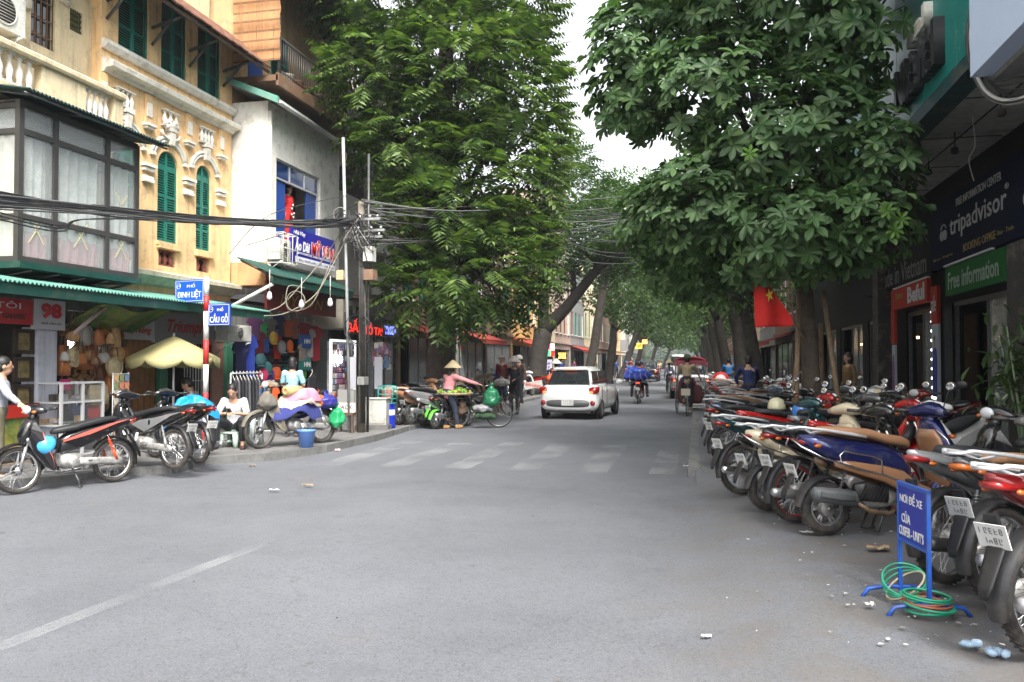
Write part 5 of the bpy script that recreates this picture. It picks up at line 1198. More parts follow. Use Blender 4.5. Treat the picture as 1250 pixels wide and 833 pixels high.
b = MB(); b.add([(-9.2, 17.3, 11.4), (-9.2, 25, 11.4), (-12.5, 25, 13), (-12.5, 17.3, 13), (-9.2, 17.3, 11.25), (-9.2, 25, 11.25), (-12.5, 25, 12.85), (-12.5, 17.3, 12.85)], [(0, 1, 2, 3), (4, 5, 6, 7), (0, 1, 5, 4), (3, 2, 6, 7), (0, 3, 7, 4)]); b.build('roof', w_dark, B3, w=True)
bl = thing('bamboo_blind', 'wide orange bamboo blind lowered at the corner of the upper balcony', 'blind', (-10.1, 17.38, 8.7)); b = MB(); bme = MB(); bme.box((0, 0, 0), (1.22, .012, .024)); bme = bme.mesh('slat', 1)
for i in range(100):
 o = mobj('slat', bme, bamboo if i % 9 > 1 else mat('bamboo_dark', (.22, .11, .05), .8, var=.3), bl); o.location = (rnd.uniform(-.008, .008), .02 * sin(i * .3), i * .026)
for x in (-.45, 0, .45): b.tube([(x, -.012, 0), (x, -.012, 2.6)], .005, 4)
b.build('blind_cord', pole_w, bl)
ct = [mat('pot_terracotta', (.35, .14, .07), .8, var=.2), mat('box_tan', (.4, .3, .2), .8, var=.2), trim_w]
for i, (y, m_, l_) in enumerate(((18.4, 2, 'white pot on the upper iron balcony, first from the blind'), (18.9, 0, 'terracotta pot on the upper iron balcony, next to the white pot'), (19.4, 0, 'terracotta pot in the middle of the upper iron balcony'), (20.0, 1, 'tan box on the upper iron balcony beside the pots'))):
 b = MB(); b.lathe([(.001, 0), (.12, 0), (.18, .3), (.2, .32), (.17, .32), (.15, .28), (.001, .27)], n=14); o = b.build('balcony_pot', ct[m_]); o.location = (-9.85, y, 8.37); tag(o, l_, 'pot')
# mannequin in the blue window
mq = person('figure in red dress with white flower print standing in the blue window', (X2 - .3, (wy0 + wy1) / 2 - .05, 4.42), 0, {**STAND, 'elL': (0, .22, 1.12), 'wrL': (.02, .2, .92)}, cloth('red_dress', (.6, .02, .02)), cloth('red_dress', (.6, .02, .02)), 'bob', sleeve='short', vox=.02, legs=True)
b = MB()
for k, (y, z) in enumerate(((-.05, 1.05), (.06, .95), (0, 1.15), (.03, .85), (-.06, .9))): b.ell((.15, y, z), (.02, .035, .03), 8, 6)
b.build('flower_print', wht, mq)
# ---------- B4.. further facades on the left ----------
def shophouse(label, y0, y1, X, zt, wm, sgn=1, floors=2, nwin=2, door=True, sign=None, awn=None, seed=0, zb=0.1, winm=None, grp=None, back=4, shopm=None):
 t = thing('shop_house', label, 'building', (X, (y0 + y1) / 2, 0), 0, grp); q = random.Random(seed); L = y1 - y0; hs = []
 if door: hs.append((y0 + .25, y1 - .25, zb, 2.6))
 fh = (zt - 3.4) / floors; wz = []
 for f in range(floors):
  for k in range(nwin):
   cy = y0 + L * (k + .5) / nwin; ww = min(.55, L / nwin * .32); z0_ = 3.4 + f * fh + fh * .18; hs.append((cy - ww, cy + ww, z0_, z0_ + fh * .62)); wz.append(hs[-1])
 b = MB(); wallx(b, X, .15, y0, y1, zb - .1, zt, hs, sgn=sgn, back=back); b.build('wall', wm, t, w=True)
 for h in wz:
  b = MB(); b.bb((X - sgn * .13, h[0], h[2]), (X - sgn * .11, h[1], h[3])); wo_ = b.build('window', winm or glass_dk, t, w=True)
  b = MB(); m_ = (h[0] + h[1]) / 2
  for y in (h[0] + .03, m_, h[1] - .03): b.bb((X - sgn * .1, y - .03, h[2]), (X - sgn * .04, y + .03, h[3]))
  for z in (h[2] + .03, h[3] - .03, (h[2] + h[3]) / 2): b.bb((X - sgn * .098, h[0], z - .03), (X - sgn * .042, h[1], z + .03))
  b.build('window_frame', q.choice([frame_dk, trim_w, shut_g, w_brown]), t, w=True)
  b = MB(); b.bb((X, h[0] - .06, h[2] - .08), (X + sgn * .1, h[1] + .06, h[2] - .01)); b.build('sill', trim_w, t, w=True)
 b = MB(); band(b, X, [(0, zt - .3), (sgn * .15, zt - .2), (sgn * .2, zt), (0, zt + .02)], y0, y1); band(b, X, [(0, 3.0), (sgn * .12, 3.05), (sgn * .12, 3.2), (0, 3.22)], y0, y1); b.build('cornice', wm, t, w=True)
 if door:
  b = MB(); b.bb((X - sgn * 1.6, y0 + .2, zb), (X - sgn * 1.55, y1 - .2, 2.6)); b.build('shop_back', shopm or intd, t, w=True)
  nl_ = 3
  for k in range(nl_ + 1): y = y0 + .28 + (L - .56) * k / nl_; b = MB(); b.bb((X - sgn * .12, y - .03, zb), (X - sgn * .06, y + .03, 2.6)); b.build('door_post', frame_dk, t, w=True)
  for k in range(nl_):
   if q.random() < .6: ya = y0 + .31 + (L - .56) * k / nl_; b = MB(); b.bb((X - sgn * .095, ya, zb + .05), (X - sgn * .085, ya + (L - .56) / nl_ - .06, 2.55)); b.build('pane', glass, t, w=True)
 if awn is not None:
  b = MB(); z0_, z1_ = 3.05, 2.65; x1_ = X + sgn * 1.1; b.add([(X, y0, z0_), (X, y1, z0_), (x1_, y1, z1_), (x1_, y0, z1_), (X, y0, z0_ - .04), (X, y1, z0_ - .04), (x1_, y1, z1_ - .04), (x1_, y0, z1_ - .04)], [(0, 1, 2, 3), (4, 5, 6, 7), (3, 2, 6, 7), (0, 3, 7, 4), (1, 2, 6, 5)])
  b.add([(x1_, y0, z1_), (x1_, y1, z1_), (x1_, y1, z1_ - .2), (x1_, y0, z1_ - .2)], [(0, 1, 2, 3)]); b.build('awning', awn, t, w=True)
 return t
red_aw = mat('red_awning', (.3, .03, .02), .8, var=.2, vs=3)
XL = -10.6
B4 = shophouse('grey shop house with brick red eave behind the utility pole', 21.4, 24.9, XL, 3.55, w_grey, door=True, nwin=0, floors=1, seed=1)
b = MB(); b.bb((XL, 21.2, 2.55), (-9.6, 22.6, 3.35)); b.build('cream_box', wl('box', (.5, .46, .38)), B4, w=True)
b = MB(); b.bb((-9.62, 21.5, 2.7), (-9.57, 21.8, 3.2)); b.bb((-9.62, 22.1, 2.7), (-9.57, 22.4, 3.2)); b.build('slot_window', glass_dk, B4, w=True)
b = MB()
for i in range(34): b.tube([(XL, 21.5 + i * .1, 3.75), (-9.3, 21.5 + i * .1, 3.4)], .05, 6, flat=.5)
tag(b.build('eave_tiles', tile_r, B4, w=True), kind='stuff')
b = MB(); b.bb((-12, 21.4, 3.6), (-9.9, 24.8, 6.5)); b.build('concrete_volume', wl('conc', (.33, .31, .28)), B4, w=True)
b = MB(); b.bb((-9.95, 22.6, 4.9), (-9.3, 25.2, 5.6)); b.bb((-9.9, 24.0, 3.7), (-9.5, 25.0, 4.9)); b.build('balcony_block', wl('conc2', (.42, .41, .38)), B4, w=True)
LS = thing('neon_sign', 'glowing red letters reading BẤM LỖ TAI over the grey shop', 'sign', (-9.55, 22.5, 2.6)); redled = mat('red_led', (1, .02, .01), em=1.5); b = MB(); b.bb((-9.62, 21.3, 2.4), (-9.58, 24.3, 3.0)); b.build('board', w_dark, LS, w=True)
text('BẤM', (-9.56, 21.3 + .75, 2.66), 1.15, .4, N_, redled, LS, bold=.0, world=True); text('LỖ TAI', (-9.56, 23.4, 2.6), 1.3, .36, N_, redled, LS, bold=.0, world=True)
specs = [('dark glass fronted shop with blue lit letters behind the scooter row', 25, 28.2, 9.5, w_dark, None), ('brown shop house behind the huge tree', 28.2, 32, 10, w_brown, red_aw), ('grey narrow shop house beyond the huge tree', 32, 36, 8.6, w_grey, None), ('shop house with faded red awning behind the hatted people', 36, 41, 9, w_dark, red_aw),
   ('dark shop house behind the leaning tree', 41, 47, 9.5, w_brown, None), ('ochre shop house glimpsed past the leaning trunk', 47, 55, 10.5, wl('ochre2', (.6, .36, .12)), red_aw), ('cream shop house beyond the ochre one', 55, 62, 9.5, w_cream, None), ('red roofed tall house glimpsed above the leaning tree', 62, 70, 15, wl('pinkish', (.5, .36, .3)), None),
   ('grey shop house under the airy trees', 70, 79, 10, w_grey, red_aw), ('cream shop house further up the street left', 79, 90, 11, w_cream, None), ('brown shop house further up the street left', 90, 104, 10, w_brown, None), ('ochre far shop house on the left', 104, 120, 11, w_yel, None), ('off-white far shop house on the left', 120, 140, 12, w_white, None), ('last grey shop house on the left in haze', 140, 175, 12, w_grey, None)]
for i, (l_, a, c, zt, wm, aw) in enumerate(specs): shophouse(l_, a, c, XL, zt, wm, 1, 2 if zt < 13 else 4, 2 if c - a < 8 else 4, seed=i + 4, awn=aw, grp=None)
# dark tall house behind the first tree crown, set back
shophouse('tall dark house set back behind the huge feathery tree', 24.9, 31, -11.6, 14, w_dark, 1, 3, 2, door=False, seed=40, zb=3.0)
b = MB(); b.bb((-11, 62.1, 15), (-10.2, 69.9, 15.2)); b.add([(-10.2, 62, 14.9), (-10.2, 70, 14.9), (-12.5, 70, 17), (-12.5, 62, 17)], [(0, 1, 2, 3)]); tag(b.build('red_roof', tile_r), 'red tiled roof showing through leaves above the cables', 'roof')
# lit signs on the left shops
def lsign(label, y0, y1, z0, z1, X, m, txt=None, tm=None, sgn=1, name='shop_sign', th=.08, bold=.02, fh=.6, fw=.85, cat='sign', shear=0., group=None, lines=None, em=None):
 t = thing(name, label, cat, (X, (y0 + y1) / 2, z0), 0, group); b = MB(); b.bb((X - sgn * th, y0, z0), (X, y1, z1)); b.build('board', m, t, w=True)
 if txt: text(txt, (X + sgn * .012, (y0 + y1) / 2, (z0 + z1) / 2), (y1 - y0) * fw, (z1 - z0) * fh, (sgn, 0, 0), tm, t, bold=bold, shear=shear, world=True)
 for (tx_, zc, hh, ww, mm) in (lines or []): text(tx_, (X + sgn * .012, (y0 + y1) / 2, zc), ww, hh, (sgn, 0, 0), mm, t, bold=bold, shear=shear, world=True)
 return t
blueled = mat('blue_led', (.12, .15, 1), em=1.6); yelled = mat('yellow_led', (1, .5, .05), em=3.); grnled = mat('green_led', (.05, .8, .2), em=1.5); whtled = mat('white_light', (.9, .95, 1), em=3.)
lsign('blue lit letters over the dark glass shop', 25.6, 27.8, 2.45, 2.95, XL + .15, w_dark, 'ODYSSEY', blueled, bold=.03)
def crosssign(label, px0, px1, py0, py1, dep, m, th=.1, name='hanging_sign', lines=(), cat='sign', sub=None):
 """sign board hung square to the street, seen face on"""
 a, c = D(px0, py1, dep), D(px1, py0, dep); y = a.y; t = thing(name, label, cat, ((a.x + c.x) / 2, y, a.z)); b = MB(); b.bb((a.x, y, a.z), (c.x, y + th, c.z)); b.build('board', m, t, w=True)
 for (tx_, fz, fh_, fw_, mm, bo) in lines: text(tx_, ((a.x + c.x) / 2, y - .015, a.z + (c.z - a.z) * fz), (c.x - a.x) * fw_, (c.z - a.z) * fh_, (0, -1, 0), mm, t, bold=bo, world=True)
 b = MB(); b.tube([(c.x, y + th / 2, c.z - .02), (c.x - 1.2, y + th / 2, c.z - .02)], .02, 5); b.build('sign_arm', steel_dk, t, w=True); return t, a, c, y
crosssign('white and purple standing sign reading XĂM BẤM LỖ TAI by the leaning tree', 661, 674, 439, 471, 44, mat('lit_panel', (.6, .55, .7), em=.5), lines=[('XĂM', .86, .12, .6, mat('purple', (.2, .05, .3), .5), .02), ('BẤM', .62, .17, .8, redl, .03), ('LỖ', .38, .16, .4, redl, .03), ('TAI', .15, .16, .6, redl, .03)], name='standing_sign')
t_, a, c, y = crosssign('flag coloured lit sign panel in red, white and green', 668, 677, 420, 435, 46, w_dark)
for i, (u0, u1, v0, v1, mm) in enumerate(((0, .5, .5, 1, mat('pink_led', (1, .05, .12), em=2.)), (.5, 1, .5, 1, whtled), (0, .5, 0, .5, grnled), (.5, 1, 0, .5, redled))):
 b = MB(); b.bb((a.x + (c.x - a.x) * u0, y - .03, a.z + (c.z - a.z) * v0), (a.x + (c.x - a.x) * u1, y - .002, a.z + (c.z - a.z) * v1)); b.build('lit_panel', mm, t_, w=True)
crosssign('yellow lit emblem sign beside the flag coloured panel', 681, 692, 430, 439, 47, w_dark, lines=[('XOX', .5, .8, .9, yelled, .08)])
crosssign('yellow sign far up the street under the trees', 775, 784, 419, 426, 88, mat('yellow_sign', (.6, .5, .05), em=.6), lines=[('CAFE', .5, .6, .8, w_dark, .03)])
crosssign('orange lit sign far up the street beside the yellow one', 784, 790, 415, 420, 90, mat('orange_led', (1, .3, .05), em=3.))
crosssign('grey hanging sign by the grey pole near the dark vehicle', 757, 767, 415, 429, 70, w_grey)
# ======================= right side buildings =======================
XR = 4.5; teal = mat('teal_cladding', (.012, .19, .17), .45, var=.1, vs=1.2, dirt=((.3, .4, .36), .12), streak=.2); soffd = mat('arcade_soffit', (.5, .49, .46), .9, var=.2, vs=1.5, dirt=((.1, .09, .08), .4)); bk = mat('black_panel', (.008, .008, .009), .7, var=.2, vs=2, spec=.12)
navyd = mat('sign_navy', (.006, .01, .03), .75, var=.05, spec=.1); dim = mat('sign_letter_pale', (.52, .52, .54), .6); gold = mat('sign_gold', (.3, .2, .05), .6); greens = mat('sign_green', (.01, .12, .02), .7, var=.05, spec=.15); reds = mat('sign_red_board', (.34, .035, .02), .7, var=.06, spec=.15)
RB = thing('arcade_building', 'building with teal clad front and dark shop arcade under a deep soffit', 'building', (XR, 14, 0))
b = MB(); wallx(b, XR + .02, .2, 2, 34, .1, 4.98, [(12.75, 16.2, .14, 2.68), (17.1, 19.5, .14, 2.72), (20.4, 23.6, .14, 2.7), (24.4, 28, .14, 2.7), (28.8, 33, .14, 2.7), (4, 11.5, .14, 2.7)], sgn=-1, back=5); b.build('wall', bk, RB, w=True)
b = MB(); b.bb((3.3, 2, 5.0), (8, 30, 5.12)); b.build('soffit', soffd, RB, w=True)
b = MB()
for k in range(14):
 y = 3.5 + k * 2; b.bb((3.4, y - .012, 4.99), (4.48, y + .012, 5.005))
b.bb((3.88, 3, 4.985), (3.9, 29, 5.005)); b.build('soffit_joints', w_dark, RB, w=True)
for k, y in enumerate((11.3, 13.2, 14.6)): b = MB(); b.tube([(3.75, y, 5.0), (3.75, y, 4.78)], .012, 5); b.lathe([(.0, .08), (.05, .07), (.06, 0), (.04, -.02), (0, -.02)], (3.75, y, 4.7), 'z', 10); b.build('hanging_lamp', w_dark, RB, w=True)
b = MB(); b.bb((3.05, 2, 5.1), (3.3, 21.5, 14)); b.build('teal_fascia', teal, RB, w=True)
b = MB(); b.bb((3.02, 2, 4.92), (3.32, 21.5, 5.1)); b.build('fascia_drip', mat('dark_teal', (.01, .05, .06), .5, var=.3, dirt=((.2, .15, .1), .4)), RB, w=True)
for i in range(12): b = MB(); b.bb((3.032, 3 + i * 1.5, 5.12), (3.05, 4.48 + i * 1.5, 14)); b.build('cladding_panel', teal, RB, w=True)
b = MB(); b.bb((4.2, 20.8, .1), (4.75, 21.4, 4.98)); b.build('pillar', w_dark, RB, w=True); b = MB(); b.bb((4.15, 11.8, .1), (4.75, 12.4, 3.2)); b.build('pillar', w_dark, RB, w=True)
# interiors
for i, (a, c) in enumerate(((12.75, 16.2), (17.1, 19.5), (20.4, 23.6), (24.4, 28), (28.8, 33), (4, 11.5))):
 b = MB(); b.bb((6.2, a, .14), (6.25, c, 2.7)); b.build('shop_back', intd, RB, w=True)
 b = MB(); m_ = (a + c) / 2
 for y in (a + .04, (a + m_) / 2, m_, c - .04) : b.bb((XR + .06, y - .035, .14), (XR + .12, y + .035, 2.62))
 b.bb((XR + .055, a, 2.6), (XR + .125, c, 2.68)); b.build('door_frame', steel_dk, RB, w=True)
 b = MB(); b.bb((XR + .085, a + .08, .2), (XR + .095, m_ - .04, 2.6)); b.build('pane', glass, RB, w=True)
b = MB()
for i in range(4):
 for j in range(10): b.box((5.9, 13.2 + j * .3, .7 + i * .5), (.2, .12, .1 + .08 * ((i + j) % 3)), (i + j) % 3)
 b.box((5.9, 14.5, .62 + i * .5), (.3, 3.2, .03), 3)
b.build('shelf_goods', [grnled if 0 else mat('goods_green', (.05, .2, .05)), mat('goods_tan', (.3, .2, .1)), mat('goods_grey', (.25, .25, .28)), w_grey], RB, w=True)
for y, z, m_, dx in ((14.2, 2.3, whtled, 1.2), (22, 2.2, mat('warm_lamp', (1, .45, .15), em=8.), .8), (26, 2.3, whtled, 1.), (30, 2.2, mat('warm_lamp', (1, .45, .15), em=8.), 1.), (13.2, 1.9, whtled, 1.)):
 b = MB(); b.box((XR + dx, y, z), (.06, .5, .05)); b.build('shop_lamp', m_, RB, w=True)
# signs
NR = (-1, 0, 0); SX = 4.36
T = thing('booking_signboard', 'long dark navy signboard lettered tripadvisor booking office', 'sign', (SX, 14, 3.3)); b = MB(); b.bb((SX, 9.6, 3.32), (SX + .12, 16.86, 4.5)); b.build('board', navyd, T, w=True)
def rt(s, px, py, wpx0, wpx1, h, m, par, bold=0., X=SX - .012, shear=0.):
 ya, yb = YR(wpx0, X), YR(wpx1, X); text(s, (X, (ya + yb) / 2, ZR(px, py, X)), abs(yb - ya), h, NR, m, par, bold=bold, world=True, shear=shear)
rt('tripadvisor', 1195, 262, 1161, 1231, .42, dim, T, .01); rt('FREE INFORMATION CENTER', 1196, 230, 1169, 1225, .13, dim, T, .01); rt('BOOKING OFFICE', 1197, 294, 1177, 1217, .13, gold, T, .01); rt('®', 1232, 225, 1229, 1234, .09, dim, T)
def owl(y, z, r, par):
 b = MB()
 for s_ in (-1, 1): b.torus((SX - .01, y + s_ * r * .55, z), r * .45, r * .1, 'x', 18, 5); b.torus((SX - .01, y + s_ * r * .55, z), r * .18, r * .08, 'x', 12, 5)
 b.torus((SX - .01, y, z + r * .1), r * 1.05, r * .07, 'x', 18, 5, a0=.6, a1=pi - .6); b.build('round_emblem', dim, par, w=True)
owl(YR(1154, SX), ZR(1154, 287, SX), .17, T); owl(12.1, ZR(1250, 245, SX), .2, T)
text('Đặt tour - Vé máy bay', (SX - .012, 16.1, 3.48), 1.2, .07, NR, gold, T, world=True); text('Visa - Bus - Train', (SX - .012, 13.2, 3.5), 1.0, .07, NR, gold, T, world=True)
Fg = thing('green_signboard', 'green signboard lettered Free information below the navy board', 'sign', (4.3, 14, 2.7)); b = MB(); b.bb((4.3, 12.9, 2.76), (4.38, 15.77, 3.25)); b.build('board', greens, Fg, w=True); text('Free information', (4.288, 14.35, 3.0), 2.45, .3, NR, mat('sign_letter_green', (.3, .42, .3), .6), Fg, bold=.02, world=True)
b = MB(); b.bb((4.28, 13.4, 3.27), (4.33, 15.8, 3.3)); b.build('light_tube', mat('pale_tube', (.7, .72, .75), .4), Fg, w=True)
Mv = thing('black_signboard', 'black signboard lettered Made in Vietnam', 'sign', (4.4, 20, 3.3)); b = MB(); b.bb((4.38, 16.95, 3.3), (4.48, 23.2, 4.6)); b.build('board', bk, Mv, w=True)
text('Made in Vietnam', (4.368, 19.3, 3.55), 4.1, .42, NR, mat('dull_letter', (.13, .13, .13), .6), Mv, bold=.01, world=True); text('SALE OFF', (4.368, 19, 4.15), 1.6, .2, NR, mat('duller_letter', (.08, .08, .08), .6), Mv, world=True)
Bf = thing('red_signboard', 'orange-red shop sign lettered Beful over a dark doorway', 'sign', (4.3, 18, 2.7)); b = MB(); b.bb((4.3, 16.95, 2.75), (4.38, 19.9, 3.2)); b.build('board', reds, Bf, w=True); text('Beful', (4.288, 17.75, 2.98), 1.3, .34, NR, dim, Bf, bold=.035, world=True); text('Fashion', (4.288, 19.1, 3.04), .6, .14, NR, gold, Bf, world=True)
b = MB(); b.bb((4.29, 16.95, 3.21), (4.36, 19.7, 3.235)); b.build('light_tube', mat('pale_tube', (.7, .72, .75), .4), Bf, w=True)
for i, (a, c, z0_, z1_, l_) in enumerate(((16.3, 16.72, 2.3, 3.0, 'small red vertical panel lettered sale above the poster of a dressed figure'), (19.62, 19.95, 2.0, 2.74, 'narrow red vertical panel at the far jamb of the Beful doorway'))):
 q = thing('vertical_sign', l_, 'sign', (4.32, a, z0_)); b = MB(); b.bb((4.3, a, z0_), (4.36, c, z1_)); b.build('board', reds, q, w=True)
 if i == 0: text('sale', (4.288, (a + c) / 2, 2.68), .34, .3, NR, dim, q, shear=.2, world=True)
# advertising posters: flat printed figures
pq = thing('figure_poster', 'tall pale poster of a figure in a blue long coat by the lit doorway', 'poster', (4.32, 16.5, .9)); b = MB(); b.bb((4.31, 16.3, .95), (4.35, 16.72, 2.29)); b.build('board', mat('poster_blue_pale', (.35, .4, .46), .5), pq, w=True)
b = MB(); b.prism([(16.4, .97), (16.62, .97), (16.64, 1.5), (16.6, 1.8), (16.56, 1.86), (16.51, 1.83), (16.46, 1.86), (16.4, 1.8), (16.37, 1.5)], 4.296, 4.308, 'x'); b.build('printed_coat', mat('poster_royal', (.01, .02, .3), .5), pq, w=True)
b = MB(); b.ell((4.3, 16.51, 1.98), (.008, .035, .06), 10, 8); b.bb((4.297, 16.495, 1.84), (4.305, 16.525, 1.93)); b.build('printed_face', skin, pq, w=True); b = MB(); b.ell((4.298, 16.51, 2.04), (.006, .04, .05), 10, 8); b.build('printed_hair', hairm, pq, w=True)
pq = thing('figure_poster', 'narrow poster with purple figure at the far jamb of the Beful doorway', 'poster', (4.32, 19.8, .9)); b = MB(); b.bb((4.31, 19.64, .8), (4.35, 19.93, 1.98)); b.build('board', mat('poster_blue_pale', (.35, .4, .46), .5), pq, w=True); b = MB(); b.prism([(19.7, .9), (19.86, .9), (19.87, 1.5), (19.8, 1.75), (19.76, 1.75), (19.69, 1.5)], 4.296, 4.308, 'x'); b.build('printed_dress', mat('poster_purple', (.15, .03, .2), .5), pq, w=True)
# lit vanity strip in the doorway
lt_ = thing('vanity_light_strip', 'upright strip of glowing white lamps inside the Beful doorway', 'light strip', (4.5, 16.95, .6)); b = MB(); b.bb((4.42, 16.86, .6), (4.5, 17.06, 2.66)); b.build('mirror_strip', mat('mirror_frame_grey', (.5, .52, .53), .3, .2), lt_, w=True)
b = MB(); b.ell((0, 0, 0), (.04, .1, .035), 10, 6); lme2 = b.mesh('lamp', 1)
for k in range(11): o = mobj('lamp', lme2, whtled, lt_); o.location = V((4.4, 16.96, .75 + k * .18)) - lt_.location
# letters on the teal front
LT_ = thing('roof_letters', 'big dark raised letters and a white row above them on the teal front', 'sign letters', (3.0, 14, 6));
text('Nhà hàl', (2.98, 12.05, 5.6), 2.1, .6, NR, mat('black_letter', (.02, .02, .022), .5), LT_, bold=.05, ext=.16, world=True); text('hal', (2.98, 11.95, 6.15), .9, .3, NR, trim_w, LT_, bold=.03, ext=.12, world=True)
# big light box sign nearest the camera top right, with its cable loop
LB = thing('light_box', 'large pale blue-white sign box jutting over the pavement at the top right', 'sign', (2.85, 8, 4.55)); b = MB(); b.bb((2.8, 4.2, 4.56), (3.0, 9.3, 7.5)); b.build('box', mat('pale_blue_face', (.55, .66, .85), .45, var=.03), LB, w=True)
b = MB(); b.bb((3.0, 4.2, 4.5), (4.4, 9.25, 4.56)); b.build('underside', w_grey, LB, w=True)
cb = thing('cable_loop', 'thick loop of bundled cables hanging beside the pale sign box', 'cable bundle', (2.8, 9.6, 5))
cabm = [mat('cable_white', (.5, .48, .44), .6, var=.15), black_pl, mat('cable_red', (.3, .04, .02), .5), mat('cable_green', (.05, .2, .08), .5), mat('cable_orange', (.5, .2, .03), .5)]
pts0 = [D(1190, -20, 8.9), D(1184, 20, 8.9), D(1181, 50, 8.85), D(1186, 85, 8.8), D(1200, 112, 8.6), D(1222, 124, 8.3), D(1250, 120, 7.9), D(1300, 100, 7.5)]
def spl(P, n=6):
 P = [V(p) for p in P]; out = []
 for i in range(len(P) - 1):
  p0, p1, p2, p3 = P[max(i - 1, 0)], P[i], P[i + 1], P[min(i + 2, len(P) - 1)]
  for k in range(n):
   t = k / n; out.append(.5 * ((2 * p1) + (p2 - p0) * t + (2 * p0 - 5 * p1 + 4 * p2 - p3) * t * t + (3 * p1 - p0 - 3 * p2 + p3) * t ** 3))
 out.append(P[-1]); return out
for k in range(9):
 o_ = V((rnd.uniform(-.05, .05), rnd.uniform(-.05, .05), rnd.uniform(-.03, .03))); b = MB(); b.tube([p + o_ for p in spl(pts0)], .035 if k == 0 else .014, 6); b.build('cable', cabm[0] if k in (0, 3, 6) else cabm[1], cb, w=True)
for k, mm in enumerate((2, 3, 4, 1, 0)):
 b = MB(); b.tube(spl([D(1192 + k * 1.5, -10, 8.8), D(1189 + k * 2, 50, 8.8), D(1193 + k * 2, 96, 8.7)]), .011, 5); b.build('cable', cabm[mm], cb, w=True)
for k in range(5): b = MB(); b.tube(spl([D(1200, 92, 8.7), D(1215 + k * 4, 100 + k * 5, 8.3), D(1260, 88 + k * 9, 7.8)]), .012, 5); b.build('cable', cabm[1], cb, w=True)
b = MB(); b.tube(spl([(3.75, 12.4, 5.0), (3.78, 12.4, 4.6), (3.7, 12.4, 4.4), (3.76, 12.4, 4.1)]), .006, 4); tag(b.build('loose_wire', trim_w), 'single thin pale wire dangling from the arcade soffit', 'wire')
# further right facades
specs = [('dark shop house beyond the arcade on the right', 34, 41, 9.5, w_dark, None), ('brown shop house on the right behind the second row of trees', 41, 50, 10, w_brown, red_aw), ('grey shop house on the right under dense trees', 50, 62, 9.5, w_grey, None), ('cream shop house on the right in the distance', 62, 78, 10.5, w_cream, red_aw), ('ochre shop house on the right far away', 78, 98, 11, w_yel, None), ('brown shop house on the right far away', 98, 125, 11, w_brown, None), ('last grey shop house on the right in haze', 125, 175, 12, w_grey, None)]
for i, (l_, a, c, zt, wm, aw) in enumerate(specs): shophouse(l_, a, c, XR, zt, wm, -1, 2, 2 if c - a < 8 else 4, seed=i + 60, awn=aw)
b = MB(); wallx(b, XR + .4, .2, 21.5, 34, 4.98, 10, [(22.5, 24, 6, 8.4), (26, 27.5, 6, 8.4), (29.5, 31, 6, 8.4)], sgn=-1, back=4); ub = thing('upper_house', 'dark upper storeys behind the big broad-leaved tree on the right', 'building', (XR + .4, 28, 5)); b.build('wall', w_dark, ub, w=True)
for y in (22.5, 26, 29.5): b = MB(); b.bb((XR + .52, y, 6), (XR + .54, y + 1.5, 8.4)); b.build('window', glass_dk, ub, w=True)
# stepped door sill
b = MB(); b.bb((3.9, 12.5, .1), (4.5, 20, .24)); b.bb((4.15, 12.5, .24), (4.5, 16.8, .36)); tag(b.build('door_step', mat('dark_stone', (.06, .06, .06), .7, var=.3)), 'dark stone steps along the right shop doorways', 'steps')
# potted plant at the right edge
PP = thing('potted_plant', 'white potted leafy plant beside the glass doorway at the right edge', 'plant', (3.75, 10.6, .11)); b = MB(); b.lathe([(.001, 0), (.16, 0), (.22, .36), (.25, .4), (.21, .4), (.2, .34), (.001, .33)], n=20); b.build('pot', mat('white_ceramic', (.55, .53, .5), .4, var=.06), PP)
stem_m = mat('pale_stem', (.2, .26, .16), .7, var=.2); b = MB()
for k in range(7): a = k * .9; b.tube([(.05 * cos(a), .05 * sin(a), .33), (.12 * cos(a), .12 * sin(a), .9), (.28 * cos(a), .28 * sin(a), 1.5 + .1 * k)], [.02, .014, .006], 6)
b.build('stem', stem_m, PP); r = np.random.RandomState(4); n = 420; P_ = r.normal(size=(n, 3)) * np.array([.2, .22, .32]) + np.array([0, 0, 1.35]); dd_ = r.normal(size=(n, 3)); d_, s_, z_ = frames(dd_); lt2, _ = leaf_tpl(.2, .06); vv_ = place(lt2, P_, d_, s_, z_, r.uniform(.6, 1.1, n)); F = lfc[None] + (np.arange(n) * len(lt2))[:, None, None]
fromnp('leaves', vv_.reshape(-1, 3), 4, lf_dark, PP, kind='stuff', faces=F.reshape(-1, 4))
b = MB(); b.tube([GR(1195, 545) + V((0, 0, .03)), D(1222, 490, 9.3)], [.03, .02], 6); b.tube([D(1222, 490, 9.3), D(1216, 480, 9.3)], .02, 6); b.tube([D(1222, 490, 9.3), D(1230, 482, 9.3)], .015, 6); tag(b.build('forked_stick', stem_m), 'pale forked stick leaning beside the potted plant', 'stick')
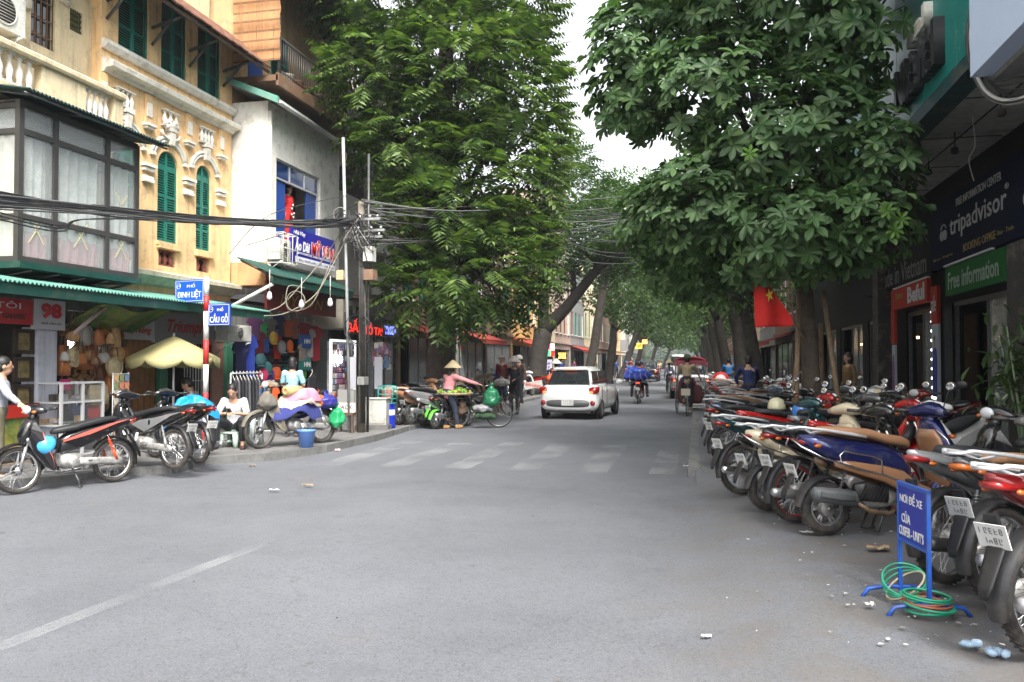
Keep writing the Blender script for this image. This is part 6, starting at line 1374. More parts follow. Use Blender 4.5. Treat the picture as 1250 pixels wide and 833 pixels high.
# red flag on a pole
FL = thing('flag', 'red national flag with a yellow star hanging by the big tree', 'flag', DG(966, 12.2, PZ)); fp = D(920, 325, 12.2); fq = D(968, 400, 12.2)
b = MB(); b.tube([DG(985, 12.3, 1.9), D(920, 322, 12.2)], .014, 6); b.build('pole', pole_w, FL, w=True)
def flagp(u, v):
 a = D(919 + 3 * v, 324 + 76 * v, 12.15); hgt = 1; x0 = a; e = D(922 + 46 * min(1, .12 + v * 1.0), 326 + 74 * v + 2 * sin(v * 5), 12.05)
 p = x0.lerp(e, u); p.y += .05 * sin(u * 7 + v * 3); return tuple(p)
b = MB(); b.grid(flagp, 20, 20); o = b.build('cloth', cloth('flag_red', (.62, .02, .015), .05), FL, w=True); x = o.modifiers.new('s', 'SOLIDIFY'); x.thickness = .004
b = MB(); c0 = V(flagp(.62, .5)) + V((0, -.05, .03)); st = [(c0.x + (.11 if k % 2 == 0 else .043) * cos(pi / 2 + k * pi / 5 + .3) * .55, c0.z + (.11 if k % 2 == 0 else .043) * sin(pi / 2 + k * pi / 5 + .3)) for k in range(10)]; b.prism(st, c0.y - .004, c0.y + .004, 'y'); b.build('star', mat('star_yellow', (.7, .5, .02), .6), FL, w=True)
# ======================= shops' goods and street furniture =======================
NX = (1, 0, 0)
# shop 98
q = thing('gallery_signboard', 'red sign of the painting gallery at the left edge, white letters TÔI', 'sign', (-9.8, 9.8, 2.15)); b = MB(); b.bb((-9.86, 8.4, 2.16), (-9.8, 10.5, 2.53)); b.build('board', mat('sign_crimson', (.4, .012, .015), .5), q, w=True)
text('- TÔI', (-9.79, 9.95, 2.44), .62, .11, NX, dim, q, world=True); text('ART', (-9.79, 9.75, 2.28), .35, .09, NX, dim, q, world=True, bold=.02); text('GALLERY', (-9.79, 10.15, 2.27), .42, .07, NX, w_dark, q, world=True, bold=.02)
q = thing('number_board', 'pale board with big red number 98 beside the red gallery sign', 'sign', (-9.8, 10.8, 2.1)); b = MB(); b.bb((-9.86, 10.52, 2.1), (-9.8, 11.15, 2.56)); b.build('board', mat('pale_grey_board', (.42, .42, .44), .6, var=.05), q, w=True); text('98', (-9.79, 10.86, 2.39), .42, .24, NX, mat('number_red', (.42, .01, .02), .5), q, bold=.05, world=True); text('PHỐ CẦU GỖ', (-9.79, 10.86, 2.2), .4, .04, NX, w_dark, q, world=True)
b = MB(); b.bb((-10.2, 10.72, .1), (-9.9, 11.1, 2.14)); tag(b.build('shop_pillar', wl('bluewhite', (.5, .51, .58))), 'plain bluish white pillar between the gallery and the bag shop', 'pillar')
# ground floor shell: floor-level shops behind
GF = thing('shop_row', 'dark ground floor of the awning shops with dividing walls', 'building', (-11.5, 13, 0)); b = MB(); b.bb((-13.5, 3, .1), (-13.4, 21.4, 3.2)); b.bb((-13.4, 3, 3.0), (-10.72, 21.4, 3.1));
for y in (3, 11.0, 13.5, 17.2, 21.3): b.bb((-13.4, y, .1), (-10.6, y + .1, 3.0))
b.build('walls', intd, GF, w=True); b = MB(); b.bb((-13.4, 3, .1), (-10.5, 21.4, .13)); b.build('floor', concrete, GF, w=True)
b = MB(); b.bb((-10.72, 13.5, 2.3), (-10.6, 21.4, 3.0)); b.bb((-10.72, 3, 2.5), (-10.6, 13.5, 3.0)); b.build('lintel', w_grey, GF, w=True)
# paintings
pcan = mat('painting_landscape', (.25, .28, .26), .5, var=.5, vs=3, dirt=((.05, .2, .3), .8)); pcan2 = mat('painting_warm', (.3, .22, .08), .5, var=.6, vs=9, dirt=((.04, .04, .03), .7)); pcan3 = mat('painting_flower', (.1, .2, .05), .5, var=.7, vs=11, dirt=((.5, .35, .05), .9)); frm = mat('carved_frame', (.03, .018, .012), .5, var=.3)
def picture(label, X, y0, y1, z0, z1, cm, fr=.05):
 t = thing('painting', label, 'painting', (X, (y0 + y1) / 2, z0)); b = MB()
 for a, c in (((X, y0, z0), (X + .05, y0 + fr, z1)), ((X, y1 - fr, z0), (X + .05, y1, z1)), ((X, y0 + fr, z0), (X + .05, y1 - fr, z0 + fr)), ((X, y0 + fr, z1 - fr), (X + .05, y1 - fr, z1))): b.bb(a, c)
 b.build('frame', frm, t, w=True); b = MB(); b.bb((X + .005, y0 + fr, z0 + fr), (X + .02, y1 - fr, z1 - fr)); b.build('canvas', cm, t, w=True); return t
picture('large hazy landscape painting in the gallery at the left edge', -10.3, 8.2, 10.35, .95, 2.08, pcan, .02)
for i, (z0_, l_) in enumerate(((1.72, 'topmost of three dark framed pictures by the bluish pillar'), (1.3, 'middle of three dark framed pictures by the bluish pillar'), (.88, 'lowest of three dark framed pictures by the bluish pillar'))): picture(l_, -10.0, 10.33, 10.7, z0_, z0_ + .38, pcan2, .06)
picture('bright flower painting leaning under the landscape, red top', -9.8, 9.85, 10.6, .28, .98, pcan3, .015)
b = MB(); b.bb((-9.74, 9.88, .78), (-9.735, 10.57, .97)); tag(b.build('red_canvas', mat('canvas_red', (.5, .02, .01), .6)), 'red canvas strip above the bright flower painting', 'canvas')
b = MB(); b.bb((-9.9, 9.7, .1), (-9.6, 10.6, .14));
for y in (9.75, 10.55): b.tube([(-9.65, y, .12), (-9.8, y, .4)], .02, 5)
b.bb((-9.9, 9.7, .3), (-9.6, 10.6, .36)); tag(b.build('low_bench', pole_w), 'low wooden bench under the flower painting', 'bench')
# glass showcase
gthin = mat('thin_glass', (.3, .32, .32), .05, alpha=.1)
q = thing('showcase', 'glass showcase with aluminium frame in front of the bag shop', 'showcase', (-9.5, 11.2, PZ)); b = MB()
for x in (0, -.5):
 for y in (-.45, 0, .45): b.bb((x - .02, y - .02, 0), (x + .02, y + .02, 1.15))
for z in (.02, .5, .85, 1.15):
 for x in (0, -.5): b.bb((x - .018, -.45, z - .015), (x + .018, .45, z + .015))
 for y in (-.45, .45): b.bb((-.48, y - .018, z - .014), (-.02, y + .018, z + .014))
b.build('frame', rack_w, q); b = MB(); b.bb((-.5, -.45, .48), (0, .45, .49)); b.bb((-.5, -.45, .84), (0, .45, .85)); b.build('shelf', gthin, q); b = MB(); b.bb((.0, -.43, .06), (.006, .43, 1.13)); b.build('pane', gthin, q)
b = MB()
for k in range(14): b.box((-.25 + rnd.uniform(-.15, .15), rnd.uniform(-.38, .38), (.56 if k % 2 else .92)), (rnd.uniform(.05, .12), rnd.uniform(.06, .14), rnd.uniform(.05, .14)), k % 3)
tag(b.build('trinkets', [w_dark, mat('goods_tan', (.3, .2, .1)), mat('goods_grey', (.25, .25, .28))], q), kind='stuff')
# bags, hats, baskets
strw = mat('straw', (.52, .32, .15), .85, var=.3, vs=16, bump=.6, bs=60); strw2 = mat('straw_pale', (.5, .4, .24), .85, var=.25, vs=16, bump=.6, bs=60); orgl = mat('leather_orange', (.45, .16, .05), .5, var=.2, vs=10); brnl = mat('leather_brown', (.18, .08, .04), .5, var=.25, vs=10); whc = mat('canvas_white', (.5, .48, .44), .8, var=.12); magc = mat('cloth_magenta', (.4, .02, .12), .7); redc = mat('cloth_red_bag', (.5, .015, .02), .6); navc = mat('bag_navy', (.02, .03, .12), .6)
def bag(label, p, w, h, m, kind='flat', group='bags and baskets hung in the bag shop', strap=.35):
 t = thing('handbag' if kind != 'round' else 'round_basket', label, 'bag' if kind != 'round' else 'basket', p, rnd.uniform(-.5, .5), group)
 b = MB()
 if kind == 'round': b.lathe([(.001, .05), (w * .3, .055), (w * .5, .02), (w * .5, -.02), (w * .3, -.055), (.001, -.05)], ax='x', n=20); [b.torus((.045 * s_, 0, 0), w * rr, .012, 'x', 20, 5) for s_ in (-1, 1) for rr in (.47, .3, .15)]
 else: b.loft([(-h / 2, 0, 0, .07, w / 2 * .9), (-h * .2, 0, 0, .075, w / 2), (h * .3, 0, 0, .05, w / 2 * .92), (h / 2, 0, 0, .025, w / 2 * .85)], 12, 'z', e=4)
 b.build('body', m, t); b = MB(); z = h / 2 if kind != 'round' else w * .45; b.tube([(0, -w * .3, z), (0, -w * .1, z + strap * .8), (0, 0, z + strap), (0, w * .1, z + strap * .8), (0, w * .3, z)], .009, 5); b.build('strap', brnl, t); return t
cn = {id(strw): 'straw', id(strw2): 'pale straw', id(orgl): 'orange leather', id(brnl): 'brown leather', id(whc): 'white canvas', id(magc): 'magenta', id(redc): 'bright red', id(navc): 'navy'}
BG = [(78, 440, .2, .5, orgl, 'flat', 'long orange leather bag hung at the left post of the bag shop'), (79, 470, .2, .18, magc, 'flat', 'magenta bag hung low at the left post of the bag shop'), (98, 428, .4, 0, strw, 'round', 'large tan round basket beside the white lamp'), (104, 410, .34, 0, whc, 'round', 'pale round bag at top of the bag shop'), (89, 434, .28, 0, strw2, 'round', 'pale straw round bag under the white lamp'), (103, 443, .34, .24, orgl, 'flat', 'square orange bag in the middle of the hanging bags'),
  (111, 426, .28, .2, orgl, 'flat', 'orange bag between the large tan basket and the white bag'), (121, 412, .2, .26, orgl, 'flat', 'narrow orange bag at the top row, left of centre'), (131, 414, .26, .2, orgl, 'flat', 'wide orange bag at the top row, centre'), (141, 412, .2, .34, strw, 'flat', 'long tan bag at the right of the top row'), (136, 406, .24, 0, brnl, 'round', 'dark brown round bag at the top right corner'), (127, 430, .3, 0, whc, 'round', 'white round bag next to an orange one'), (117, 436, .26, 0, orgl, 'round', 'orange round bag below the white one'),
  (142, 432, .26, 0, strw, 'round', 'dark straw round bag under the long tan bag'), (149, 434, .2, .3, orgl, 'flat', 'tan bag hung outermost right in the bag shop'), (140, 448, .34, 0, strw2, 'round', 'big pale round basket lowest on the right'), (124, 454, .2, .26, brnl, 'flat', 'brown bag hung below the dark cloth'), (133, 470, .12, .4, orgl, 'flat', 'long red-brown bag right of the wicker pile'), (120, 482, .42, .34, strw2, 'flat', 'cream shopping bag standing before the wicker pile'), (108, 508, .4, .36, redc, 'flat', 'bright red tote bag at the shop floor'), (96, 500, .3, .3, navc, 'flat', 'navy bag beside the red tote')]
for i in range(16): BG.append((80 + (i % 8) * 9.2, 404 + 30 * (i // 8) + (i * 7) % 11, .17, .15 + .02 * (i % 4), (orgl, brnl, strw2, strw, whc)[i * 3 % 5], ('flat', 'round')[i % 2], 'small %s item of the %s hanging row, %s from left in the bag shop' % (('orange leather', 'brown', 'pale straw', 'straw', 'white')[i * 3 % 5], ('upper', 'lower')[i // 8], ('first', 'second', 'third', 'fourth', 'fifth', 'sixth', 'seventh', 'eighth')[i % 8])))
for px, py, w, h, m, k, l_ in BG:
 X = -10.0 + rnd.uniform(-.25, .15); bag(l_, XP(px, py, X), w, h or w, m, k)
ord_ = ('first', 'second', 'third', 'fourth', 'fifth')
for i in range(5):
 for j in range(4):
  px, py = 84 + i * 8 + (j % 2) * 4, 452 + j * 14
  p = XP(px, py, -10.55); t = thing('wicker_basket', 'dark wicker basket, %s from left in row %s of the wicker pile' % (ord_[i], ord_[j]), 'basket', p, 0, 'round wicker baskets stacked in the bag shop'); b = MB(); b.lathe([(.001, .0), (.1, .0), (.13, .05), (.14, .12), (.12, .12), (.1, .03), (.001, .03)], ax='x', n=16); b.torus((.1, 0, 0), .13, .014, 'x', 16, 5); b.torus((.06, 0, 0), .06, .012, 'x', 14, 5); b.build('body', strw if (i + j) % 3 else brnl, t)
t = thing('shop_lamp', 'glowing white lamp inside the bag shop', 'lamp', XP(87, 419, -10.9)); b = MB(); b.ell((0, 0, 0), (.05, .07, .1), 14, 8); b.build('bulb', mat('strong_lamp', (.95, .97, 1), em=28.), t); b = MB(); b.tube([(0, 0, .15), (0, 0, .6)], .01, 5); b.build('flex', black_pl, t)
# green patterned tarp hanging like a ceiling in the bag shop
b = MB(); b.grid(lambda u, v: (-9.4 - 1.0 * v, 11.35 + 1.9 * u, 2.5 - .5 * v + .05 * sin(u * 9)), 12, 6); tag(b.build('green_tarp', mat('tarp_green', (.05, .12, .03), .7, var=.6, vs=6, dirt=((.35, .3, .03), .5))), 'green and yellow patterned tarp slung under the bag shop awning', 'tarp')
b = MB(); b.tube([(-9.5, 11.0, 2.05), (-9.5, 11.75, 2.55)], .035, 4); tag(b.build('slanting_pole', mat('pinkish_pole', (.45, .33, .32), .7)), 'pale pink slanting bar at the bag shop corner', 'bar')
# postcard rack
q = thing('postcard_rack', 'standing rack full of small postcards beside the bag shop', 'rack', (XP(147, 500, -9.4).x, XP(147, 500, -9.4).y, PZ)); b = MB()
for y in (-.19, 0, .19): b.tube([(0, y, 0), (0, y, 1.3)], .01, 5)
for z in np.linspace(.08, 1.28, 10): b.tube([(0, -.2, z), (0, .2, z)], .007, 4)
b.build('frame', rack_w, q); b = MB(); b.box((0, 0, 0), (.01, .1, .12)); cme = b.mesh('postcard', 1); cms = [mat('card%d' % i, c, .5, var=.5, vs=20) for i, c in enumerate(((.5, .2, .12), (.15, .2, .3), (.5, .45, .35), (.2, .25, .12), (.55, .35, .15)))]
for i in range(3):
 for j in range(9): o = mobj('postcard', cme, cms[rnd.randrange(5)], q); o.location = (.02, -.13 + i * .13, .16 + j * .132)
# signs under the awning
lsign('white panel lettered Ốc Nóng in red above the bag shop', YR(150, -10.2), YR(187, -10.2), 2.02, 2.42, -10.2, mat('pale_grey_board', (.42, .42, .44)), 'Ốc Nóng', mat('number_red', (.42, .01, .02)), shear=.3, bold=.02)
lsign('grey shop board lettered Triumph in dark red script', YR(189, -10.3), YR(262, -10.3), 1.98, 2.6, -10.3, mat('board_grey', (.2, .2, .21), .5, var=.06), 'Triumph', mat('number_red', (.42, .01, .02)), shear=.35, fh=.55, fw=.62)
ac_unit('beige air conditioner on the wall under the street sign', (-10.15, YR(280, -10.1), 2.05), .95, .36, group='air conditioners')
# doors under the awning
b = MB()
for k in range(5): b.bb((-10.62, 13.62 + k * .17, .12), (-10.58, 13.77 + k * .17, 2.1))
tag(b.build('wooden_door', wood_o), 'orange-brown boarded door left of the umbrella', 'door')
for i, (a, c) in enumerate(((14.5, 14.75), (16.9, 17.15))): b = MB(); b.bb((-10.6, a, .12), (-10.5, c, 2.35)); tag(b.build('green_post', mat('post_green', (.05, .22, .13), .6, var=.15)), ('green door jamb behind the umbrella' if i == 0 else 'green door jamb behind the red and white pole'), 'post')
b = MB()
for y in np.linspace(15.3, 16.1, 9): b.tube([(-10.5, y, .12), (-10.5, y, 2.2)], .014, 5)
for z in (.4, 1.2, 2.1): b.tube([(-10.5, 15.25, z), (-10.5, 16.15, z)], .014, 5)
tag(b.build('folding_gate', alu), 'folded grey metal gate behind the umbrella', 'gate')
b = MB(); b.bb((-10.6, 16.4, .12), (-10.55, 16.85, 2.1)); tag(b.build('narrow_door', mat('pink_wood', (.3, .16, .12), .6, var=.2)), 'brownish pink narrow door beside the green jamb', 'door')
# ---- parasol
up = XP(212, 440, -9.3); UM = thing('parasol', 'olive-cream parasol with scalloped edge on the left pavement', 'umbrella', (up.x, up.y, PZ)); um_c = mat('parasol_cloth', (.4, .36, .17), .8, var=.08, vs=4, bump=.2); zc = ZR(211, 410, -9.3) - PZ; b = MB(); n = 48
def umf(u, v):
 a = 2 * pi * u; r = .8 * v; seg = abs(((u * 8) % 1) - .5) * 2; z = zc - .40 * v ** 1.08 - .03 * (1 - seg) * v; return (r * cos(a), r * sin(a), z)
b.grid(umf, n, 6)
def umv(u, v):
 p = umf(u, 1); seg = sin(pi * ((u * 8) % 1)); return (p[0], p[1], p[2] - v * (.06 + .11 * seg ** .5))
o = b.build('canopy', um_c, UM); o.modifiers.new('s', 'SOLIDIFY').thickness = .004
b = MB(); b.grid(umv, n * 2, 2); o = b.build('valance', um_c, UM); o.modifiers.new('s', 'SOLIDIFY').thickness = .004
b = MB(); b.tube([(0, 0, 0), (0, 0, zc + .05)], .02, 8); b.build('pole', rack_w, UM); b = MB(); b.lathe([(.0, .12), (.06, .12), (.25, .03), (.25, 0), (0, 0)], n=20); b.build('base', concrete, UM)
for k in range(8): b = MB(); a = 2 * pi * k / 8; b.tube([(0, 0, zc - .03), (.78 * cos(a), .78 * sin(a), zc - .42)], .008, 4); b.build('rib', rack_w, UM)
# ---- street name pole
SPp = V((-8.43, 12.9, PZ)); SP = thing('street_sign_pole', 'red and white banded pole carrying two blue street name plates', 'street sign', SPp); dsp = (SPp - CO).dot(_f); ppm = 1000 / dsp
b = MB(); zs = [ (442 - y) / ppm + 1.6 - PZ for y in (545, 525, 495, 480, 445, 415, 380, 361, 338)]; zs[0] = 0
for i in range(len(zs) - 1): b.tube([(0, 0, zs[i]), (0, 0, zs[i + 1])], .048, 12, m=i % 2)
b.build('pole', [mat('pole_red', (.5, .02, .02), .5, dirt=((.3, .2, .18), .3)), mat('pole_white', (.68, .68, .66), .6, dirt=((.3, .28, .25), .4))], SP)
sblue = mat('street_sign_blue', (.012, .11, .62), .4); sblue2 = mat('street_sign_blue_dark', (.01, .05, .35), .4)
def plate_(x0, x1, y0, y1, rot, m, name, dx, par):
 w, h = (x1 - x0) / ppm, (y1 - y0) / ppm; zc_ = (442 - (y0 + y1) / 2) / ppm + 1.6 - PZ; q = bpy.data.objects.new('name_plate', None); C.objects.link(q); q.parent = par; q.location = (0, 0, zc_); q.rotation_euler = (0, 0, rot)
 s_ = -1 if dx < 0 else 1; cx = s_ * (w / 2 + .05); b = MB(); b.box((cx, 0, 0), (w, .03, h)); b.build('plate', m, q, bevel=.004)
 b = MB(); e = .018
 for a, c in (((-w / 2 + e, -h / 2 + e), (w / 2 - e, -h / 2 + e + .008)), ((-w / 2 + e, h / 2 - e - .008), (w / 2 - e, h / 2 - e)), ((-w / 2 + e, -h / 2 + e + .008), (-w / 2 + e + .008, h / 2 - e - .008)), ((w / 2 - e - .008, -h / 2 + e + .008), (w / 2 - e, h / 2 - e - .008))): b.bb((cx + a[0], -.018, a[1]), (cx + c[0], -.0155, c[1]))
 b.torus((cx - w * .37, -.017, h * .24), h * .12, .004, 'y', 18, 5); b.torus((cx - w * .37, -.017, h * .22), h * .05, .004, 'y', 12, 5, a0=0, a1=pi); b.build('border', wht, q)
 text('PHỐ', (cx + w * .06, -.019, h * .25), w * .28, h * .2, (0, -1, 0), wht, q, bold=.01); text(name, (cx, -.019, -h * .15), w * .82, h * .42, (0, -1, 0), wht, q, bold=.015)
plate_(193, 245, 340, 368, R(-16), sblue, 'ĐINH LIỆT', -1, SP); plate_(253, 286, 371, 398, R(-8), sblue2, 'CẦU GỖ', 1, SP)
# ---- utility pole group
pc0 = mat('grey_wire', (.25, .24, .22), .7); UP = G(441, 528, PZ); UQ = thing('utility_pole', 'tall weathered concrete pole with boxes and coiled wires', 'utility pole', UP); dU = (UP - CO).dot(_f); zU = lambda py: (442 - py) * dU / 1000 + 1.6 - PZ
b = MB(); b.tube([(0, 0, 0), (.02, 0, 2.5), (-.03, 0, zU(245))], [.085, .075, .062], 12); b.build('pole', mat('old_concrete', (.2, .17, .14), .9, var=.35, vs=6, bump=.6, dirt=((.07, .06, .05), .5)), UQ)
b = MB(); b.tube([(-.22, -.1, 0), (-.3, -.1, zU(350)), (-.4, -.1, zU(166))], .034, 10); tag(b.build('steel_pole', mat('galvanised', (.34, .36, .36), .5, .3, var=.12, dirt=((.2, .17, .14), .3))), None)
o = bpy.data.objects[-1] if 0 else [x for x in bpy.data.objects if x.name.startswith('steel_pole')][0]; o.location = UP; tag(o, 'slim galvanised pole standing just left of the concrete pole', 'pole')
b = MB(); b.tube([(.1, .1, 0), (.1, .1, zU(185))], .03, 8); b.build('thin_pole', steel_dk, UQ)
for i, (x, py0, py1, w, m_) in enumerate(((.2, 320, 302, .2, ac_w), (.22, 343, 330, .22, mat('rust_box', (.25, .15, .1), .8, var=.3)), (-.42, 342, 330, .16, strw2), (.06, 470, 460, .16, w_grey))):
 b = MB(); b.bb((x - w / 2, -.2, zU(py0)), (x + w / 2, .05, zU(py1))); b.build('junction_box', m_, UQ, bevel=.01)
b = MB()
for py, w in ((282, .9), (290, .8), (268, .7)): b.box((.1, -.1, zU(py)), (w, .06, .05)); [b.lathe([(.0, .06), (.03, .05), (.035, 0), (0, 0)], (.1 + s_ * w * .4, -.1, zU(py) + .03), 'z', 8) for s_ in (-1, -.4, .4, 1)]
b.build('cross_arm', alu, UQ)
for i, (r, x, py) in enumerate(((.28, .05, 405), (.25, .02, 408), (.3, .0, 402), (.17, -.35, 268), (.14, -.4, 262), (.16, -.3, 272), (.22, .1, 285), (.2, .2, 290))):
 b = MB(); b.torus((x, -.17 - .02 * i, zU(py)), r, .009, 'y', 24, 5, flat=1); b.build('wire_coil', black_pl if i != 4 else pc0, UQ)
for i in range(16):
 b = MB(); a = V((rnd.uniform(-.4, .2), -.15, zU(rnd.uniform(255, 285)))); c = V((rnd.uniform(-.2, .4), -.15, zU(rnd.uniform(270, 330)))); b.tube(spl([a, (a + c) / 2 + V((rnd.uniform(-.25, .25), -.1, -.25)), c]), .011, 4); b.build('loose_wire', black_pl if i % 5 else pc0, UQ)
b = MB()
for i in range(4): b.tube([(.05 + .03 * i, -.13, .2), (.02 + .03 * i, -.12, 2.2), (-.03 + .03 * i, -.1, zU(262))], .012, 5)
b.build('riser_cable', black_pl, UQ)
# ---- cables
CM = [black_pl, mat('cable_grey', (.1, .1, .1), .6)]
def cable(root, pts, r=.012, m=0, sag=0., n=8):
 P = [V(p) for p in pts]
 if len(P) == 2: P = [P[0].lerp(P[1], k / n) - V((0, 0, sag * 4 * (k / n) * (1 - k / n))) for k in range(n + 1)]
 else: P = spl(P, 5)
 b = MB(); b.tube(P, r, 5); return b.build('cable', CM[m], root, w=True)
top = UP + V((0, 0, zU(268)))
cbl = thing('cable_bundle', 'thick sagging bundle of black cables crossing before the bay and ochre house', 'cables', (-8, 11, 4))
for i in range(22):
 o1, o2 = V((0, rnd.uniform(-.1, .1), rnd.uniform(-.17, .17))), V((0, rnd.uniform(-.1, .1), rnd.uniform(-.14, .14))); l0 = D(-60, 238 + rnd.uniform(-6, 6), 9.6); cable(cbl, [l0 + o1, D(120, 256 + rnd.uniform(-5, 7), 12), D(260, 268 + rnd.uniform(-3, 6), 14.5), D(380, 274 + rnd.uniform(-5, 5), 16.5), top + o2], rnd.choice((.01, .013, .017)), i % 5 == 0)
for i in range(3): cable(cbl, [D(-40, 250 + 4 * i, 9.6), D(70, 275 + 4 * i, 11), D(100, 268, 11.6), D(200, 268, 13)], .01)
cb2 = thing('cable_bundle', 'fan of thin cables from the concrete pole across the street to the right trees', 'cables', top)
far_ = [(860, 238), (850, 243), (870, 250), (845, 256), (860, 262), (880, 240), (840, 249), (855, 275), (850, 300), (870, 225), (900, 255), (835, 262)]
for i, (px, py) in enumerate(far_):
 cable(cb2, [top + V((0, 0, rnd.uniform(-.6, .5))), D(px, py, rnd.uniform(24, 38))], .013, i % 3 == 0, sag=rnd.uniform(.1, .55))
cable(cb2, [D(441, 246, dU), D(850, 262, 30)], .016, 1, .35); cable(cb2, [D(441, 244, dU), D(560, 258, 18), D(700, 250, 26)], .016, 1)
for i in range(9): cable(cb2, [D(690 + rnd.uniform(-20, 20), 250 + i * 7, 36), D(860 + rnd.uniform(-20, 30), 235 + i * 9, 26)], .014, 1, sag=rnd.uniform(.2, .8))
cb3 = thing('cable_bundle', 'cables running from the concrete pole up the left side of the street', 'cables', top + V((0, .2, 0)))
for i in range(12): cable(cb3, [top + V((0, 0, rnd.uniform(-.4, .3))), D(700, 300 + rnd.uniform(-40, 20), 44)], .014, i % 2, sag=rnd.uniform(.3, 1))
for i in range(6): cable(cb3, [D(445, 265, dU + .3), D(470 + 6 * i, 290 + 3 * i, 20), D(520 + 10 * i, 300 + 2 * i, 26)], .014, i % 2)
cb4 = thing('cable_bundle', 'pale cable loops hanging from the pole down to the green awning end', 'cables', top + V((-.2, 0, 0)))
pc = mat('pale_conduit', (.2, .18, .14), .7, var=.2)
for pts, r in (([D(425, 288, dU), D(408, 320, dU), D(385, 360, dU - .6), D(350, 382, dU - 1.2), D(322, 386, dU - 1.6)], .013), ([D(418, 280, dU), D(398, 312, dU), D(370, 345, dU - .6), D(345, 372, dU - 1), D(328, 380, dU - 1.4)], .012), ([D(420, 284, dU), D(400, 330, dU), D(380, 372, dU - .6), D(352, 378, dU - 1.2), D(352, 350, dU - 1.2), D(372, 352, dU - 1.)], .01)):
 b = MB(); b.tube(spl(pts, 6), r, 6); b.build('conduit', pc, cb4, w=True)
b = MB(); b.torus(D(361, 368, dU - 1), .2, .012, 'y', 24, 5); b.build('conduit', pc, cb4, w=True)
cable(cb4, [D(280, 310, 15.5), D(330, 262, 17), D(428, 238, dU)], .008); cable(cb4, [D(300, 300, 15.5), D(436, 250, dU)], .008, 0, .05)
for i, (px, py) in enumerate(((329, 362), (403, 370), (368, 372))):
 t = thing('hanging_bulb', ('white bulb lamp hanging under the clothes shop sign, leftmost of three', 'white bulb lamp hanging under the clothes shop sign, rightmost of three', 'white bulb lamp hanging under the clothes shop sign, middle of three')[i], 'lamp', D(px, py, 15.2)); b = MB(); b.lathe([(.0, .09), (.03, .08), (.035, .05), (.05, .0), (.045, -.05), (0, -.07)], n=10); b.build('bulb', wht, t); b = MB(); b.tube([(0, 0, .08), (0, 0, .5)], .006, 4); b.build('flex', trim_w, t)
# ---- clothes shop goods
def tshirt(label, p, w, h, m, rz=0., group='clothes hanging in the clothes shop', hang=True, cat='shirt', nm='hanging_shirt', slv=.3):
 t = thing(nm, label, cat, p, rz, group); W2 = w / 2; b = MB(); pl = [(-W2 * .62, -h), (W2 * .62, -h), (W2 * .6, -h * .35), (W2, -h * slv), (W2 * .8, -h * .1), (W2 * .25, 0), (0, -.03), (-W2 * .25, 0), (-W2 * .8, -h * .1), (-W2, -h * slv), (-W2 * .6, -h * .35)]
 b.prism(pl, -.02, .02, 'x'); o = b.build('cloth', m, t, bevel=.012)
 if hang: b = MB(); b.tube([(0, -W2 * .55, -.05), (0, 0, .05), (0, W2 * .55, -.05)], .008, 4); b.torus((0, 0, .1), .03, .006, 'x', 10, 4, a0=-1.5, a1=3.2); b.tube([(0, 0, .05), (0, 0, .08)], .006, 4); b.build('hanger', trim_w, t)
 return t
cc = lambda n, c: cloth(n, c)
TS = [(304, 436, .62, 1.0, cc('royal', (.02, .05, .36)), 'tall royal blue garment hung at the left of the clothes shop'), (294, 440, .5, 1.0, cc('indigo', (.02, .02, .09)), 'dark indigo garment behind the royal blue one'), (383, 424, .6, .95, cc('maroon', (.3, .02, .03)), 'maroon polo shirt hung at the right post of the clothes shop'), (376, 422, .5, .8, cc('grey', (.3, .3, .3)), 'grey shirt hung just behind the maroon polo'),
  (321, 405, .4, .4, cc('green', (.04, .35, .12)), 'bright green small shirt in the top row'), (331, 403, .36, .5, cc('camo', (.15, .14, .12)), 'grey patterned shirt in the top row'), (340, 401, .42, .6, cc('navy', (.02, .03, .1)), 'navy shirt in the top row'), (311, 402, .5, .6, cc('plum', (.12, .04, .12)), 'plum garment in the top row, leftmost'), (352, 403, .45, .45, cc('coral', (.5, .12, .05)), 'coral garment in the top row'), (362, 404, .5, .55, cc('salmon', (.4, .17, .12)), 'salmon garment in the top row, by the maroon bag'),
  (318, 420, .35, .55, cc('darkred', (.2, .02, .03)), 'dark red garment below the green shirt'), (325, 422, .3, .4, cc('blue2', (.03, .1, .4)), 'mid blue garment below the patterned shirt'), (338, 426, .3, .6, cc('red2', (.4, .03, .02)), 'red garment beside the yellow cap'), (372, 408, .5, .5, cc('wine', (.22, .03, .04)), 'wine coloured shirt with print above the blue bag'), (369, 432, .42, .45, cc('taupe', (.28, .24, .2)), 'taupe shirt under the blue printed bag')]
for px, py, w, h, m, l_ in TS: tshirt(l_, XP(px, py - h * 28, -9.95 if px > 365 or px < 310 else -10.25), w, h, m, rnd.uniform(-.6, -.1))
CP = [(334, 413, (.55, .35, .05), 'yellow'), (344, 424, (.25, .25, .27), 'grey'), (354, 423, (.75, .14, .02), 'bright orange'), (326, 450, (.05, .2, .2), 'teal'), (321, 458, (.6, .05, .15), 'pink-red'), (329, 457, (.1, .04, .25), 'purple'), (337, 456, (.75, .12, .03), 'orange-red'), (370, 457, (.15, .5, .05), 'lime green'), (318, 440, (.04, .12, .14), 'dark teal')]
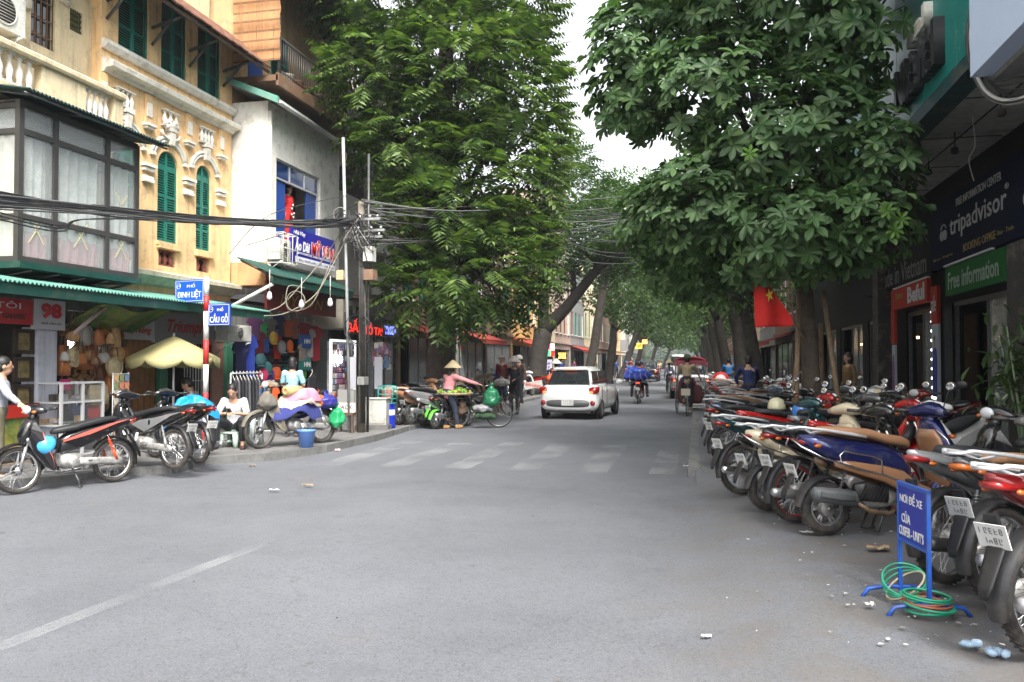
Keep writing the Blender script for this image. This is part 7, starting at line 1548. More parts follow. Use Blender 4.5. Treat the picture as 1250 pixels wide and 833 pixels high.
for px, py, c, n_ in CP:
 p = XP(px, py, -10.1); t = thing('cap', '%s cap hung on the cap display of the clothes shop' % n_, 'cap', p, rnd.uniform(-.5, .2), 'caps displayed in the clothes shop'); b = MB(); b.ell((0, 0, 0), (.08, .15, .17), 14, 8); b.build('crown', cloth('cap_' + n_.replace(' ', '_').replace('-', '_'), c), t); b = MB(); b.ell((.05, 0, -.14), (.07, .12, .02), 12, 6); b.build('brim', cloth('cap_' + n_.replace(' ', '_').replace('-', '_'), c), t)
BN = [(372, 417, (.02, .08, .3), 'blue carrier bag printed in white'), (372, 445, (.02, .15, .14), 'dark teal carrier bag printed in white')]
for px, py, c, n_ in BN: t = bag(n_ + ' at the clothes shop', XP(px, py, -9.95), .45, .36, cloth('pb' + n_[:4], c), 'flat', 'printed carrier bags at the clothes shop', .1); text('HN', (.09, 0, 0), .22, .12, NX, wht, t, bold=.03)
# folded stock heaped on shelves
hp = []; mats_ = [cc('stock%d' % i, c) for i, c in enumerate(((.03, .06, .07), (.12, .03, .05), (.04, .04, .05), (.03, .1, .1), (.15, .12, .1), (.06, .03, .09)))]
for i in range(6):
 for j in range(5):
  px, py = 318 + i * 9, 432 + j * 9; p = XP(px, py, -10.5); t = thing('folded_stock', '%s folded pile, %s from left, %s shelf from the top of the clothes shop' % (('teal', 'wine', 'black', 'sea green', 'beige', 'violet')[(i * 5 + j * 3) % 6], (*ord_, 'sixth')[i], ord_[j]), 'clothes', p, 0, 'folded clothes on the shelves of the clothes shop')
  b = MB(); b.ell((0, 0, 0), (.16, .16, .06), 10, 6); b.ell((.02, .03, .07), (.14, .14, .05), 10, 6); b.build('cloth', mats_[(i * 5 + j * 3) % 6], t)
# rail of dark trousers
rl = thing('garment_rail', 'metal rail hung with dark trousers beside the seated man', 'rail', (*XP(301, 500, -9.0)[:2], PZ)); b = MB()
for y in (-.6, .6): b.tube([(0, y, 0), (0, y, 1.25)], .015, 6); b.tube([(-.25, y, .02), (.25, y, .02)], .015, 6)
b.tube([(0, -.6, 1.25), (0, .6, 1.25)], .015, 6); b.build('frame', rack_w, rl)
for k in range(9): tshirt('dark trousers on the rail beside the seated man, %s from the left' % (*ord_, 'sixth', 'seventh', 'eighth', 'ninth')[k], rl.location + V((0, -.52 + k * .13, 1.16)), .42, .85, cc('trous%d' % (k % 3), ((.03, .03, .035), (.09, .09, .1), (.015, .015, .02))[k % 3]), .9, 'dark trousers hung on the rail', nm='hanging_trousers', cat='trousers', slv=.9)
tshirt('black jacket hung beside the woman in light blue', XP(381, 458, -8.9), .62, .8, cc('blackj', (.02, .022, .03)), .1, slv=.8); tshirt('bright blue sports shirt on the stand before the shop', XP(321, 474, -8.9), .42, .5, cc('brightb', (.02, .14, .5)), -.3); tshirt('orange-red sports shirt on the stand before the shop', XP(334, 472, -8.9), .36, .5, cc('orr', (.7, .1, .02)), -.3)
# trinket stall, lit
q = thing('trinket_stall', 'lit white framed stall of earrings and trinkets under the red letters', 'stall', (*XP(405, 500, -9.7)[:2], PZ)); b = MB();
for y in (-.1, 1.5): b.bb((-.02, y - .03, 0), (.04, y + .03, 2.1))
b.bb((-.02, -.1, 2.04), (.04, 1.5, 2.1)); b.build('frame', mat('lit_frame', (.8, .82, .85), em=.5), q); b = MB(); b.bb((-.1, -.1, .1), (-.05, 1.5, 2.05)); b.build('back', mat('stall_back', (.3, .3, .3), .8, var=.4, vs=8), q)
b = MB(); b.box((0, 0, 0), (.03, .09, .13)); tme2 = b.mesh('trinket_card', 1); tc_ = [mat('tk%d' % i, c, .5, var=.4, vs=30) for i, c in enumerate(((.5, .45, .4), (.15, .05, .05), (.3, .1, .2), (.1, .2, .35), (.55, .5, .5), (.05, .05, .06)))]
for i in range(12):
 for j in range(11): o = mobj('trinket_card', tme2, tc_[rnd.randrange(6)], q); o.location = (.0, -.02 + i * .13, .3 + j * .16)
b = MB(); b.ell((.1, .3, 1.55), (.05, .12, .1), 10, 6); b.build('spot_lamp', mat('strong_lamp', (.95, .97, 1), em=28.), q)
for i, (px, l_) in enumerate(((462, 'white hanging curtain banner right of the pole'), (430, 'narrow white banner left of the galvanised pole'))): a = D(px - 5, 475, 21), D(px + 5, 436, 21); b = MB(); b.bb((a[0].x, a[0].y, a[0].z), (a[1].x, a[0].y + .03, a[1].z)); tag(b.build('white_banner', mat('banner_white', (.6, .6, .66), .7, var=.05)), l_, 'banner')
b = MB()
for i in range(60): b.box(D(457 + rnd.uniform(0, 18), 425 + rnd.uniform(-5, 25), 22), (.12, .05, .14), i % 4)
tag(b.build('hanging_trinkets', tc_[:4]), 'mass of small trinkets hung right of the concrete pole', 'trinkets', kind='stuff')
# ---- cabinet, chalkboard, bins, bucket, stools
cab = G(457, 524, PZ); q = thing('utility_cabinet', 'scuffed white electrical cabinet at the kerb right of the poles', 'cabinet', cab, R(8)); b = MB(); b.bb((-.31, -.2, .1), (.31, .2, .66)); b.bb((-.33, -.22, .66), (.33, .22, .69)); b.build('casing', mat('cabinet_white', (.5, .5, .46), .7, var=.15, vs=3, dirt=((.2, .18, .15), .7)), q, bevel=.01); b = MB(); b.bb((-.36, -.26, 0), (.36, .26, .1)); b.build('plinth', concrete, q)
b = MB(); b.bb((-.28, -.212, .14), (-.01, -.202, .62)); b.bb((.01, -.212, .14), (.28, -.202, .62)); b.build('door', mat('cabinet_door', (.52, .52, .48), .7, var=.15, dirt=((.15, .13, .1), .6)), q)
b = MB(); b.tube([(.55, -.2, .95), (.7, -.25, .9), (.9, -.2, .95)], .15, 8); b.ell((0, 0, 1.12), (.3, .2, .1), 10, 6)
ch = G(423, 528, PZ); q = thing('crate_stand', 'battered stand with dark panel and white board scrawled JACK by the pole', 'stand', ch); b = MB(); b.bb((-.19, -.03, .62), (.19, .03, .9)); b.build('dark_panel', w_grey, q); b = MB(); b.bb((-.2, -.05, .42), (.2, .0, .62)); b.build('white_board', trim_w, q); text('JACK', (0, -.056, .52), .32, .12, (0, -1, 0), ink, q, bold=.02, shear=.2); b = MB()
for x in (-.19, .19):
 for y in (-.14, .14): b.bb((x - .02, y - .02, 0), (x + .02, y + .02, .4))
b.bb((-.22, -.17, .37), (.22, .17, .42)); b.build('table', mat('rust_wood', (.12, .07, .045), .8, var=.3), q)
bp_ = G(469, 522, PZ); q = thing('blue_barrel', 'blue plastic barrel with white label at the kerb beside the cabinet', 'barrel', G(473, 523, .12)); b = MB(); b.lathe([(.001, 0), (.17, 0), (.18, .05), (.17, .2), (.185, .25), (.17, .3), (.17, .5), (.18, .55), (.15, .56), (.001, .54)], n=20); b.build('body', mat('blue_plastic', (.01, .03, .42), .4, var=.1), q); b = MB(); b.lathe([(.176, .3), (.176, .42)], n=20, a0=pi, a1=2 * pi); b.build('paper_label', wht, q)
q = thing('teal_crate', 'teal and pink mesh crate standing on the blue barrel', 'crate', G(473, 523, .12) + V((0, 0, .56))); b = MB()
for z in (0, .1, .2, .3, .38): [b.tube([(-.17, s_ * .14, z), (.17, s_ * .14, z)], .011, 4) for s_ in (-1, 1)]; [b.tube([(s_ * .17, -.14, z), (s_ * .17, .14, z)], .011, 4) for s_ in (-1, 1)]
for s_ in (-1, 1):
 for x in (-.17, 0, .17): b.tube([(x, s_ * .14, 0), (x, s_ * .14, .38)], .011, 4)
b.build('mesh_sides', mat('teal_plastic', (.02, .3, .25), .4), q); b = MB(); b.ell((0, 0, .2), (.14, .11, .18), 10, 8); b.build('contents', mat('pink_goods', (.45, .15, .13), .8, var=.4, vs=20), q)
bk_ = G(374, 546, PZ); q = thing('bucket', 'light blue plastic bucket on the kerb before the loaded old motorbike', 'bucket', bk_); b = MB(); b.lathe([(.001, 0), (.115, 0), (.15, .27), (.162, .28), (.162, .3), (.145, .3), (.108, .02), (.001, .02)], n=24); b.build('body', mat('bucket_blue', (.12, .25, .62), .4, var=.06), q); b = MB(); b.torus((0, 0, .29), .15, .004, 'x', 20, 4, a0=0, a1=pi); b.build('handle', chrome, q)
def stool(label, p, m, h=.26, w=.3, rz=0.):
 t = thing('plastic_stool', label, 'stool', p, rz, 'small plastic stools on the left pavement'); b = MB(); b.loft([(h - .03, 0, 0, w / 2, w / 2), (h, 0, 0, w / 2 * .98, w / 2 * .98)], 16, 'z', e=5); b.build('seat', m, t)
 for x in (-1, 1):
  for y in (-1, 1): b = MB(); b.loft([(0, x * w * .46, y * w * .46, .035, .035), (h - .03, x * w * .38, y * w * .38, .045, .045)], 8, 'z', e=4); b.build('leg', m, t)
 b = MB(); b.box((0, 0, h * .42), (w * .86, .02, .03)); b.box((0, 0, h * .42), (.02, w * .86, .03)); b.build('stretcher', m, t); return t
mint = mat('mint_plastic', (.45, .6, .5), .45, var=.06); wpl = mat('white_plastic', (.55, .62, .62), .4, var=.06)
stool('mint green low plastic stool under the seated man', G(284, 546, PZ), mint, .27, .34)
stool('lower whitish plastic stool of the stack beside the seated man', G(305, 544, PZ), wpl, .45, .32); s_ = stool('topmost whitish plastic stool of the stack beside the seated man', G(305, 544, PZ) + V((0, 0, .12)), wpl, .45, .31)
# ---- blue sign stand
sp = GR(1135, 745); SS = thing('sign_stand', 'blue steel sign stand reading NƠI ĐỂ XE CỦA beside the parked motorbikes', 'sign stand', sp, 0); dS = (sp - CO).dot(_f); k_ = dS / 1000
pL, pR = G(1104, 733, .1), G(1129, 750, .1); base = (pL + pR) / 2; SS.location = (base.x, base.y, .1); SS.rotation_euler = (0, 0, atan2(pR.y - pL.y, pR.x - pL.x)); hw = (pR - pL).length / 2 + .06
bst = mat('blue_steel', (.015, .09, .42), .4, var=.12, vs=10, dirt=((.1, .09, .08), .3)); bsg = mat('sign_blue_deep', (.012, .025, .3), .45)
zt_, zb_ = .73, .38; b = MB()
for x in (-hw, hw): b.box((x, 0, zt_ / 2 + .03), (.022, .022, zt_ - .04))
b.box((0, 0, zt_), (hw * 2 + .022, .024, .024)); b.box((0, 0, zb_), (hw * 2 - .024, .02, .02)); b.build('frame', bst, SS)
b = MB(); b.box((0, 0, (zt_ + zb_) / 2), (hw * 2 - .024, .008, zt_ - zb_ - .03)); b.build('panel', bsg, SS)
for x in (-hw, hw): b = MB(); b.tube([(x, -.24, 0), (x, -.2, .055), (x, -.1, .07), (x, .1, .07), (x, .2, .055), (x, .24, 0)], .013, 6); b.build('foot', bst, SS)
for s_, z, w_, h_ in (('NƠI ĐỂ XE', .25, 1.55, .075), ('CỦA', .125, .62, .075), ('CUSFER - UNIT\'S', .035, 1.7, .06)): text(s_, (-.02 if w_ > 1 else -hw * .45, -.0065, zb_ + z + .025), hw * w_, h_, (0, -1, 0), wht, SS, bold=.012, ext=.002)
hose = mat('hose_green', (.02, .3, .17), .35); hose2 = mat('hose_orange', (.35, .1, .05), .4); hose3 = mat('hose_cream', (.5, .42, .28), .4)
HS = thing('hose_coil', 'coil of green, brown and cream hose lying on the feet of the blue sign stand', 'hose', V((base.x, base.y, .12)), SS.rotation_euler.z)
for k in range(7):
 b = MB(); b.torus((0, 0, 0), .125 + .006 * (k % 3), .0075, 'z', 28, 6); b.xf(Matrix.Translation((hw * .9 + .02 * sin(k), .0, .02 + k * .014)) @ Matrix.Rotation(.12 * sin(k * 2), 4, 'X')); b.build('hose', hose2 if k in (3, 4) else hose, HS)
for k in range(4):
 b = MB(); b.torus((0, 0, 0), .13, .0065, 'z', 28, 6); b.xf(Matrix.Translation((-hw * .4, -.02, .09 + k * .012)) @ Matrix.Rotation(R(38 - 9 * k), 4, 'X') @ Matrix.Rotation(.2 * k, 4, 'Y')); b.build('hose', hose3 if k == 0 else hose, HS)
# ======================= motorbike rows =======================
grpR = 'motorbikes parked in the row on the right pavement'; grpL = 'motorbikes parked along the left kerb'
def rb(label, px, py, h, kind='wave', z=None, **k):
 p = GR(px, py) if z is None else G(px, py, z); hd = R(h); xr = -.63 if kind == 'scooter' else -.61; s = k.get('s', 1.0)
 loc = V((p.x - xr * s * cos(hd), p.y - xr * s * sin(hd), p.z)); k.setdefault('group', grpR); k.setdefault('lean', R(-3)); k.setdefault('mirrors', 'navy' in label or 'grey scooter' in label or 'teal' in label)
 return bike('motorbike', label, loc, hd, kind, **k)
whp = P_white; rimk = mat('rim_black', (.02, .02, .022), .4, .5); rimr = mat('rim_red_edge', (.35, .03, .02), .4, .3)
rb('navy scooter with brown seat and chrome crash bars, nearest full machine in the right row', 1008, 653, 24, 'scooter', c1=P_navy, c2=P_brown, seatm=seat_brn, rack=rack_w, crash=True, muff=grey_pl, seat2=P_brown, c3=black_pl, lean=R(-2), decal=None, tail=lens_red, s=1.03)
rb('black motorbike with red edged wheel rims just beyond the navy scooter', 972, 638, 30, 'wave', c1=P_black, c2=P_red, rimm=rimr, rack=rack_w, seatm=seat_blk)
rb('cream scooter-tailed motorbike with red lamp, third from the navy scooter', 938, 624, 30, 'scooter', c1=P_cream, c2=P_cream, rack=rack_w, seatm=seat_blk, crash=True, muff=alu, s=.97)
rb('dark teal motorbike with white rimmed rear wheel and chrome exhaust', 906, 604, 33, 'wave', c1=P_teal, c2=P_teal, rimm=chrome, rack=rack_w, seatm=seat_blk, muff=chrome, decal=P_white)
rb('red bodied motorbike with black seat carrying the blue helmet', 930, 583, 27, 'wave', c1=P_red, c2=P_red, seatm=seat_blk, muff=alu)
rb('black motorbike with silver side line beyond the dark teal one', 890, 570, 30, 'wave', c1=P_black, c2=P_black, decal=P_silver, muff=chrome)
rb('blue-grey scooter with pale rack behind the black silver-lined one', 884, 556, 28, 'scooter', c1=P_bluegrey, c2=P_black, rack=rack_w)
rb('brown seated motorbike with white tail rack far side of the blue-grey one', 884, 545, 26, 'scooter', c1=P_silver, c2=P_grey, rack=rack_w, seatm=seat_brn)
rb('red and black sport styled motorbike half hidden by the navy scooter', 1022, 612, 30, 'wave', c1=P_red, c2=P_black, decal=P_white, seatm=seat_blk)
rb('dark grey scooter whose front shows above the pale helmet', 985, 590, 32, 'scooter', c1=P_grey, c2=P_black, seatm=seat_blk)
rb('silver motorbike with long black seat behind the blue sign stand', 1158, 713, 36, 'wave', c1=P_silver, c2=P_silver, seatm=seat_blk, decal=None, muff=steel_dk, s=1.05, lean=R(-1))
rb('white racked motorbike with orange lamp right of the sign stand', 1225, 738, 34, 'wave', c1=P_grey, c2=P_silver, rack=rack_w, tail=lens_org, seatm=seat_brn, s=1.05)
rb('red tailed motorbike with chrome guards, nearest to the camera at bottom right', 1280, 804, 33, 'wave', c1=P_dkred, c2=P_red, rack=rack_w, crash=False, seatm=seat_blk, s=1.08)
# front facing ones deeper on the pavement
def fb_(label, px, dep, h, kind, steer=0., **k):
 k.setdefault('mirrors', 'round mirrors' in label or 'white leg' in label)
 p = DG(px, dep, PZ); k.setdefault('group', 'motorbikes standing deeper on the right pavement'); return bike('motorbike', label, p, R(h), kind, steer=steer, **k)
fb_('motorbike with white leg shields and black fork facing the road', 1166, 8.9, 232, 'wave', c1=P_white, c2=P_white, c3=P_black, lean=R(5), steer=.35, plate=False)
fb_('cream scooter turned towards the doorways', 1096, 12.2, 205, 'scooter', c1=P_cream, c2=P_cream, seatm=seat_brn)
fb_('dark red motorbike by the lit doorway', 1143, 12.6, 215, 'wave', c1=P_dkred, c2=P_black)
fb_('black scooter beside the cream one', 1062, 11.2, 40, 'scooter', c1=P_black, c2=P_black, lean=R(3))
fb_('silver grey motorbike against the arcade pillar', 1050, 14.2, 35, 'wave', c1=P_silver, c2=P_black)
fb_('black motorbike at the very right edge by the potted plant', 1262, 7.6, 200, 'wave', c1=P_black, c2=P_black, group='motorbikes standing deeper on the right pavement')
fb_('black motorbike with round mirrors between the timber props', 958, 12.6, 35, 'wave', c1=P_black, c2=P_black)
fb_('grey scooter with round mirrors behind the timber props', 1012, 13.5, 38, 'scooter', c1=P_grey, c2=P_black)
cols_ = [(P_white, 'white'), (P_black, 'black'), (P_silver, 'silver'), (P_red, 'red'), (P_blue, 'blue'), (P_dkred, 'dark red'), (P_cream, 'cream'), (P_grey, 'grey')]
land = ('beside the man in dark blue', 'just past the man in dark blue', 'by the second right tree', 'near the no entry sign stand', 'level with the cyclo', 'level with the silver car', 'past the silver car', 'by the third right tree', 'by the fourth right tree', 'at the row end')
i = 0
for k in range(26):
 d_ = 16.2 + k * .95 + (k > 9) * (k - 9) * .35; X = .75 if k % 3 else 1.15; pz_ = PZ; xx = X + .55 + rnd.uniform(-.12, .12); y = d_
 cm, cn_ = cols_[(k * 5 + k // 3) % 8]; l_ = '%s %s in far right row, %s' % (cn_, ('motorbike', 'scooter')[k % 2], land[min(9, k // 3)] + ('' if k % 3 == 0 else (', next up' if k % 3 == 1 else ', one further')))
 bike('motorbike', l_, V((xx, y, pz_)), R(28 + rnd.uniform(-8, 8)), ('wave', 'scooter')[k % 2], c1=cm, c2=cm if k % 4 else P_black, lod=1, mirrors=k % 3 == 0, group='motorbikes in the far right row', rack=rack_w if k % 2 == 0 else None, lean=R(-3), seatm=(seat_blk, seat_brn, seat_blk, seat_gry)[k % 4])
# ---- left: three detailed bikes
a, c = G(22, 603), G(137, 588.5); hd = atan2(a.y - c.y, a.x - c.x); m_ = (a + c) / 2
W1 = bike('motorbike', 'black motorbike with red and white stripes, leftmost of the photo', V((m_.x, m_.y, .0)), hd, 'wave', c1=P_black, c2=P_black, c3=black_pl, seatm=seat_blk, decal=mat('stripe_red', (.6, .12, .09), .4), plate=True, muff=alu, lean=R(3), group=grpL, mirrors=False, s=1.0)
for ch_ in W1.children:
 if ch_.name.startswith('shock'): ch_.material_slots[0].material = mat('spring_red', (.6, .06, .01), .4)
W1.location.z = .0
def lb(label, px, py, hdg, kind, **k):
 p = G(px, py, k.pop('z', PZ)); k.setdefault('mirrors', False); hd_ = R(hdg); xr = -.63 if kind == 'scooter' else -.61; k.setdefault('group', grpL)
 return bike('motorbike', label, V((p.x - xr * cos(hd_), p.y - xr * sin(hd_), p.z)), hd_, kind, **k)
hd0 = math.degrees(hd)
def hto(r, px, wb=1.22, far=True):
 dd = _f + _r * ((px - PCX) / FPX); e = V((dd.x, dd.y, 0)); A = e.dot(e); B = -2 * e.dot(V((r.x, r.y, 0))); Cc = r.x ** 2 + r.y ** 2 - wb * wb; q = B * B - 4 * A * Cc
 t = (-B + (1 if far else -1) * sqrt(max(q, 0))) / (2 * A); p = e * t; return math.degrees(atan2(p.y - r.y, p.x - r.x))
lb('black and chrome classic motorbike with upright bars behind the striped one', 212, 573, hto(G(212, 573, PZ), 138), 'wave', c1=P_black, c2=P_silver, seatm=seat_blk, muff=chrome, lean=R(3))
lb('motorbike covered by a bright blue tarpaulin next to the kerb', 242, 566, hto(G(242, 566, PZ), 190), 'wave', c1=P_black, c2=P_black, lean=R(3))
tq = G(236, 560, PZ); b = MB(); r_ = random.Random(4)
def tarpf(u, v):
 a = 2 * pi * u; r = .34 * (v ** .8) * (1 + .18 * sin(3 * a + 1) + .1 * sin(7 * a)); z = .26 * (1 - v ** 2.6) - .1 * v * (1 + .8 * sin(5 * a + 2)) + .035 * sin(11 * a + v * 8) ; return (r * cos(a) * 1.25, r * sin(a) * .75, z)
b.grid(tarpf, 60, 16); o = b.build('tarpaulin', mat('tarp_blue', (.01, .26, .72), .35, var=.12, vs=5, bump=.6, bs=12)); o.location = tq + V((-.05, .02, .68)); o.rotation_euler = (0, .12, R(hd0)); tag(o, 'bright blue crumpled tarpaulin draped over the tail of the parked motorbike', 'tarpaulin')
helmet('glossy sky blue helmet resting on the striped motorbike footboard', m_ + V((cos(hd) * .22 + .02, sin(hd) * .22 - .06, .55)), mat('helmet_sky', (.05, .36, .7), .12, coat=.8), hd + pi / 2, tilt=(1.2, 0), brim=False)
helmet('dark blue helmet lying on a black seat in the right row', GR(960, 583) + V((.2, .1, .80)), mat('helmet_blue', (.02, .14, .42), .2, coat=.6), 2.2)
hp_ = helmet('sky blue and white helmet hung on a mirror in the right row', D(1034, 528, 8.9), mat('helmet_light', (.25, .55, .75), .2, coat=.6, var=.4, vs=9), 2.6, tilt=(.5, .6))
helmet('cream helmet on a seat left of the timber props', D(948, 498, 11.9), mat('helmet_cream', (.6, .58, .38), .25, coat=.5), 1.0)
# old motorbike loaded with cloth (front wheel left)
a, c = G(318, 548, PZ), G(392, 541, PZ); hd = atan2(a.y - c.y, a.x - c.x)
OM = bike('motorbike', 'old worn motorbike loaded with folded cloths at the left kerb', V((*((a + c) / 2)[:2], PZ)), hd, 'wave', c1=mat('paint_worn', (.16, .15, .12), .6, var=.4, dirt=((.2, .12, .07), .7)), c2=P_black, c3=steel_dk, seatm=seat_blk, rimm=steel_dk, muff=engine_m, lean=R(3), group=grpL, mirrors=False, s=1.08)
def lump(nm, label, loc, rad, m, seed, cat='bag', n=5, neck=True, rz=0., amp=.05):
 r_ = random.Random(seed); b = MB(); b.ell((0, 0, rad[2]), rad, 16, 10)
 for k in range(n): a = 2 * pi * k / n; b.ell((rad[0] * .6 * cos(a), rad[1] * .6 * sin(a), rad[2] * r_.uniform(.6, 1.4)), [q * r_.uniform(.4, .6) for q in rad], 12, 8)
 if neck: b.tube([(0, 0, rad[2] * 1.7), (0, 0, rad[2] * 2.1), (.02, .02, rad[2] * 2.4)], [rad[0] * .5, rad[0] * .15, rad[0] * .35], 8)
 o = b.build(nm, m); o.location = loc; o.rotation_euler = (0, 0, rz); x = o.modifiers.new('rem', 'REMESH'); x.mode = 'VOXEL'; x.voxel_size = max(.015, rad[0] / 22); x.use_smooth_shade = True; x = o.modifiers.new('sm', 'SMOOTH'); x.iterations = 3
 x = o.modifiers.new('fold', 'DISPLACE'); x.texture = crease_tx; x.strength = amp; return tag(o, label, cat)
crease_tx = bpy.data.textures.new('creases', 'VORONOI'); crease_tx.noise_scale = .14
def pile(nm, label, loc, rz, rx, ry, rz_h, m, seed, cat='cloth', drop=.0, kk=.1):
 r_ = random.Random(seed); b = MB(); ph = r_.uniform(0, 6)
 def f(u, v):
  a = 2 * pi * u; q = v ** .75; z = rz_h * (1 - v ** 3) - drop * v ** 4 * (1 + .4 * sin(3 * a + ph)) + kk * .3 * sin(6 * a + ph + v * 5) * v
  e = 1 + .12 * sin(2 * a + ph) + .06 * sin(5 * a); return (rx * q * cos(a) * e, ry * q * sin(a) * e, z)
 b.grid(f, 40, 12); b.grid(lambda u, v: tuple(V(f(u, v)) - V((0, 0, .02 + (rz_h * .6) * (1 - v ** 2)))), 40, 12); o = b.build(nm, m); o.location = loc; o.rotation_euler = (0, 0, rz); return tag(o, label, cat)
mm_ = (a + c) / 2; dv = V((cos(hd), sin(hd), 0))
pile('folded_cloth', 'violet-blue cloth hanging over the side of the loaded old motorbike', mm_ + V((-dv.x * .1, -dv.y * .1, .74)), hd, .5, .27, .1, cloth('violet', (.035, .045, .2)), 1, drop=.2)
pile('folded_cloth', 'cream cloth folded across the loaded old motorbike', mm_ + V((-dv.x * .15, -dv.y * .15, .82)), hd, .55, .22, .08, cloth('creamc', (.55, .48, .36)), 2, drop=.1)
pile('folded_cloth', 'pink cloth at the back of the load on the old motorbike', mm_ + V((-dv.x * .25, .12, .88)), hd, .36, .2, .13, cloth('pinkc', (.65, .25, .35)), 3, drop=.08)
b = MB(); b.tube([(-.2, 0, 0), (.2, 0, 0)], .09, 14); b.torus((.2, 0, 0), .05, .02, 'x', 14, 5); o = b.build('cloth_roll', cloth('straw_roll', (.5, .36, .16))); o.location = mm_ + V((-dv.x * .1, -.15 - dv.y * .1, .97)); o.rotation_euler = (0, 0, hd + .3); tag(o, 'straw coloured roll lying on top of the loaded old motorbike', 'roll')
lump('plastic_bag', 'violet plastic bundle at the right end of the loaded old motorbike', mm_ - dv * .72 + V((0, 0, .6)), (.22, .17, .15), mat('violet_plastic', (.035, .035, .22), .3, var=.2), 4)
lump('plastic_bag', 'bright green plastic bag hung right of the loaded old motorbike', G(408, 541, PZ) + V((0, .1, .25)), (.15, .12, .2), mat('green_plastic', (.02, .3, .11), .3, var=.2), 5)
lump('plastic_bag', 'orange bag behind the loaded old motorbike', mm_ + V((.25, .5, .6)), (.12, .1, .16), mat('orange_plastic', (.6, .12, .02), .4), 6)
lump('sack', 'grey canvas sack on the front of the loaded old motorbike', mm_ + dv * .5 + V((0, 0, .62)), (.16, .15, .16), cloth('sackg', (.13, .12, .1)), 7)
# scooters by the big left tree
rows = [(488, 519, 60, 'scooter', P_brown, 'brown', seat_brn), (503, 519, 62, 'scooter', P_silver, 'silver', seat_blk), (516, 517, 64, 'wave', P_silver, 'pale silver', seat_gry), (526, 514, 60, 'scooter', P_cream, 'cream', seat_blk), (497, 505, 70, 'wave', P_black, 'black', seat_blk)]
for i, (px, py, h, kd, cm, n_, sm_) in enumerate(rows): lb('%s %s parked tail outward %s' % (n_, 'scooter' if kd == 'scooter' else 'motorbike', ('right of the cabinet and blue barrel', 'second from the blue barrel', 'third from the blue barrel', 'before the huge tree trunk', 'behind the brown scooter by the cabinet')[i]), px, py, h, kd, c1=cm, c2=cm, seatm=sm_, lod=1, rack=rack_w if i in (0, 3) else None)
lb('black scooter with lime green fenders beside the fruit seller', 531, 524, 66, 'scooter', z=.0, c1=P_black, c2=P_black, c3=P_black, lod=1, s=.95)
gs_ = [x for x in bpy.data.objects if x.get('label', '').startswith('black scooter with lime')][0]
for ch_ in gs_.children:
 if 'front_fender' in ch_.name or 'rear_fender' in ch_.name: ch_.material_slots[0].material = P_green
for k in range(16):
 d_ = 27 + k * 1.55; X = -7.35 + rnd.uniform(-.15, .1); cm, cn_ = cols_[(k * 3 + 1) % 8]
 bike('motorbike', '%s %s along the left kerb, %s' % (cn_, ('motorbike', 'scooter')[k % 2], ('behind the fruit seller bicycle', 'left of the hatted people', 'behind the hatted people', 'right of the hatted people', 'under the leaning tree', 'beside the standing sign', 'just beyond the white car', 'past the standing sign')[k // 2] + (', nearer one' if k % 2 == 0 else ', further one')), V((X, d_, PZ)), R(150 + rnd.uniform(-12, 12)) if k > 5 else R(65), ('wave', 'scooter')[k % 2], c1=cm, c2=P_black if k % 3 else cm, lod=1, mirrors=k % 3 == 0, group='motorbikes along the far left kerb')
lsg = thing('price_board', 'small slanted white board with red words by the left motorbikes', 'sign', D(651, 470, 33)); b = MB(); b.box((0, 0, 0), (.75, .04, .28), 0, Matrix.Rotation(-.18, 3, 'Y')); b.build('board', whc, lsg); o = text('BÁN HÀNG', (0, -.03, 0), .62, .15, (0, -1, 0), redl, lsg, bold=.02, up=(.18, 0, 1))
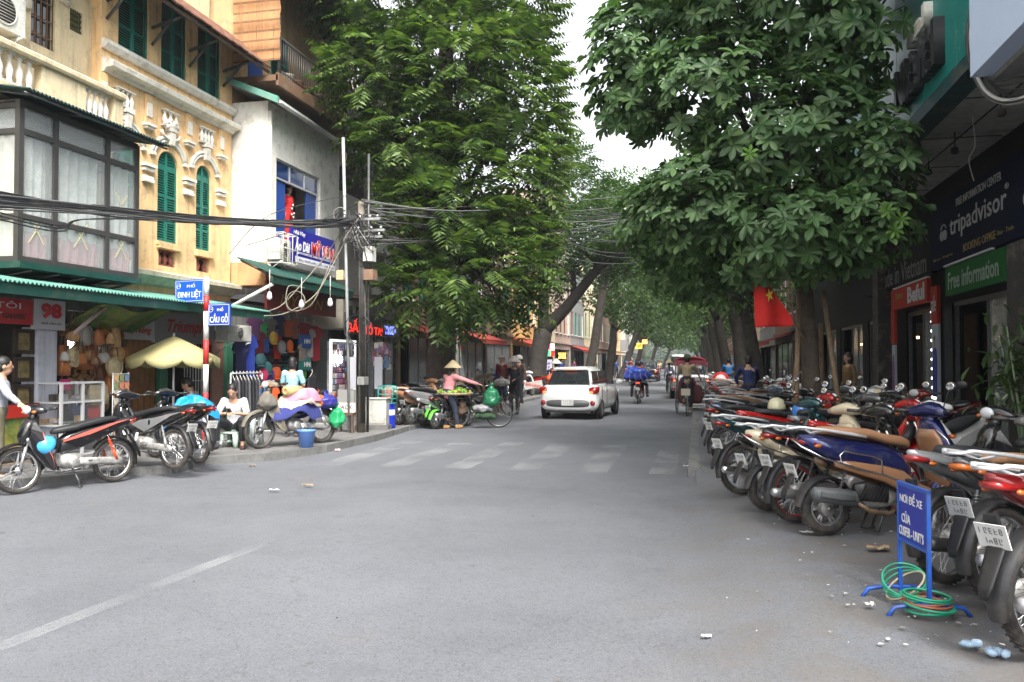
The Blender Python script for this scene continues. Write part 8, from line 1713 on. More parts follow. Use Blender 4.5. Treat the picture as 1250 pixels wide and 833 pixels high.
# ======================= vehicles in the street =======================
glass_car = mat('car_glass', (.02, .024, .028), .04, spec=.9, coat=1.); tyre_c = rubber
def car(label, p, heading, L=3.77, Wd=1.66, H=1.5, col=None, kind='hatch', group=None, plate=True, lod=0, lampm=None, cat='car'):
 """x forward, rear at -L/2"""
 t = thing('car' if cat == 'car' else cat, label, cat, p, heading, group); h2 = L / 2; w = Wd / 2; col = col or P_white
 if kind == 'hatch': secs = [(-h2, .30, .78, .80), (-h2 + .05, .24, .90, .93), (-h2 + .25, .2, .98, .985), (-h2 + .8, .18, .97, 1.), (0, .18, .93, 1.), (h2 - 1.0, .18, .92, 1.), (h2 - .45, .2, .86, .97), (h2 - .15, .24, .74, .90), (h2, .32, .60, .72)]
 elif kind == 'suv': secs = [(-h2, .36, .95, .84), (-h2 + .05, .3, 1.05, .95), (-h2 + .3, .26, 1.1, 1.), (0, .25, 1.06, 1.), (h2 - 1.1, .25, 1.06, 1.), (h2 - .4, .27, 1.0, .96), (h2 - .1, .3, .9, .9), (h2, .38, .7, .78)]
 else: secs = [(-h2, .36, 1.05, .88), (-h2 + .05, .3, 1.15, .96), (0, .28, 1.2, 1.), (h2 - .8, .28, 1.15, 1.), (h2 - .1, .32, .9, .92), (h2, .4, .7, .8)]
 b = MB(); b.loft([(x, 0, (z0 + z1) / 2, w * k, (z1 - z0) / 2, 5) for x, z0, z1, k in secs], 28, e=5)
 o = b.build('body', col, t)
 # greenhouse
 zb = secs[3][2] - .04;
 if kind == 'hatch': roof = [(-h2 + .12, zb, .84, .70), (-h2 + .42, H - .07, .74, .62), (-h2 + .7, H, .74, .62), (.2, H, .74, .62), (.55, H - .06, .74, .62), (1.15, zb, .82, .72)]
 elif kind == 'suv': roof = [(-h2 + .1, zb, .9, .8), (-h2 + .35, H - .08, .8, .7), (-h2 + .7, H, .8, .7), (.4, H, .8, .7), (.8, H - .1, .8, .7), (1.35, zb, .88, .78)]
 else: roof = [(-h2 + .03, zb, .93, .86), (-h2 + .15, H - .1, .88, .8), (-h2 + .4, H, .86, .78), (h2 - 1.2, H, .86, .78), (h2 - .85, H - .1, .86, .78), (h2 - .35, zb, .9, .82)]
 def cabin(b, inset=0., zt=0.):
  n = len(roof); top = [(x, z) for x, z, _, _ in roof]
  # cabin as cross-sections from base line to roof, each a trapezoid with rounded top
  vs = []; K = 9
  for x, z, kb, kt in roof:
   for j in range(K):
    q = j / (K - 1) * 2 - 1; yb = w * kb; yt = w * kt; s = math.copysign(1, q); a = abs(q)
    if z <= zb + .01: vs.append((x, q * yb, zb - .02)); continue
    if a > .66: t_ = (a - .66) / .34; y = yt + (yb - yt) * t_; zz = (z - .035) + (zb - .02 - z + .035) * t_
    else: y = yt * (a / .66) ; zz = z - .035 * (a / .66) ** 3
    vs.append((x, s * y, zz))
  fs = [(i * K + j, (i + 1) * K + j, (i + 1) * K + j + 1, i * K + j + 1) for i in range(n - 1) for j in range(K - 1)]
  b.add(vs, fs, 0, True)
 b = MB(); cabin(b); b.build('cabin', col, t)
 # glazing: panels set proud of the cabin by 4 mm
 def panel(nm, quad, m=glass_car, off=.012, par=None, nsub=4, outc=None):
  q = [V(v) for v in quad]; nn = (q[1] - q[0]).cross(q[3] - q[0]).normalized(); c = sum(q, V((0, 0, 0))) / 4; oc = outc or V((0, 0, H * .6))
  if nn.dot(c - oc) < 0: nn = -nn
  b = MB(); f = [v + nn * off for v in q]; bk_ = [v - nn * .02 for v in q]; b.add(f + bk_, [(0, 1, 2, 3), (0, 1, 5, 4), (1, 2, 6, 5), (2, 3, 7, 6), (3, 0, 4, 7)]); return b.build(nm, m, par or t, bevel=.012)
 r0, r1 = roof[0], roof[1];
 def rp(rf, t_, sx, fr): pass
 xa, za, xb, zbv = r0[0], zb, r1[0], r1[1]
 def onr(tt, q, kb, kt): # rear screen plane
  return (xa + (xb - xa) * tt, q * w * (kb + (kt - kb) * tt), za + (zbv - za) * tt)
 panel('rear_window', [onr(.06, -.86, r0[2], r1[3]), onr(.06, .86, r0[2], r1[3]), onr(.88, .95, r0[2] * .95, r1[3]), onr(.88, -.95, r0[2] * .95, r1[3])])
 r4, r5 = roof[-2], roof[-1]
 fq = lambda tt, q: (r5[0] + (r4[0] - r5[0]) * tt, q * w * (r5[2] + (r4[3] - r5[2]) * tt), zb + (r4[1] - zb) * tt)
 panel('windscreen', [fq(.06, -.88), fq(.06, .88), fq(.92, .93), fq(.92, -.93)])
 xs_ = [roof[1][0] + .12, (roof[1][0] + roof[-2][0]) / 2 - .05, roof[-2][0] + .1]
 for s_ in (-1, 1):
  for i in range(2):
   x0_, x1_ = xs_[i] + .04, xs_[i + 1] - .04; yb, yt = w * roof[2][2] , w * roof[2][3]; zt2 = H - .1
   f = lambda x, tt: (x, s_ * (yb * 1.0 + (yt - yb) * tt), zb + .02 + (zt2 - zb - .02) * tt)
   sh_ = -.22 if i == 0 else .0; eh = .28 if i == 1 else 0
   panel('side_window', [f(x0_ + sh_, .05), f(x1_ + eh, .05), f(x1_, .93), f(x0_, .93)], outc=V(((x0_ + x1_) / 2, 0, 1.2)))
 # door lines, handles, mirrors
 for s_ in (-1, 1):
  b = MB(); b.box((xs_[1] - .02, s_ * (w + .001), zb - .3), (.012, .012, .55)); b.box((xs_[2] + .12, s_ * (w + .001), zb - .3), (.012, .012, .55)); b.box((xs_[0] + .1, s_ * (w + .001), zb - .2), (.012, .012, .35)); b.build('door_gap', black_pl, t)
  b = MB(); b.box((xs_[1] + .12, s_ * (w + .01), zb - .12), (.16, .03, .025)); b.box((xs_[0] + .22, s_ * (w + .01), zb - .11), (.16, .03, .025)); b.build('door_handle', col if kind == 'hatch' else chrome, t, bevel=.008)
  b = MB(); b.ell((xs_[2] + .32, s_ * (w + .09), zb + .06), (.07, .11, .07), 12, 8); b.build('wing_mirror', col, t)
 wr_ = .29 if kind == 'hatch' else .34
 for x in (-h2 + .62, h2 - .78):
  for s_ in (-1, 1):
   b = MB(); b.lathe([(wr_ + .045, -.02), (wr_ + .045, .02), (.0, .021)], (x, s_ * (w - .022), wr_ + .01), 'y', 28); b.build('wheel_arch', mat('arch_black', (.008, .008, .008), .9), t)
   b = MB(); b.torus((0, 0, 0), wr_ - .075, .075, 'y', 28, 10, flat=1.25); wo_ = b.build('wheel', tyre_c, t); wo_.location = (x, s_ * (w - .07), wr_)
   b = MB(); b.lathe([(.0, s_ * .06), (.06, s_ * .07), (wr_ - .12, s_ * .05), (wr_ - .1, s_ * .085), (wr_ - .085, s_ * .085)], ax='y', n=20); b.build('rim', alu, wo_)
 for s_ in (-1, 1):
  y = s_ * w * .8; zt_l = zb - .06 if kind == 'hatch' else zb - .1
  b = MB(); b.loft([(-h2 + .0, y * 1.02, zt_l - .1, .07, .05, 3), (-h2 + .04, y * 1.04, zt_l - .07, .13, .095, 3), (-h2 + .22, y * 1.13, zt_l - .05, .09, .085, 3), (-h2 + .36, y * 1.2, zt_l - .0, .02, .04, 3)], 14); tl_ = b.build('tail_light', [lampm or lens_red], t)
  b = MB(); b.ell((-h2 + .005, y * .98, zt_l - .12), (.02, .06, .035), 10, 6); b.build('lamp_lit' if lampm is None else 'reflector', mat('brake_glow', (1, .12, .03), em=1.6), tl_)
  b = MB(); b.ell((-h2 - .0, s_ * w * .83, .46), (.03, .075, .07), 12, 8); b.build('reflector', lens_red, t)
  b = MB(); b.ell((h2 - .08, s_ * w * .75, .68), (.12, .16, .09), 12, 8); b.build('headlight', lens_clr, t)
 b = MB(); b.loft([(-h2 - .012, 0, .44, w * .72, .1, 4), (-h2 + .06, 0, .44, w * .78, .11, 4)], 16); b.build('bumper_insert', grey_pl, t)
 b = MB(); b.box((-h2 - .016, 0, .47), (.012, .34, .17)); pl = b.build('number_plate', plate_w, t); b = MB()
 for row in (0, 1):
  for i in range(5): b.box((-h2 - .024, -.11 + i * .055, .51 - row * .075), (.004, .028, .05))
 b.build('plate_digits', mat('plate_ink_soft', (.38, .38, .38), .6), pl)
 if kind == 'hatch':
  b = MB(); b.loft([(roof[1][0] - .12, 0, H - .075, w * .58, .02, 3), (roof[1][0] + .12, 0, H - .03, w * .62, .025, 3)], 14); b.build('spoiler', col, t); b = MB(); b.box((roof[1][0] - .125, 0, H - .078), (.02, .36, .025)); b.build('brake_lamp', mat('brake_glow', (1, .12, .03), em=1.6), t)
  b = MB(); b.tube([(-h2 + .14, .0, zb + .1), (-h2 + .2, -.24, zb + .16), (-h2 + .2, -.4, zb + .15)], .01, 5); b.build('wiper', black_pl, t)
  b = MB(); b.torus((-h2 + .02, 0, zb - .12), .05, .006, 'x', 14, 5); b.box((-h2 + .018, -.0, zb - .12), (.008, .012, .07)); b.box((-h2 + .018, 0, zb - .12), (.008, .05, .01)); b.build('emblem', chrome, t)
  b = MB(); b.tube([(roof[2][0] + .2, 0, H - .01), (roof[2][0] - .05, 0, H + .18)], .004, 4); b.build('aerial', black_pl, t)
 b = MB(); b.box((-h2 + .5, 0, .24), (.9, w * 1.5, .12)); b.box((0, 0, .26), (L * .6, w * 1.6, .12)); b.build('underbody', black_pl, t)
 return t
def cart(label, px, py, off, **k):
 """px,py = rear right tyre contact of the car; heading 90 deg = along the street"""
 p = G(px, py); L, Wd = k.get('L', 3.77), k.get('Wd', 1.66); return car(label, V((p.x - Wd / 2 + .05, p.y + L / 2 - .62, 0)), pi / 2 + off, **k)
P_white2 = mat('paint_white_clean', (.78, .78, .77), .25, 0., coat=.8, var=.02, dirt=((.55, .54, .5), .1))
cart('white hatchback driving away in the middle of the street', 738, 511, R(-5), col=P_white2, kind='hatch', Wd=1.7, H=1.47, L=3.7)
cart('silver people carrier driving away behind the cyclo', 868, 487, 0, L=4.3, Wd=1.78, H=1.72, col=P_silver, kind='suv')
cart('black off-road car with lit lamps further up the street', 803, 466, 0, L=4.5, Wd=1.85, H=1.75, col=P_black, kind='suv')
cart('white van beyond the black car in mid street', 838, 459.5, 0, L=5.2, Wd=1.95, H=2.45, col=P_white2, kind='van')
cart('dark green car in the right lane past the silver one', 874, 464, 0, L=4.2, Wd=1.75, H=1.55, col=paint('dgreen', (.03, .08, .07)), kind='suv')
cart('pale taxi far up the street right lane', 868, 456.5, 0, L=4.2, Wd=1.75, H=1.5, col=P_silver, kind='hatch')
cart('small white car far up the street', 852, 454.5, 0, L=4.2, Wd=1.75, H=1.5, col=P_white2, kind='hatch')
# ======================= cyclo =======================
p0 = G(838, 508); p1 = G(862, 507); CY = thing('cyclo', 'three-wheeled cyclo with red fringed canopy pedalled up the street', 'cyclo', V((p0.x + .02, p0.y, 0)), pi / 2 - .09); cyc = mat('cyclo_steel', (.35, .36, .36), .3, .8); cred = mat('cyclo_red', (.5, .02, .02), .4); cw = mat('cyclo_canopy', (.62, .06, .09), .7, var=.12, vs=5)
def bwheel(par, x, y, r=.33, key='bw'):
 def ty(b): b.torus((0, 0, 0), r - .018, .018, 'y', 32, 6)
 w = bp((key, 't', r), 'wheel', ty, rubber, par); w.location = (x, y, r)
 def sp(b):
  b.torus((0, 0, 0), r - .04, .008, 'y', 32, 5); b.cyl((0, -.04, 0), (0, .04, 0), .02, 8)
  for i in range(24): a = 2 * pi * i / 24; b.tube([(0, (.03 if i % 2 else -.03), 0), ((r - .04) * cos(a), 0, (r - .04) * sin(a))], .0022, 3, cap=False)
 bp((key, 's', r), 'spokes', sp, cyc, w); return w
bwheel(CY, 0, 0, .34)
for s_ in (-1, 1): bwheel(CY, 1.45, s_ * .46, .34)
b = MB(); b.tube([(0, 0, .34), (.3, 0, .8), (.8, 0, .4), (1.45, 0, .34)], .022, 8); b.tube([(0, 0, .34), (.45, 0, .3), (.8, 0, .4)], .018, 6); b.tube([(.3, 0, .8), (.25, 0, 1.0)], .02, 6); b.tube([(1.45, -.5, .34), (1.45, .5, .34)], .025, 8)
for s_ in (-1, 1): b.tube([(.85, s_ * .42, 1.0), (.95, s_ * .45, .45), (1.45, s_ * .46, .34), (1.95, s_ * .4, .3)], .018, 6); b.tube([(.85, s_ * .42, 1.0), (1.5, s_ * .42, .72)], .016, 6)
b.tube([(.85, -.42, 1.0), (.82, 0, 1.02), (.85, .42, 1.0)], .02, 6); b.build('frame', cyc, CY)
b = MB(); b.loft([(.92, 0, .62, .36, .28, 5), (1.0, 0, .6, .38, .3, 5)], 16); b.bb((.95, -.38, .42), (1.55, .38, .56)); b.build('passenger_seat', mat('seat_maroon', (.1, .015, .015), .5), CY, bevel=.03); b = MB(); b.bb((1.5, -.32, .2), (2.0, .32, .24)); b.build('footrest', cyc, CY)
b = MB(); b.ell((.27, 0, 1.02), (.15, .11, .05), 14, 8); b.build('saddle', seat_blk, CY)
b = MB(); b.box((-.38, 0, .72), (.02, .26, .2)); b.build('number_plate', mat('plate_cream', (.55, .5, .4), .6), CY); b = MB(); b.tube([(-.1, 0, .62), (-.37, 0, .7)], .012, 5); b.torus((0, 0, .34), .38, .02, 'y', 16, 5, a0=.8, a1=2.6, flat=2); b.build('mudguard', cyc, CY)
def canf(u, v): a = pi * u; return (.85 + .95 * v, .46 * -cos(a), 1.62 + .13 * sin(a) + .05 * sin(pi * v) - .22 * v * v)
b = MB(); b.grid(canf, 14, 8); o = b.build('canopy', cw, CY); o.modifiers.new('s', 'SOLIDIFY').thickness = .01
b = MB()
for k in range(22):
 y = -.46 + .92 * k / 21; b.prism([(y - .018, 1.64 - .0), (y + .018, 1.64), (y + .012, 1.5), (y - .012, 1.5)], .84, .848, 'x')
 for s_ in (-1, 1): x = .86 + .9 * k / 21; b.prism([(x - .018, 1.6), (x + .018, 1.6), (x + .01, 1.47), (x - .01, 1.47)], s_ * .468 - .004, s_ * .468 + .004, 'y')
tag(b.build('fringe', mat('fringe_pink', (.6, .15, .2), .7, var=.3), CY), kind='stuff')
b = MB()
for s_ in (-1, 1): b.tube([(.85, s_ * .42, 1.0), (.86, s_ * .46, 1.62)], .014, 5); b.tube([(1.5, s_ * .42, .8), (1.7, s_ * .46, 1.45)], .012, 5)
b.build('canopy_frame', cyc, CY)
khaki = cloth('khaki', (.42, .32, .2)); dk = cloth('darktrousers', (.03, .03, .045)); pith = mat('pith_green', (.07, .1, .05), .8)
person('cyclo driver in khaki shirt and green pith helmet leaning forward', CY.location + V((0, .27, 0)), pi / 2, dict(pel=(-.02, 0, 1.08), che=(.06, 0, 1.36), nek=(.12, 0, 1.54), hed=(.17, 0, 1.66), shL=(.09, .18, 1.48), elL=(.3, .24, 1.28), wrL=(.52, .3, 1.1), shR=(.09, -.18, 1.48), elR=(.26, -.28, 1.34), wrR=(.45, -.38, 1.12), hpL=(0, .1, 1.02), knL=(.34, .12, .8), anL=(.12, .1, .46), toL=(.26, .1, .42), hpR=(0, -.1, 1.02), knR=(.3, -.12, .62), anR=(.22, -.1, .22), toR=(.36, -.1, .18)), khaki, dk, 'short', ('pith', pith), shoes=mat('sandal', (.3, .2, .12), .7))
person('passenger in red sitting low under the cyclo canopy', CY.location + V((0, 1.2, 0)), pi / 2, dict(pel=(-.02, 0, .64), che=(-.02, 0, .95), nek=(0, 0, 1.12), hed=(.02, 0, 1.25), shL=(0, .17, 1.06), elL=(.1, .24, .84), wrL=(.3, .2, .74), hpL=(.02, .1, .62), knL=(.42, .12, .66), anL=(.55, .12, .28), toL=(.68, .12, .26)), cloth('passred', (.5, .03, .03)), dk, 'short', vox=.02)
# ======================= motorbike with the blue bundle =======================
q0 = G(779, 493); MBk = bike('motorbike', 'motorbike carrying a broad blue bundle up the street', V((q0.x, q0.y + .61, 0)), pi / 2, 'wave', c1=P_dkred, c2=P_black, lod=0, group='motorbikes riding in the street', tail=mat('tail_glow', (1, .05, .02), em=1.2), muff=steel_dk, mirrors=True)
person('rider in black on the motorbike with the blue bundle, only head and legs showing', MBk.location + V((0, .05, 0)), pi / 2, {**RIDE, 'knL': (.2, .28, .7), 'anL': (.08, .3, .34), 'toL': (.2, .32, .28)}, cloth('blackshirt', (.02, .02, .025)), dk, 'short', ('helmet', mat('helmet_dark', (.03, .04, .06), .2)), sleeve='long', shoes=black_pl, vox=.016)
lump('cargo_bundle', 'bulging royal blue tarpaulin bundle strapped across the motorbike tail', MBk.location + V((-.05, -.62, .85)), (.52, .26, .27), mat('bundle_blue', (.015, .05, .34), .45, var=.25, vs=4, bump=.6, bs=10), 11, 'bundle', neck=False)
b = MB(); b.bb((-.55, -.25, 0), (.55, .25, .03)); o = b.build('carrier_board', steel_dk); o.location = MBk.location + V((-.05, -.62, .82)); tag(o, 'flat board under the blue bundle on the motorbike', 'board')
for k in range(5): b = MB(); b.tube(spl([(-.5 + k * .25, -.3, .0), (-.45 + k * .2, -.29, .25), (-.3 + k * .2, -.1, .45)]), .009, 4); o = b.build('rope', pole_w); o.location = MBk.location + V((-.05, -.64, .86)); tag(o, 'pale rope over the blue bundle, %s from the left' % ord_[k], 'rope', 'ropes over the blue bundle')
# ======================= bicycles =======================
def bicycle(label, p, h, m=None, group=None, basket=False):
 t = thing('bicycle', label, 'bicycle', p, h, group); m = m or steel_dk; bwheel(t, -.52, 0, .33); bwheel(t, .52, 0, .33); b = MB()
 b.tube([(-.52, 0, .33), (-.08, 0, .3), (-.2, 0, .8), (-.52, 0, .33)], .014, 6); b.tube([(-.08, 0, .3), (.36, 0, .78), (-.18, 0, .74)], .016, 6); b.tube([(.52, 0, .33), (.38, 0, .78), (.34, 0, .98)], .016, 6); b.tube([(-.2, 0, .8), (-.22, 0, .9)], .012, 6); b.build('frame', m, t)
 b = MB(); b.tube([(.2, -.28, 1.02), (.3, -.2, 1.04), (.34, 0, 1.0), (.3, .2, 1.04), (.2, .28, 1.02)], .011, 6); b.build('handlebar', cyc, t); b = MB(); b.ell((-.22, 0, .92), (.13, .08, .035), 12, 6); b.build('saddle', seat_blk, t)
 b = MB(); b.lathe([(.0, -.03), (.08, -.03), (.08, -.02), (0, -.02)], (-.08, 0, .3), 'y', 16); b.tube([(-.08, -.05, .3), (.02, -.06, .16)], .008, 5); b.tube([(-.08, .05, .3), (-.18, .06, .44)], .008, 5); b.build('crank', cyc, t); b = MB(); b.bb((-.8, -.1, .7), (-.35, .1, .72)); b.tube([(-.75, .08, .7), (-.52, .04, .33)], .006, 4); b.tube([(-.75, -.08, .7), (-.52, -.04, .33)], .006, 4); b.build('carrier', m, t); return t
a, c = G(586, 521), G(566, 522);
BC = bicycle('old bicycle pushed by the fruit seller, fruit tray on its tail', V((G(576, 522).x + .15, G(576, 522).y, 0)), R(12)); bl_ = BC.location
tr_ = thing('fruit_tray', 'wide round wicker tray heaped with green fruit on the bicycle', 'tray', bl_ + V((-.55, -.18, .80))); b = MB(); b.lathe([(.001, 0), (.42, 0), (.47, .05), (.45, .06), (.4, .02), (.001, .015)], n=32); b.build('tray', strw2, tr_); frm_ = [mat('fruit_green', (.12, .3, .03), .4, var=.3), mat('fruit_yellow', (.42, .42, .06), .4, var=.2)]
b = MB(); b.ell((0, 0, 0), (.045, .045, .04), 8, 6); fme = b.mesh('fruit', 1); r_ = random.Random(9)
for k in range(110):
 rr = .4 * sqrt(r_.random()); aa = r_.uniform(0, 6.28); o = mobj('fruit', fme, frm_[r_.random() < .35], tr_); o.location = (rr * cos(aa), rr * sin(aa), .055 + (.42 - rr) * .28 * r_.random() + .02); o.rotation_euler = (r_.random(), r_.random(), 0)
lump('plastic_bag', 'bright green plastic bag bulging at the fruit seller bicycle handlebar', bl_ + V((.38, -.15, .5)), (.2, .17, .24), mat('green_bag', (.015, .16, .07), .3, var=.2), 12)
lump('plastic_bag', 'grey-white bag hanging low on the fruit seller bicycle', bl_ + V((.15, -.18, .38)), (.24, .12, .1), mat('grey_bag', (.28, .28, .29), .4, var=.2), 13, neck=False); lump('sack', 'dark green bundle under the bags on the fruit seller bicycle', bl_ + V((.2, -.14, .2)), (.26, .12, .1), cloth('dgr', (.03, .07, .03)), 14, neck=False); lump('sack', 'brown sack hanging below the fruit tray', bl_ + V((-.34, -.2, .25)), (.1, .12, .22), cloth('brs', (.1, .06, .04)), 15, neck=False)
person('fruit seller in pink blouse and conical hat leaning on her bicycle', V((bl_.x - .62, bl_.y - .45, 0)), R(62), dict(pel=(0, 0, .86), che=(.08, 0, 1.15), nek=(.12, 0, 1.31), hed=(.17, 0, 1.42), shL=(.08, .16, 1.24), elL=(.28, .24, 1.08), wrL=(.36, .1, .96), shR=(.08, -.16, 1.25), elR=(.34, -.34, 1.14), wrR=(.58, -.46, 1.06), hpL=(0, .09, .82), knL=(.06, .1, .45), anL=(.0, .1, .08), toL=(.13, .11, .035), knR=(.14, -.1, .46), anR=(.22, -.1, .09), toR=(.35, -.1, .04)), cloth('pinkb', (.62, .25, .27)), cloth('dkjean', (.03, .035, .06)), 'long', ('cone', mat('palm_hat', (.72, .58, .36), .8, var=.1, vs=20)), sleeve='long', shoes=mat('shoe_tan', (.4, .22, .08), .7))
BC2 = bicycle('bicycle wheeled by the far conical hatted woman', G(824, 481), R(60)); person('distant woman in lilac blouse and conical hat with a bicycle', G(817, 480), R(100), STAND, cloth('lilac', (.3, .28, .42)), dk, 'long', ('cone', strw2), vox=.02, s=.97, sleeve='long')
BC3 = bicycle('dark bicycle held by the people at the left kerb', G(604, 508), R(40));
person('woman in black with conical hat and face mask standing at the left kerb', G(628, 505), R(262), {**STAND, 'elL': (.1, .24, 1.12), 'wrL': (.26, .12, 1.06)}, cloth('blackwoman', (.02, .02, .025)), cloth('blackwoman', (.02, .02, .025)), 'long', ('cone', whc), sleeve='long', shoes=black_pl, mask=True, s=1.0)
person('person in dark red wearing a cap left of the woman in black', DG(613, 26.5, PZ), R(250), STAND, cloth('darkred2', (.16, .03, .03)), dk, 'short', ('cap', mat('cap_tan', (.4, .3, .25), .8)), sleeve='long', vox=.018); person('person in dark brown with pale helmet right of the woman in black', DG(634, 27.5, PZ), R(240), STAND, cloth('dbrown', (.1, .05, .04)), dk, 'short', ('helmet', whc), sleeve='long', vox=.018)
b = MB(); [b.bb((-.3 + k * .14, -.02, 0), (-.22 + k * .14, .02, 1.25)) for k in range(4)]; b.bb((-.3, -.02, 1.2), (.26, .03, 1.28)); o = b.build('wooden_pallet', pole_w); o.location = G(606, 508); o.rotation_euler = (.0, -.3, R(20)); tag(o, 'weathered timber frame leaning beside the people at the left kerb', 'frame')
lump('plastic_bag', 'white bag on the carrier in front of the woman in black', G(612, 506) + V((0, 0, .85)), (.24, .18, .12), whc, 16)
# riders/passers beside the white car
rk = bike('motorbike', 'motorbike with orange-red goods at the left side of the white car', V((G(668, 500).x - .2, G(668, 500).y + 3, 0)), R(80), 'wave', c1=P_red, c2=P_black, lod=1, group='motorbikes riding in the street'); person('rider in grey with conical hat just left of the white car', rk.location, R(80), RIDE, cloth('greyr', (.08, .08, .1)), dk, 'short', ('cone', whc), sleeve='long', vox=.018)
lump('cargo_bundle', 'orange-red bundle on the motorbike left of the white car', rk.location + V((.0, -.65, .78)), (.26, .22, .2), cloth('ored', (.6, .1, .03)), 17, 'bundle')
# far traffic of motorbikes and walkers
q = random.Random(21); shc = [(.5, .5, .5), (.05, .1, .4), (.5, .05, .05), (.02, .02, .03), (.1, .3, .4), (.4, .35, .2), (.6, .6, .62), (.3, .05, .2)]; shn = ['grey', 'blue', 'red', 'black', 'teal', 'tan', 'white', 'plum']
for k in range(14):
 y = 50 + k * 5.5 + q.uniform(-1.5, 1.5); x = q.choice((-5.2, -4.6, -1.2, -.7, -3.9)) + q.uniform(-.3, .3); cm, cn_ = cols_[k % 8]; up_ = 1 if x > -3 else -1
 bk2 = bike('motorbike', '%s motorbike with rider in %s, %s' % (cn_, shn[k % 8], ('coming down' if up_ < 0 else 'going up') + (' before the black car', ' beside the black car', ' beside the white van', ' past the white van', ' deep in the haze')[min(4, k // 3)]), V((x, y, 0)), R(90 * up_), ('wave', 'scooter')[k % 2], c1=cm, lod=1, group='motorbikes riding far up the street')
 person('far rider in %s on a %s motorbike %s' % (shn[k % 8], cn_, ('before the black car', 'beside the black car', 'beside the white van', 'past the white van', 'deep in the haze')[min(4, k // 3)]), V((x, y, 0)), R(90 * up_), RIDE, cloth('far_' + shn[k % 8], shc[k % 8]), dk, None, ('helmet', (P_white, P_red, P_black, P_blue)[k % 4]), vox=.035, sleeve='long', group='riders far up the street')
for k in range(16):
 y = 32 + k * 4.6; x = (-7.6 if k % 2 else 2.1) + q.uniform(-.5, .5) - (0 if k % 2 else .0)
 if k % 2 == 0 and y < 36: continue
 person('far passer-by in %s on the %s pavement, %s' % (shn[(k * 3) % 8], 'left' if k % 2 else 'right', ('near the hatted people', 'near the leaning tree', 'by the standing sign', 'level with the black car', 'level with the white van', 'beyond the white van', 'far up', 'furthest up')[k // 2]), V((x, y, PZ)), q.uniform(0, 6.28), STAND, cloth('far_' + shn[(k * 3) % 8], shc[(k * 3) % 8]), dk, 'short', vox=.035, group='passers-by far up the street')
# ======================= people near =======================
mp_ = G(284, 546, PZ); person('young man in white shirt seated on the low stool looking at his phone', mp_ + V((0, .05, 0)), R(-72), dict(pel=(-.06, 0, .38), che=(.03, 0, .70), nek=(.1, 0, .86), hed=(.17, 0, .97), shL=(.05, .17, .80), elL=(.17, .25, .57), wrL=(.33, .1, .60), shR=(.05, -.17, .80), elR=(.17, -.25, .57), wrR=(.33, -.07, .60), hpL=(-.02, .1, .36), knL=(.36, .21, .48), anL=(.34, .22, .09), toL=(.47, .25, .035)), cloth('whiteshirt', (.6, .6, .64)), cloth('blackjeans', (.015, .015, .018)), 'short', shoes=mat('shoe_dark', (.06, .02, .02), .5), look=(0, .55), grip=.7, vox=.01, trousers_len=.9)
b = MB(); b.box((0, 0, 0), (.14, .075, .01), 0, Matrix.Rotation(-.5, 3, 'Y')); o = b.build('phone', glass_dk); o.location = mp_ + V((cos(R(-72)) * .39, .05 + sin(R(-72)) * .39, .66)); o.rotation_euler = (0, 0, R(-72)); tag(o, 'dark phone in the hands of the seated young man', 'phone')
person('boy in pale shirt sitting behind the blue tarpaulin looking down', DG(236, 15.2, PZ), R(200), dict(pel=(-.06, 0, .45), che=(0, 0, .77), nek=(.04, 0, .94), hed=(.1, 0, 1.06), shL=(0, .18, .88), elL=(.05, .24, .62), wrL=(.25, .15, .5), hpL=(-.02, .1, .42), knL=(.36, .16, .45), anL=(.36, .16, .08), toL=(.48, .16, .035)), cloth('paleblue', (.5, .52, .6)), dk, 'short', look=(0, .5))
person('woman with tied dark hair in light blue top seen from behind at the clothes shop', DG(357, 16.2, PZ), R(95), {**STAND, 'elL': (.05, .24, 1.1), 'wrL': (.14, .16, 1.0)}, cloth('lightblue', (.32, .6, .68)), cloth('bluejeans', (.04, .06, .14)), 'bob', sleeve='short', s=.93)
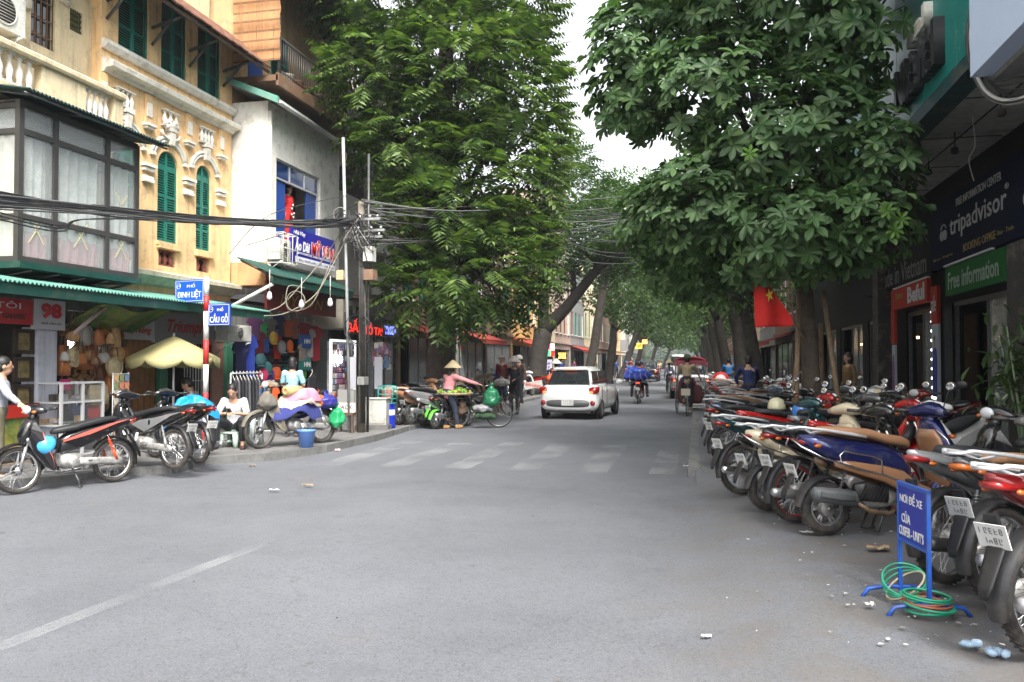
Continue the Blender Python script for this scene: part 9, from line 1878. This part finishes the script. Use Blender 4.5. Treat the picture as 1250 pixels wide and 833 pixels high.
mg = V((-9.15, 9.55, PZ)); mg = DG(-4, 10.7, 0.05); person('man in grey checked shirt at the left edge resting his hand on the striped motorbike', mg, R(50), dict(pel=(0, 0, .9), che=(.03, -.02, 1.22), nek=(.05, -.03, 1.38), hed=(.08, -.04, 1.49), shR=(.02, -.2, 1.3), elR=(.1, -.42, 1.13), wrR=(.2, -.62, 1.03), shL=(.02, .19, 1.3), elL=(-.02, .24, 1.05), wrL=(.05, .24, .84), hpL=(0, .09, .86), knL=(.03, .1, .47), anL=(0, .1, .08), toL=(.13, .11, .035)), cloth('greycheck', (.3, .32, .36), .3), cloth('khakitrousers', (.12, .11, .07)), 'short', sleeve='long', shoes=brnl, grip=.3, vox=.011)
person('man in dark blue shirt sitting sideways on a parked motorbike by the right trees', DG(913, 19.5, PZ), R(100), {**RIDE, 'wrL': (.2, .2, .95)}, cloth('dkblue', (.015, .03, .12)), dk, 'short', sleeve='long')
person('man in bright blue shirt further up by the no entry sign', DG(889, 34, PZ), R(100), RIDE, cloth('brblue', (.03, .2, .5)), dk, 'short', vox=.018); person('person in brown coat standing before the right shop window', DG(1036, 18.5, PZ), R(200), STAND, cloth('browncoat', (.16, .1, .04)), dk, 'bob', sleeve='long', vox=.015)
# round no entry sign on a stand
nq = G(880, 497); q = thing('round_sign', 'round red sign with white centre on a low stand among the right motorbikes', 'sign', V((nq.x, nq.y, .1))); b = MB(); b.lathe([(.0, -.02), (.3, -.02), (.3, .0), (.0, .0)], (0, 0, .85), 'y', 28); b.build('disc', redl, q); b = MB(); b.lathe([(.0, -.026), (.2, -.026), (.2, -.02)], (0, 0, .85), 'y', 28); b.build('white_centre', wht, q); b = MB(); b.tube([(0, 0, 0), (0, 0, .6)], .02, 6); b.tube([(-.2, 0, .0), (.2, 0, .0)], .02, 6); b.tube([(0, -.2, .0), (0, .2, .0)], .02, 6); b.build('stand', steel_dk, q); text('CẤM ĐỖ', (0, -.03, .87), .28, .07, (0, -1, 0), redl, q, bold=.02)
# ======================= haze =======================
b = MB(); b.bb((-60, -20, -1.3), (60, 460, 27)); hz_m = bpy.data.materials.new('haze'); hz_m.use_nodes = True; n = hz_m.node_tree.nodes; n.remove(n['Principled BSDF']); pv = n.new('ShaderNodeVolumePrincipled'); pv.inputs['Color'].default_value = (.86, .93, 1, 1); pv.inputs['Density'].default_value = .0006; pv.inputs['Anisotropy'].default_value = .2
hz_m.node_tree.links.new(pv.outputs[0], n['Material Output'].inputs['Volume']); o = b.build('haze', hz_m); tag(o, kind='stuff')
S.cycles.volume_bounces = 0; S.cycles.volume_step_rate = 20; S.cycles.volume_max_steps = 16
